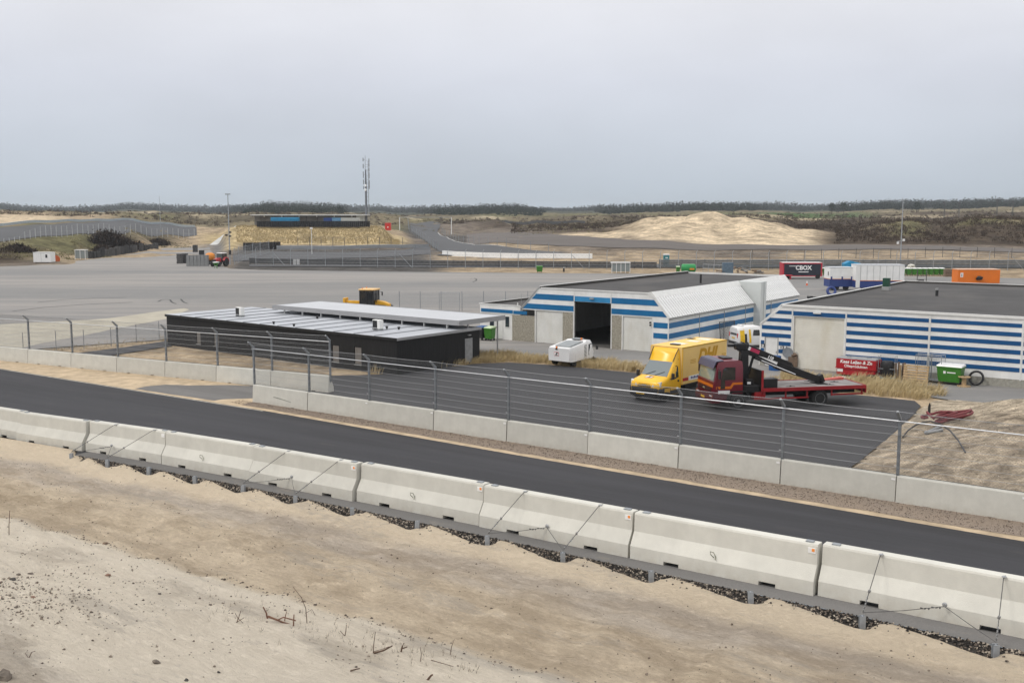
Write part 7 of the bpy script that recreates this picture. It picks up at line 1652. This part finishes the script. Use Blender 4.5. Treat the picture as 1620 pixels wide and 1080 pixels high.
for k in range(len(wp) - 1):
    a, b = wp[k] - o0, wp[k + 1] - o0
    MB().loft([[Vector((a.x, a.y, a.z - .5)), Vector((a.x, a.y + .6, a.z - .5)), Vector((a.x, a.y + .6, zw[k] + .9)), Vector((a.x, a.y, zw[k] + .9))], [Vector((b.x, b.y, b.z - .5)), Vector((b.x, b.y + .6, b.z - .5)), Vector((b.x, b.y + .6, zw[k + 1] + .9)), Vector((b.x, b.y, zw[k + 1] + .9))]]).build('wall_segment', RAILD, r)
# ================================================================== PLANTS, STONES, LITTER
rnd = random.Random(11)
def veg_mat(name, c1, c2, scale=.6, back=.25):
    b = NB(name); b.geo(); n = b.noise(scale, 4, .7, lo=.3, hi=.7); n2 = b.noise(scale * 9, 2, .6, lo=.3, hi=.7, off=4); b.col(b.mix(b.math('MULTIPLY', n2, .5), b.mix(n, c1, c2), mul(c1, .6))); m = b.set(.9, 0, .1); return m
def tri_cloud(mb, c, rx, rz, n, s, up=.0):
    """ragged clump: small faces spread through a dome"""
    for _ in range(n):
        a = rnd.uniform(0, 6.283); e = math.acos(rnd.uniform(0, 1)); q = rnd.uniform(.45, 1.0)
        p = Vector((c[0] + rx * q * math.sin(e) * math.cos(a), c[1] + rx * q * math.sin(e) * math.sin(a), c[2] + rz * q * math.cos(e)))
        d1 = Vector((rnd.uniform(-1, 1), rnd.uniform(-1, 1), rnd.uniform(-.6, 1) + up)).normalized() * s * rnd.uniform(.6, 1.3); d2 = Vector((rnd.uniform(-1, 1), rnd.uniform(-1, 1), rnd.uniform(-.7, .7))).normalized() * s * rnd.uniform(.35, .8)
        o = len(mb.v); mb.v += [tuple(p - d1 * .5 - d2 * .5), tuple(p + d2 * .5 - d1 * .2), tuple(p + d1 * .6)]; mb.f.append((o, o + 1, o + 2))
def raw(mb, name, mat, kind='stuff', smooth=False):
    me = bpy.data.meshes.new(name); me.from_pydata(mb.v, [], mb.f); me.update(); me.materials.append(mat); o = bpy.data.objects.new(name, me); COL.objects.link(o); tag(o, kind=kind); return o
# ---- pine woods along the horizon
mb = MB()
for row, (y, dv) in enumerate(((1010, 8.5), (1060, 6.0), (1130, 3.5), (1210, 1.5), (1300, 0.0), (1400, -.2))):
    u = -120.0
    while u < 1760:
        far = max(1 - sstep(330, 400, u), sstep(535, 560, u) * (1 - sstep(640, 700, u)), sstep(850, 880, u) * (1 - sstep(930, 960, u)), .7 * sstep(1180, 1230, u) * (1 - sstep(1290, 1340, u))); yy = y * K * (1 + .02 * rnd.uniform(-1, 1)) * (1 + .55 * far); l = QL(u, yy); zb = tz(l, yy); zt_ = AT(u, skyv(u) + dv - 2.0 + rnd.uniform(-1.2, 2.0) + 1.0 * fbm(u * .05, row, 0, 2), yy).z; h = zt_ - zb
        gap = fbm(u * .012, row * .7, 5, 2)
        if h > 2.5 and not (row < 2 and gap < -.22):
            h = min(h, 17); X, Y = to_world(l, yy); rx = rnd.uniform(2.2, 3.8)
            tri_cloud(mb, (X, Y, zt_ - h * .75), rx * (1 + .3 * far), h * .75, 28, 2.6 * (1 + .5 * far))
            tri_cloud(mb, (X, Y, zb), rx * 1.2, h * .6, 14, 3.0 * (1 + .5 * far))
        u += rnd.uniform(2.6, 4.6)
for _ in range(520):                 # nearer dark wood left of the mast
    u = rnd.uniform(385, 545); yy = rnd.uniform(690, 900) * K; l = QL(u, yy); zb = tz(l, yy); vt = lerp(interp(u, [385, 420, 520, 545], [331, 319, 320.5, 330]), 337, (900 * K - yy) / (210 * K) * .75) + rnd.uniform(-1, 2)
    zt_ = AT(u, vt, yy).z; h = min(14, zt_ - zb)
    if h > 2: X, Y = to_world(l, yy); tri_cloud(mb, (X, Y, zt_ - h * .8), rnd.uniform(1.8, 3.0), h * .8, 20, 1.7)
for _ in range(420):
    u = rnd.uniform(690, 860); yy = rnd.uniform(780, 1000) * K; l = QL(u, yy); zb = tz(l, yy); vt = lerp(skyv(u) + 1, 337, (1000 * K - yy) / (220 * K)) + rnd.uniform(-1, 2); zt_ = AT(u, vt, yy).z; h = min(13, zt_ - zb)
    if h > 2: X, Y = to_world(l, yy); tri_cloud(mb, (X, Y, zt_ - h * .8), rnd.uniform(1.8, 3.2), h * .8, 18, 1.8)
raw(mb, 'pine_forest', veg_mat('pine_needles', (.014, .024, .016), (.028, .038, .023), .02))
# ---- brown scrub and olive dune grass
def scatter(n, zone, fn):
    for _ in range(n):
        u0, u1, y0, y1 = zone; u = rnd.uniform(u0, u1); y = math.exp(rnd.uniform(math.log(y0 * K), math.log(y1 * K))); l = QL(u, y); z = tz(l, y); X, Y = to_world(l, y); fn(X, Y, z, u, y)
mbB, mbG, mbP = MB(), MB(), MB()
def bush(X, Y, z, u, y, s=1.0):
    if fbm(X * .03, Y * .03, 4, 2) < -.16: return
    r = rnd.uniform(.7, 1.7) * s; tri_cloud(mbB, (X, Y, z - .1), r, r * rnd.uniform(.8, 1.5), 24, .34 + y * .0007, .6)
def tuft(X, Y, z, u, y):
    if fbm(X * .04, Y * .04, 14, 2) < -.12: return
    r = rnd.uniform(.5, 1.3) * (1 + y * .0008); tri_cloud(mbG, (X, Y, z - .1), r, r * .5, 10, .32 + y * .0006, .5)
def ptuft(X, Y, z, u, y):
    r = rnd.uniform(.4, 1.0) * (1 + y * .0008); tri_cloud(mbP, (X, Y, z - .1), r, r * .45, 9, .3 + y * .0006, .5)
scatter(1250, (1325, 1660, 268, 420), bush); scatter(170, (1255, 1330, 335, 430), bush); scatter(900, (1230, 1660, 420, 760), bush); scatter(700, (810, 1010, 345, 620), bush); scatter(400, (1010, 1260, 365, 600), bush); scatter(220, (690, 790, 480, 640), bush); scatter(900, (-60, 640, 400, 700), bush); scatter(50, (-60, 40, 206, 222), bush); scatter(700, (-60, 700, 560, 950), bush)
scatter(110, (1400, 1475, 296, 345), tuft); scatter(160, (1510, 1640, 296, 345), tuft); scatter(1900, (-60, 700, 420, 950), tuft); scatter(1600, (760, 1660, 430, 950), tuft); scatter(260, (-60, 110, 208, 229), tuft); scatter(120, (110, 175, 228, 252), tuft); scatter(90, (200, 300, 290, 330), tuft); scatter(260, (820, 1000, 320, 500), tuft)
scatter(420, (-60, 1660, 400, 950), ptuft); scatter(60, (1405, 1470, 300, 340), ptuft); scatter(90, (820, 960, 330, 460), ptuft)
raw(mbB, 'dune_scrub', veg_mat('scrub_twigs', (.060, .043, .032), (.115, .085, .060), .12)); raw(mbG, 'dune_grass', veg_mat('olive_grass', (.15, .14, .065), (.27, .235, .13), .15)); raw(mbP, 'pale_dune_grass', veg_mat('pale_grass', (.33, .29, .18), (.42, .37, .24), .15))
# big dark thickets on the left bank
BRK = veg_mat('bramble', (.028, .020, .016), (.055, .038, .028), .4); STM = M('twig_bark', (.06, .045, .035), .9)
def thicket(u, y, rx, rz, label, n=420):
    p = GT(u, y); t = thing('thorn_bush', label, 'bush', p)
    mb = MB(); tri_cloud(mb, (0, 0, -.3), rx, rz, n * 2, .75, .5); tri_cloud(mb, (0, 0, -.3), rx * .8, rz * .85, n * 2, .9, .2)
    for k in range(9): tri_cloud(mb, (rnd.uniform(-.7, .7) * rx, rnd.uniform(-.7, .7) * rx, -.3), rx * .45, rz * rnd.uniform(.7, 1.25), n // 9, .5, .5)
    me = bpy.data.meshes.new('foliage'); me.from_pydata(mb.v, [], mb.f); me.materials.append(BRK); o = bpy.data.objects.new('foliage', me); COL.objects.link(o); o.parent = t
    mb = MB()
    for k in range(6): a = k * 1.05; mb.path([(0, 0, -.3), (math.cos(a) * rx * .4, math.sin(a) * rx * .4, rz * .6)], .06, 4)
    mb.build('stems', STM, t)
thicket(163, 283, 4.8, 4.6, 'large dark thorn thicket on the left bank, left half'); thicket(178, 286, 5.0, 5.0, 'large dark thorn thicket on the left bank, tallest middle part'); thicket(193, 290, 4.8, 4.0, 'large dark thorn thicket on the left bank, right half'); thicket(207, 296, 4.2, 2.6, 'low dark bush at the right tail of the left thicket'); thicket(158, 268, 2.6, 2.4, 'brown bush at the foot of the dark left thicket', 220)
thicket(24, 238, 3.2, 1.9, 'dark bush at far left above the white cabin', 220); thicket(35, 236, 2.8, 1.5, 'smaller dark bush right of the one above the white cabin', 200); thicket(248, 326, 4.0, 2.6, 'dark bush behind the far end of the rubber blocks', 240)
# a few round trees that stand out on the skyline
def round_tree(u, v0, y, label, r):
    p = GT(u, y); h = AT(u, v0, y).z - p.z; t = thing('round_tree', label, 'tree', p)
    MB().tube((0, 0, -.5), (0, 0, h * .6), .3, 6, .15).build('trunk', STM, t); mb = MB(); tri_cloud(mb, (0, 0, h - 2 * r), r, r * 2, 150, 1.3); tri_cloud(mb, (0, 0, h - 1.2 * r), r * 1.1, r * 1.2, 120, 1.2)
    me = bpy.data.meshes.new('crown'); me.from_pydata(mb.v, [], mb.f); me.materials.append(MATS['crown_green']); o = bpy.data.objects.new('crown', me); COL.objects.link(o); o.parent = t
MATS['crown_green'] = veg_mat('crown_green', (.020, .032, .020), (.035, .045, .028), .1)
round_tree(1335, 317.5, 830, 'round dark tree rising above the green field', 3.6); round_tree(1316, 321, 830, 'smaller dark tree left of the round one above the green field', 2.8); round_tree(1450, 318.5, 800, 'dark tree on the skyline right of the floodlight mast', 3.0); round_tree(538, 323, 800, 'dark lone tree at the right end of the near wood', 3.2)

# ---- straw planted on the embankment slope
mb = MB(); n = 0
while n < 5200:
    u = rnd.uniform(372, 632); y = rnd.uniform(287, 309) * K; l = QL(u, y); z = tz(l, y)
    if z < .6: n += 1; continue
    X, Y = to_world(l, y); n += 1
    for _ in range(3):
        a = rnd.uniform(0, 6.28); h = rnd.uniform(.25, .6); w = .09; dx, dy = math.cos(a) * w, math.sin(a) * w; o = len(mb.v); lx_, ly_ = rnd.uniform(-.2, .2), rnd.uniform(-.2, .2)
        mb.v += [(X - dx, Y - dy, z - .05), (X + dx, Y + dy, z - .05), (X + lx_, Y + ly_, z + h)]; mb.f.append((o, o + 1, o + 2))
raw(mb, 'straw_planting', veg_mat('straw', (.40, .31, .16), (.60, .49, .29), .5))

# ---- tall dry grass on the verges
def inpoly(x, y, P):
    c = False; j = len(P) - 1
    for i in range(len(P)):
        if (P[i].y > y) != (P[j].y > y) and x < (P[j].x - P[i].x) * (y - P[i].y) / (P[j].y - P[i].y) + P[i].x: c = not c
        j = i
    return c
mb = MB()
zones = [([(583, 590), (600, 584), (640, 579), (690, 574), (722, 566), (760, 561), (806, 560), (842, 566), (842, 573.5), (806, 571.5), (760, 573), (700, 581), (650, 587), (600, 591)], 560, .52),
         ([(842, 566), (900, 573), (960, 573), (1010, 578), (1015, 588), (940, 581.5), (870, 575.5), (842, 573.5)], 360, .48),
         ([(1235, 592), (1300, 600), (1340, 603), (1395, 603), (1450, 612), (1485, 618), (1497, 627), (1455, 631), (1405, 626), (1330, 618), (1240, 608)], 620, .60), ([(1015, 580), (1235, 600), (1235, 606), (1015, 587)], 120, .35)]
for px_, cnt, hh in zones:
    P = gl(*px_); xs_ = [p.x for p in P]; ys_ = [p.y for p in P]; k = 0; tries = 0
    while k < cnt and tries < 20000:
        tries += 1; x, y = rnd.uniform(min(xs_), max(xs_)), rnd.uniform(min(ys_), max(ys_))
        if not inpoly(x, y, P): continue
        if (x + 27.15) ** 2 < 9 and 47 < y < 58.5: continue
        k += 1; s = rnd.uniform(.55, 1.15) * (1 + .5 * fbm(x * .5, y * .5, 3, 2))
        for _ in range(13):
            bx_, by_ = x + rnd.gauss(0, .10), y + rnd.gauss(0, .10); h = hh * s * rnd.uniform(.55, 1.15); a = rnd.uniform(0, 6.28); w = rnd.uniform(.008, .016); dx, dy = math.cos(a) * w, math.sin(a) * w
            lx_, ly_ = rnd.gauss(.16, .14), rnd.gauss(.04, .14); o = len(mb.v)
            mb.v += [(bx_ - dx, by_ - dy, -.06), (bx_ + dx, by_ + dy, -.06), (bx_ + dx * .8 + lx_ * .4, by_ + dy * .8 + ly_ * .4, h * .6), (bx_ - dx * .8 + lx_ * .4, by_ - dy * .8 + ly_ * .4, h * .6), (bx_ + lx_ * 1.1, by_ + ly_ * 1.1, h)]
            mb.f += [(o, o + 1, o + 2, o + 3), (o + 3, o + 2, o + 4)]
raw(mb, 'marram_grass', veg_mat('dry_grass', (.46, .36, .19), (.70, .58, .36), 1.5))
# small dry weeds along the paving and wall foot
mb = MB()
for _ in range(150):
    u = rnd.uniform(0, 285); v = interp(u, [0, 285], [566, 532]) + rnd.uniform(-5, 6); p = G(u, v)
    for _ in range(7):
        a = rnd.uniform(0, 6.28); h = rnd.uniform(.06, .25); o = len(mb.v); mb.v += [(p.x - .012, p.y, -.02), (p.x + .012, p.y, -.02), (p.x + math.cos(a) * .12, p.y + math.sin(a) * .12, h)]; mb.f.append((o, o + 1, o + 2))
raw(mb, 'dry_weeds', veg_mat('weed', (.28, .22, .12), (.4, .33, .2), 1.5))

# ---- coarse stone edge below the near barriers
def pebble(mb, c, r):
    o = len(mb.v); n = 5; a0 = rnd.uniform(0, 6); sq = rnd.uniform(.5, .9)
    mb.v.append((c[0], c[1], c[2] - r * sq))
    for zz, rr in ((-.25, .95), (.45, .75)):
        for k in range(n): a = a0 + k * 6.283 / n + zz; q = r * rr * rnd.uniform(.7, 1.2); mb.v.append((c[0] + math.cos(a) * q, c[1] + math.sin(a) * q, c[2] + zz * r * sq))
    mb.v.append((c[0] + rnd.uniform(-.2, .2) * r, c[1], c[2] + r * sq))
    for k in range(n):
        k2 = (k + 1) % n; mb.f += [(o, o + 1 + k2, o + 1 + k), (o + 1 + k, o + 1 + k2, o + 6 + k2, o + 6 + k), (o + 6 + k, o + 6 + k2, o + 11)]
mb = MB()
def stone_mat(name, cs, sc_=25):
    b = NB(name); b.geo(); f, vc = b.voro(sc_, 0, .6); sp = b.n('ShaderNodeSeparateColor'); b.l(vc, sp.inputs[0]); r = b.n('ShaderNodeValToRGB'); r.color_ramp.interpolation = 'CONSTANT'; e = r.color_ramp.elements
    e[0].color = (*cs[0], 1); e[1].position = .98; e[1].color = (*cs[-1], 1)
    for i, c in enumerate(cs[1:-1]): x = e.new((i + 1) / (len(cs) - 1)); x.color = (*c, 1)
    b.l(sp.outputs[0], r.inputs[0]); b.col(r.outputs[0]); return b.set(.9, 0, .2)
for _ in range(13000):
    X = rnd.uniform(POSTX[0] - .5, 3.0); d = .50 + abs(rnd.gauss(0, .20)); z = fore(X, YA - d)
    if d > 1.12: continue
    zz = max(z, zA(X) - .02 - .34 * (d - .50)) + rnd.uniform(-.02, .012)
    if z > zA(X) - .04 - .34 * (d - .50) and rnd.random() < .9: continue
    pebble(mb, (X, YA - d, zz), rnd.uniform(.014, .036))
raw(mb, 'coarse_gravel', stone_mat('gravel_stones', ((.018, .016, .015), (.03, .027, .025), (.16, .13, .105), (.022, .02, .018), (.38, .33, .27), (.04, .035, .03))))
def fore_at0(u, v):
    p = G(u, v, 3.0); z = fore(p.x, p.y); p = G(u, v, z); return p
mb = MB()
for _ in range(2600):
    X = rnd.uniform(-36, 2); Y = rnd.uniform(12.5, 18.9)
    if fbm(X * .3, Y * .8, 21, 3) < -.02 and rnd.random() < .8: continue
    pebble(mb, (X, Y, fore(X, Y) + .004), abs(rnd.gauss(0, .010)) + .006)
for _ in range(1500):
    X = rnd.uniform(-24, -6); Y = rnd.uniform(7, 14.5)
    if fbm(X * .45, Y * .7, 27, 3) < .03: continue
    pebble(mb, (X, Y, fore(X, Y) + .004), abs(rnd.gauss(0, .012)) + .006)
for _ in range(500):
    X = rnd.uniform(-34, -4); Y = 14.7 + rnd.gauss(0, .12); pebble(mb, (X, Y, fore(X, Y) + .005), abs(rnd.gauss(0, .014)) + .007)
for _ in range(700):
    p = fore_at0(min(400, abs(rnd.gauss(0, 105))), 940 + rnd.gauss(0, 26)); X, Y = p.x, p.y; pebble(mb, (X, Y, fore(X, Y) + .005), abs(rnd.gauss(0, .012)) + .006)
raw(mb, 'pebbles', stone_mat('pebble_stones', ((.10, .08, .065), (.2, .165, .13), (.15, .12, .095), (.3, .26, .21), (.08, .065, .055)), 9))
mb = MB()
for _ in range(5200):
    X = rnd.uniform(-46, 1); e = edgeY(X); Y = rnd.uniform(e + .42, 38.15); pebble(mb, (X, Y, .02 + .03 * sstep(0, 1.5, Y - e)), rnd.uniform(.010, .028))
raw(mb, 'verge_gravel', stone_mat('verge_stones', ((.10, .08, .065), (.24, .19, .15), (.16, .125, .10), (.36, .30, .25), (.07, .055, .05)), 12))
mb = MB()
for _ in range(1500):
    X = rnd.uniform(-13, 2); Y = rnd.uniform(39.2, 59); pebble(mb, (X, Y, mound_h(X, Y) + .005), rnd.uniform(.012, .04))
raw(mb, 'heap_stones', stone_mat('heap_stone', ((.14, .11, .08), (.3, .24, .17), (.2, .16, .11), (.55, .5, .42), (.10, .08, .06)), 9))
def fore_at(u, v):
    z = 3.0
    for _ in range(8): p = G(u, v, z); z = fore(p.x, p.y)
    return G(u, v, z)
STN = M('stone_grey_brown', (.16, .135, .11), .9, 0, .3, 12, .01); STP = M('stone_reddish', (.30, .19, .14), .9, 0, .2, 12, .01); STD = M('stone_dark', (.06, .055, .05), .9, 0, .3, 12)
for i, (u, v, r, m, lab) in enumerate(((20, 917, .10, STD, 'dark broken stone lying at the left edge on the pale sand'), (28, 909, .07, STN, 'grey angular stone beside the dark one at left edge'), (49, 908, .09, STN, 'flat dark stone in the stone scatter at left'), (170, 910, .10, STP, 'reddish flat stone on the pale dune sand'), (52, 944, .07, STP, 'small reddish stone below the stone scatter at left'), (248, 1048, .095, STN, 'lone dark round stone near the bottom edge'),
        (295, 1077, .07, STD, 'dark stone cut by the bottom edge'), (8, 1072, .24, STN, 'large grey stone in the bottom left corner'), (140, 934, .05, STD, 'little black stone right of the scatter at left'), (252, 939, .05, STD, 'little dark stone in the middle of the pale slope'), (26, 960, .06, STN, 'brown stone on the gritty patch at left'), (346, 1063, .05, STD, 'small dark stone right of the bottom edge stones'), (166, 860, .12, WOODD, 'dark clod on the ridge line of the dune'))):
    p = fore_at(u, v); o = MB().rock((0, 0, 0), r * .7, .55, 40 + i, 6, 5).build('stone', m, None); o.location = p + Vector((0, 0, r * .05)); o.rotation_euler = (.3 * math.sin(i), .4 * math.cos(i * 2), i); tag(o, lab, 'stone', 'loose stones on the dune')
TWG = M('dead_twig', (.10, .06, .04), .9, 0, .25, 8); TWR = M('reddish_twig', (.17, .085, .055), .9, 0, .2, 8)
def twig(u, v, pts, label, r=.012, m=TWG, extra=()):
    p = fore_at(u, v); t = thing('dead_twig', label, 'twig', p, 0, 'dead twigs on the dune')
    def q(a): return Vector((a[0] * CY, a[0] * SY, a[1])) + Vector((-SY, CY, 0)) * (a[2] if len(a) > 2 else 0)
    MB().path([q(a) for a in pts], [r * (1 - .6 * i / len(pts)) for i in range(len(pts))], 5).build('stem', m, t)
    for e in extra: MB().path([q(a) for a in e], r * .6, 4).build('side_branch', m, t)
twig(14, 845, [(0, -.1), (.02, .25), (.06, .62)], 'upright thin stick at the left edge of the dune', .012)
twig(424, 978, [(-.0, -.05), (-.03, .12), (-.09, .24)], 'thick broken reddish twig stub, leftmost of the group', .02, TWR); twig(447, 985, [(-.28, .14), (0, .02), (.25, -.06)], 'reddish branch lying in the middle of the twig group', .022, TWR, ([(-.1, .06), (.02, .12), (.26, .05)],)); twig(464, 990, [(0, -.05), (.01, .1), (.02, .24)], 'short upright reddish twig right of the lying branch', .016, TWR); twig(450, 982, [(0, -.02), (.02, .1), (.05, .2)], 'thin upright twig over the lying reddish branch', .012, TWR)
twig(486, 985, [(0, -.05), (-.02, .3), (-.10, .52), (-.26, .74)], 'tall thin curved dead stem behind the reddish twigs', .009, TWG, ([(-.03, .2), (.10, .28), (.16, .16)],)); twig(545, 1005, [(0, -.03), (.03, .1), (.04, .22)], 'small forked twig right of the tall stem', .01, TWG, ([(0, 0), (-.08, .1)],)); twig(590, 1032, [(0, -.05), (.02, .18), (.05, .4)], 'upright twig in the middle of the lower slope', .009, TWG, ([(.0, .02), (.2, .08), (.3, .12)],)); twig(600, 1034, [(-.1, .02), (.08, .07), (.24, .16)], 'dark leaning twig beside the upright one on the lower slope', .02); twig(634, 1030, [(0, -.03), (.03, .1), (.06, .16)], 'dark stubby twig on the lower slope', .018, TWG, ([(0, .05), (.12, .09)],)); twig(665, 1046, [(0, -.03), (.02, .15), (0, .27)], 'thin twig standing right of the dark stub', .008); twig(712, 1035, [(0, -.03), (.03, .16), (.08, .3)], 'rightmost thin twig on the dune ridge', .007, TWG, ([(.02, .08), (-.08, .12)],)); twig(375, 985, [(-.02, -.02), (.04, .12), (.08, .25)], 'crossed thin twigs left of the reddish group', .009, TWG, ([(.12, 0), (.02, .1), (-.03, .2)], [(0, .02), (.14, .11)])); twig(45, 1040, [(0, -.02), (.06, .1), (.12, .12)], 'curled grass stem near the bottom left corner', .008, TWG, ([(0, 0), (-.05, .08), (.0, .14)],)); twig(700, 1052, [(-.2, .1), (0, .04), (.2, -.02)], 'thin stick lying on the grey grit', .008); twig(560, 1062, [(-.06, .02), (.05, .05), (.1, .06)], 'short dark stick near the bottom middle', .014); twig(680, 1075, [(-.04, .0), (.02, .08), (.05, .1)], 'dark bark chip at the bottom edge', .022)
# dry grass wisps among them
mb = MB()
for _ in range(130):
    u = rnd.uniform(330, 760); v = 960 + (u - 330) * .22 + rnd.gauss(0, 14)
    if v > 1078: continue
    p = fore_at(u, v)
    for _ in range(3): a = rnd.uniform(0, 6.28); h = rnd.uniform(.04, .16); o = len(mb.v); mb.v += [(p.x - .004, p.y, p.z - .02), (p.x + .004, p.y, p.z - .02), (p.x + math.cos(a) * .06, p.y + math.sin(a) * .06, p.z + h)]; mb.f.append((o, o + 1, o + 2))
raw(mb, 'dry_wisps', veg_mat('wisp', (.12, .09, .06), (.25, .2, .13), 2))
# ================================================================== HAZE
HZ = bpy.data.materials.new('haze_air'); HZ.use_nodes = True; ht = HZ.node_tree; ht.nodes.clear()
ho = ht.nodes.new('ShaderNodeOutputMaterial'); hv_ = ht.nodes.new('ShaderNodeVolumePrincipled'); hv_.inputs['Color'].default_value = (.86, .92, .98, 1); hv_.inputs['Density'].default_value = 0.00016; hv_.inputs['Anisotropy'].default_value = .2
ht.links.new(hv_.outputs[0], ho.inputs['Volume'])
o = MB().bx(-5200, 5200, -5200, 5200, -3.0, 62.0).build('haze', HZ); tag(o, kind='stuff')
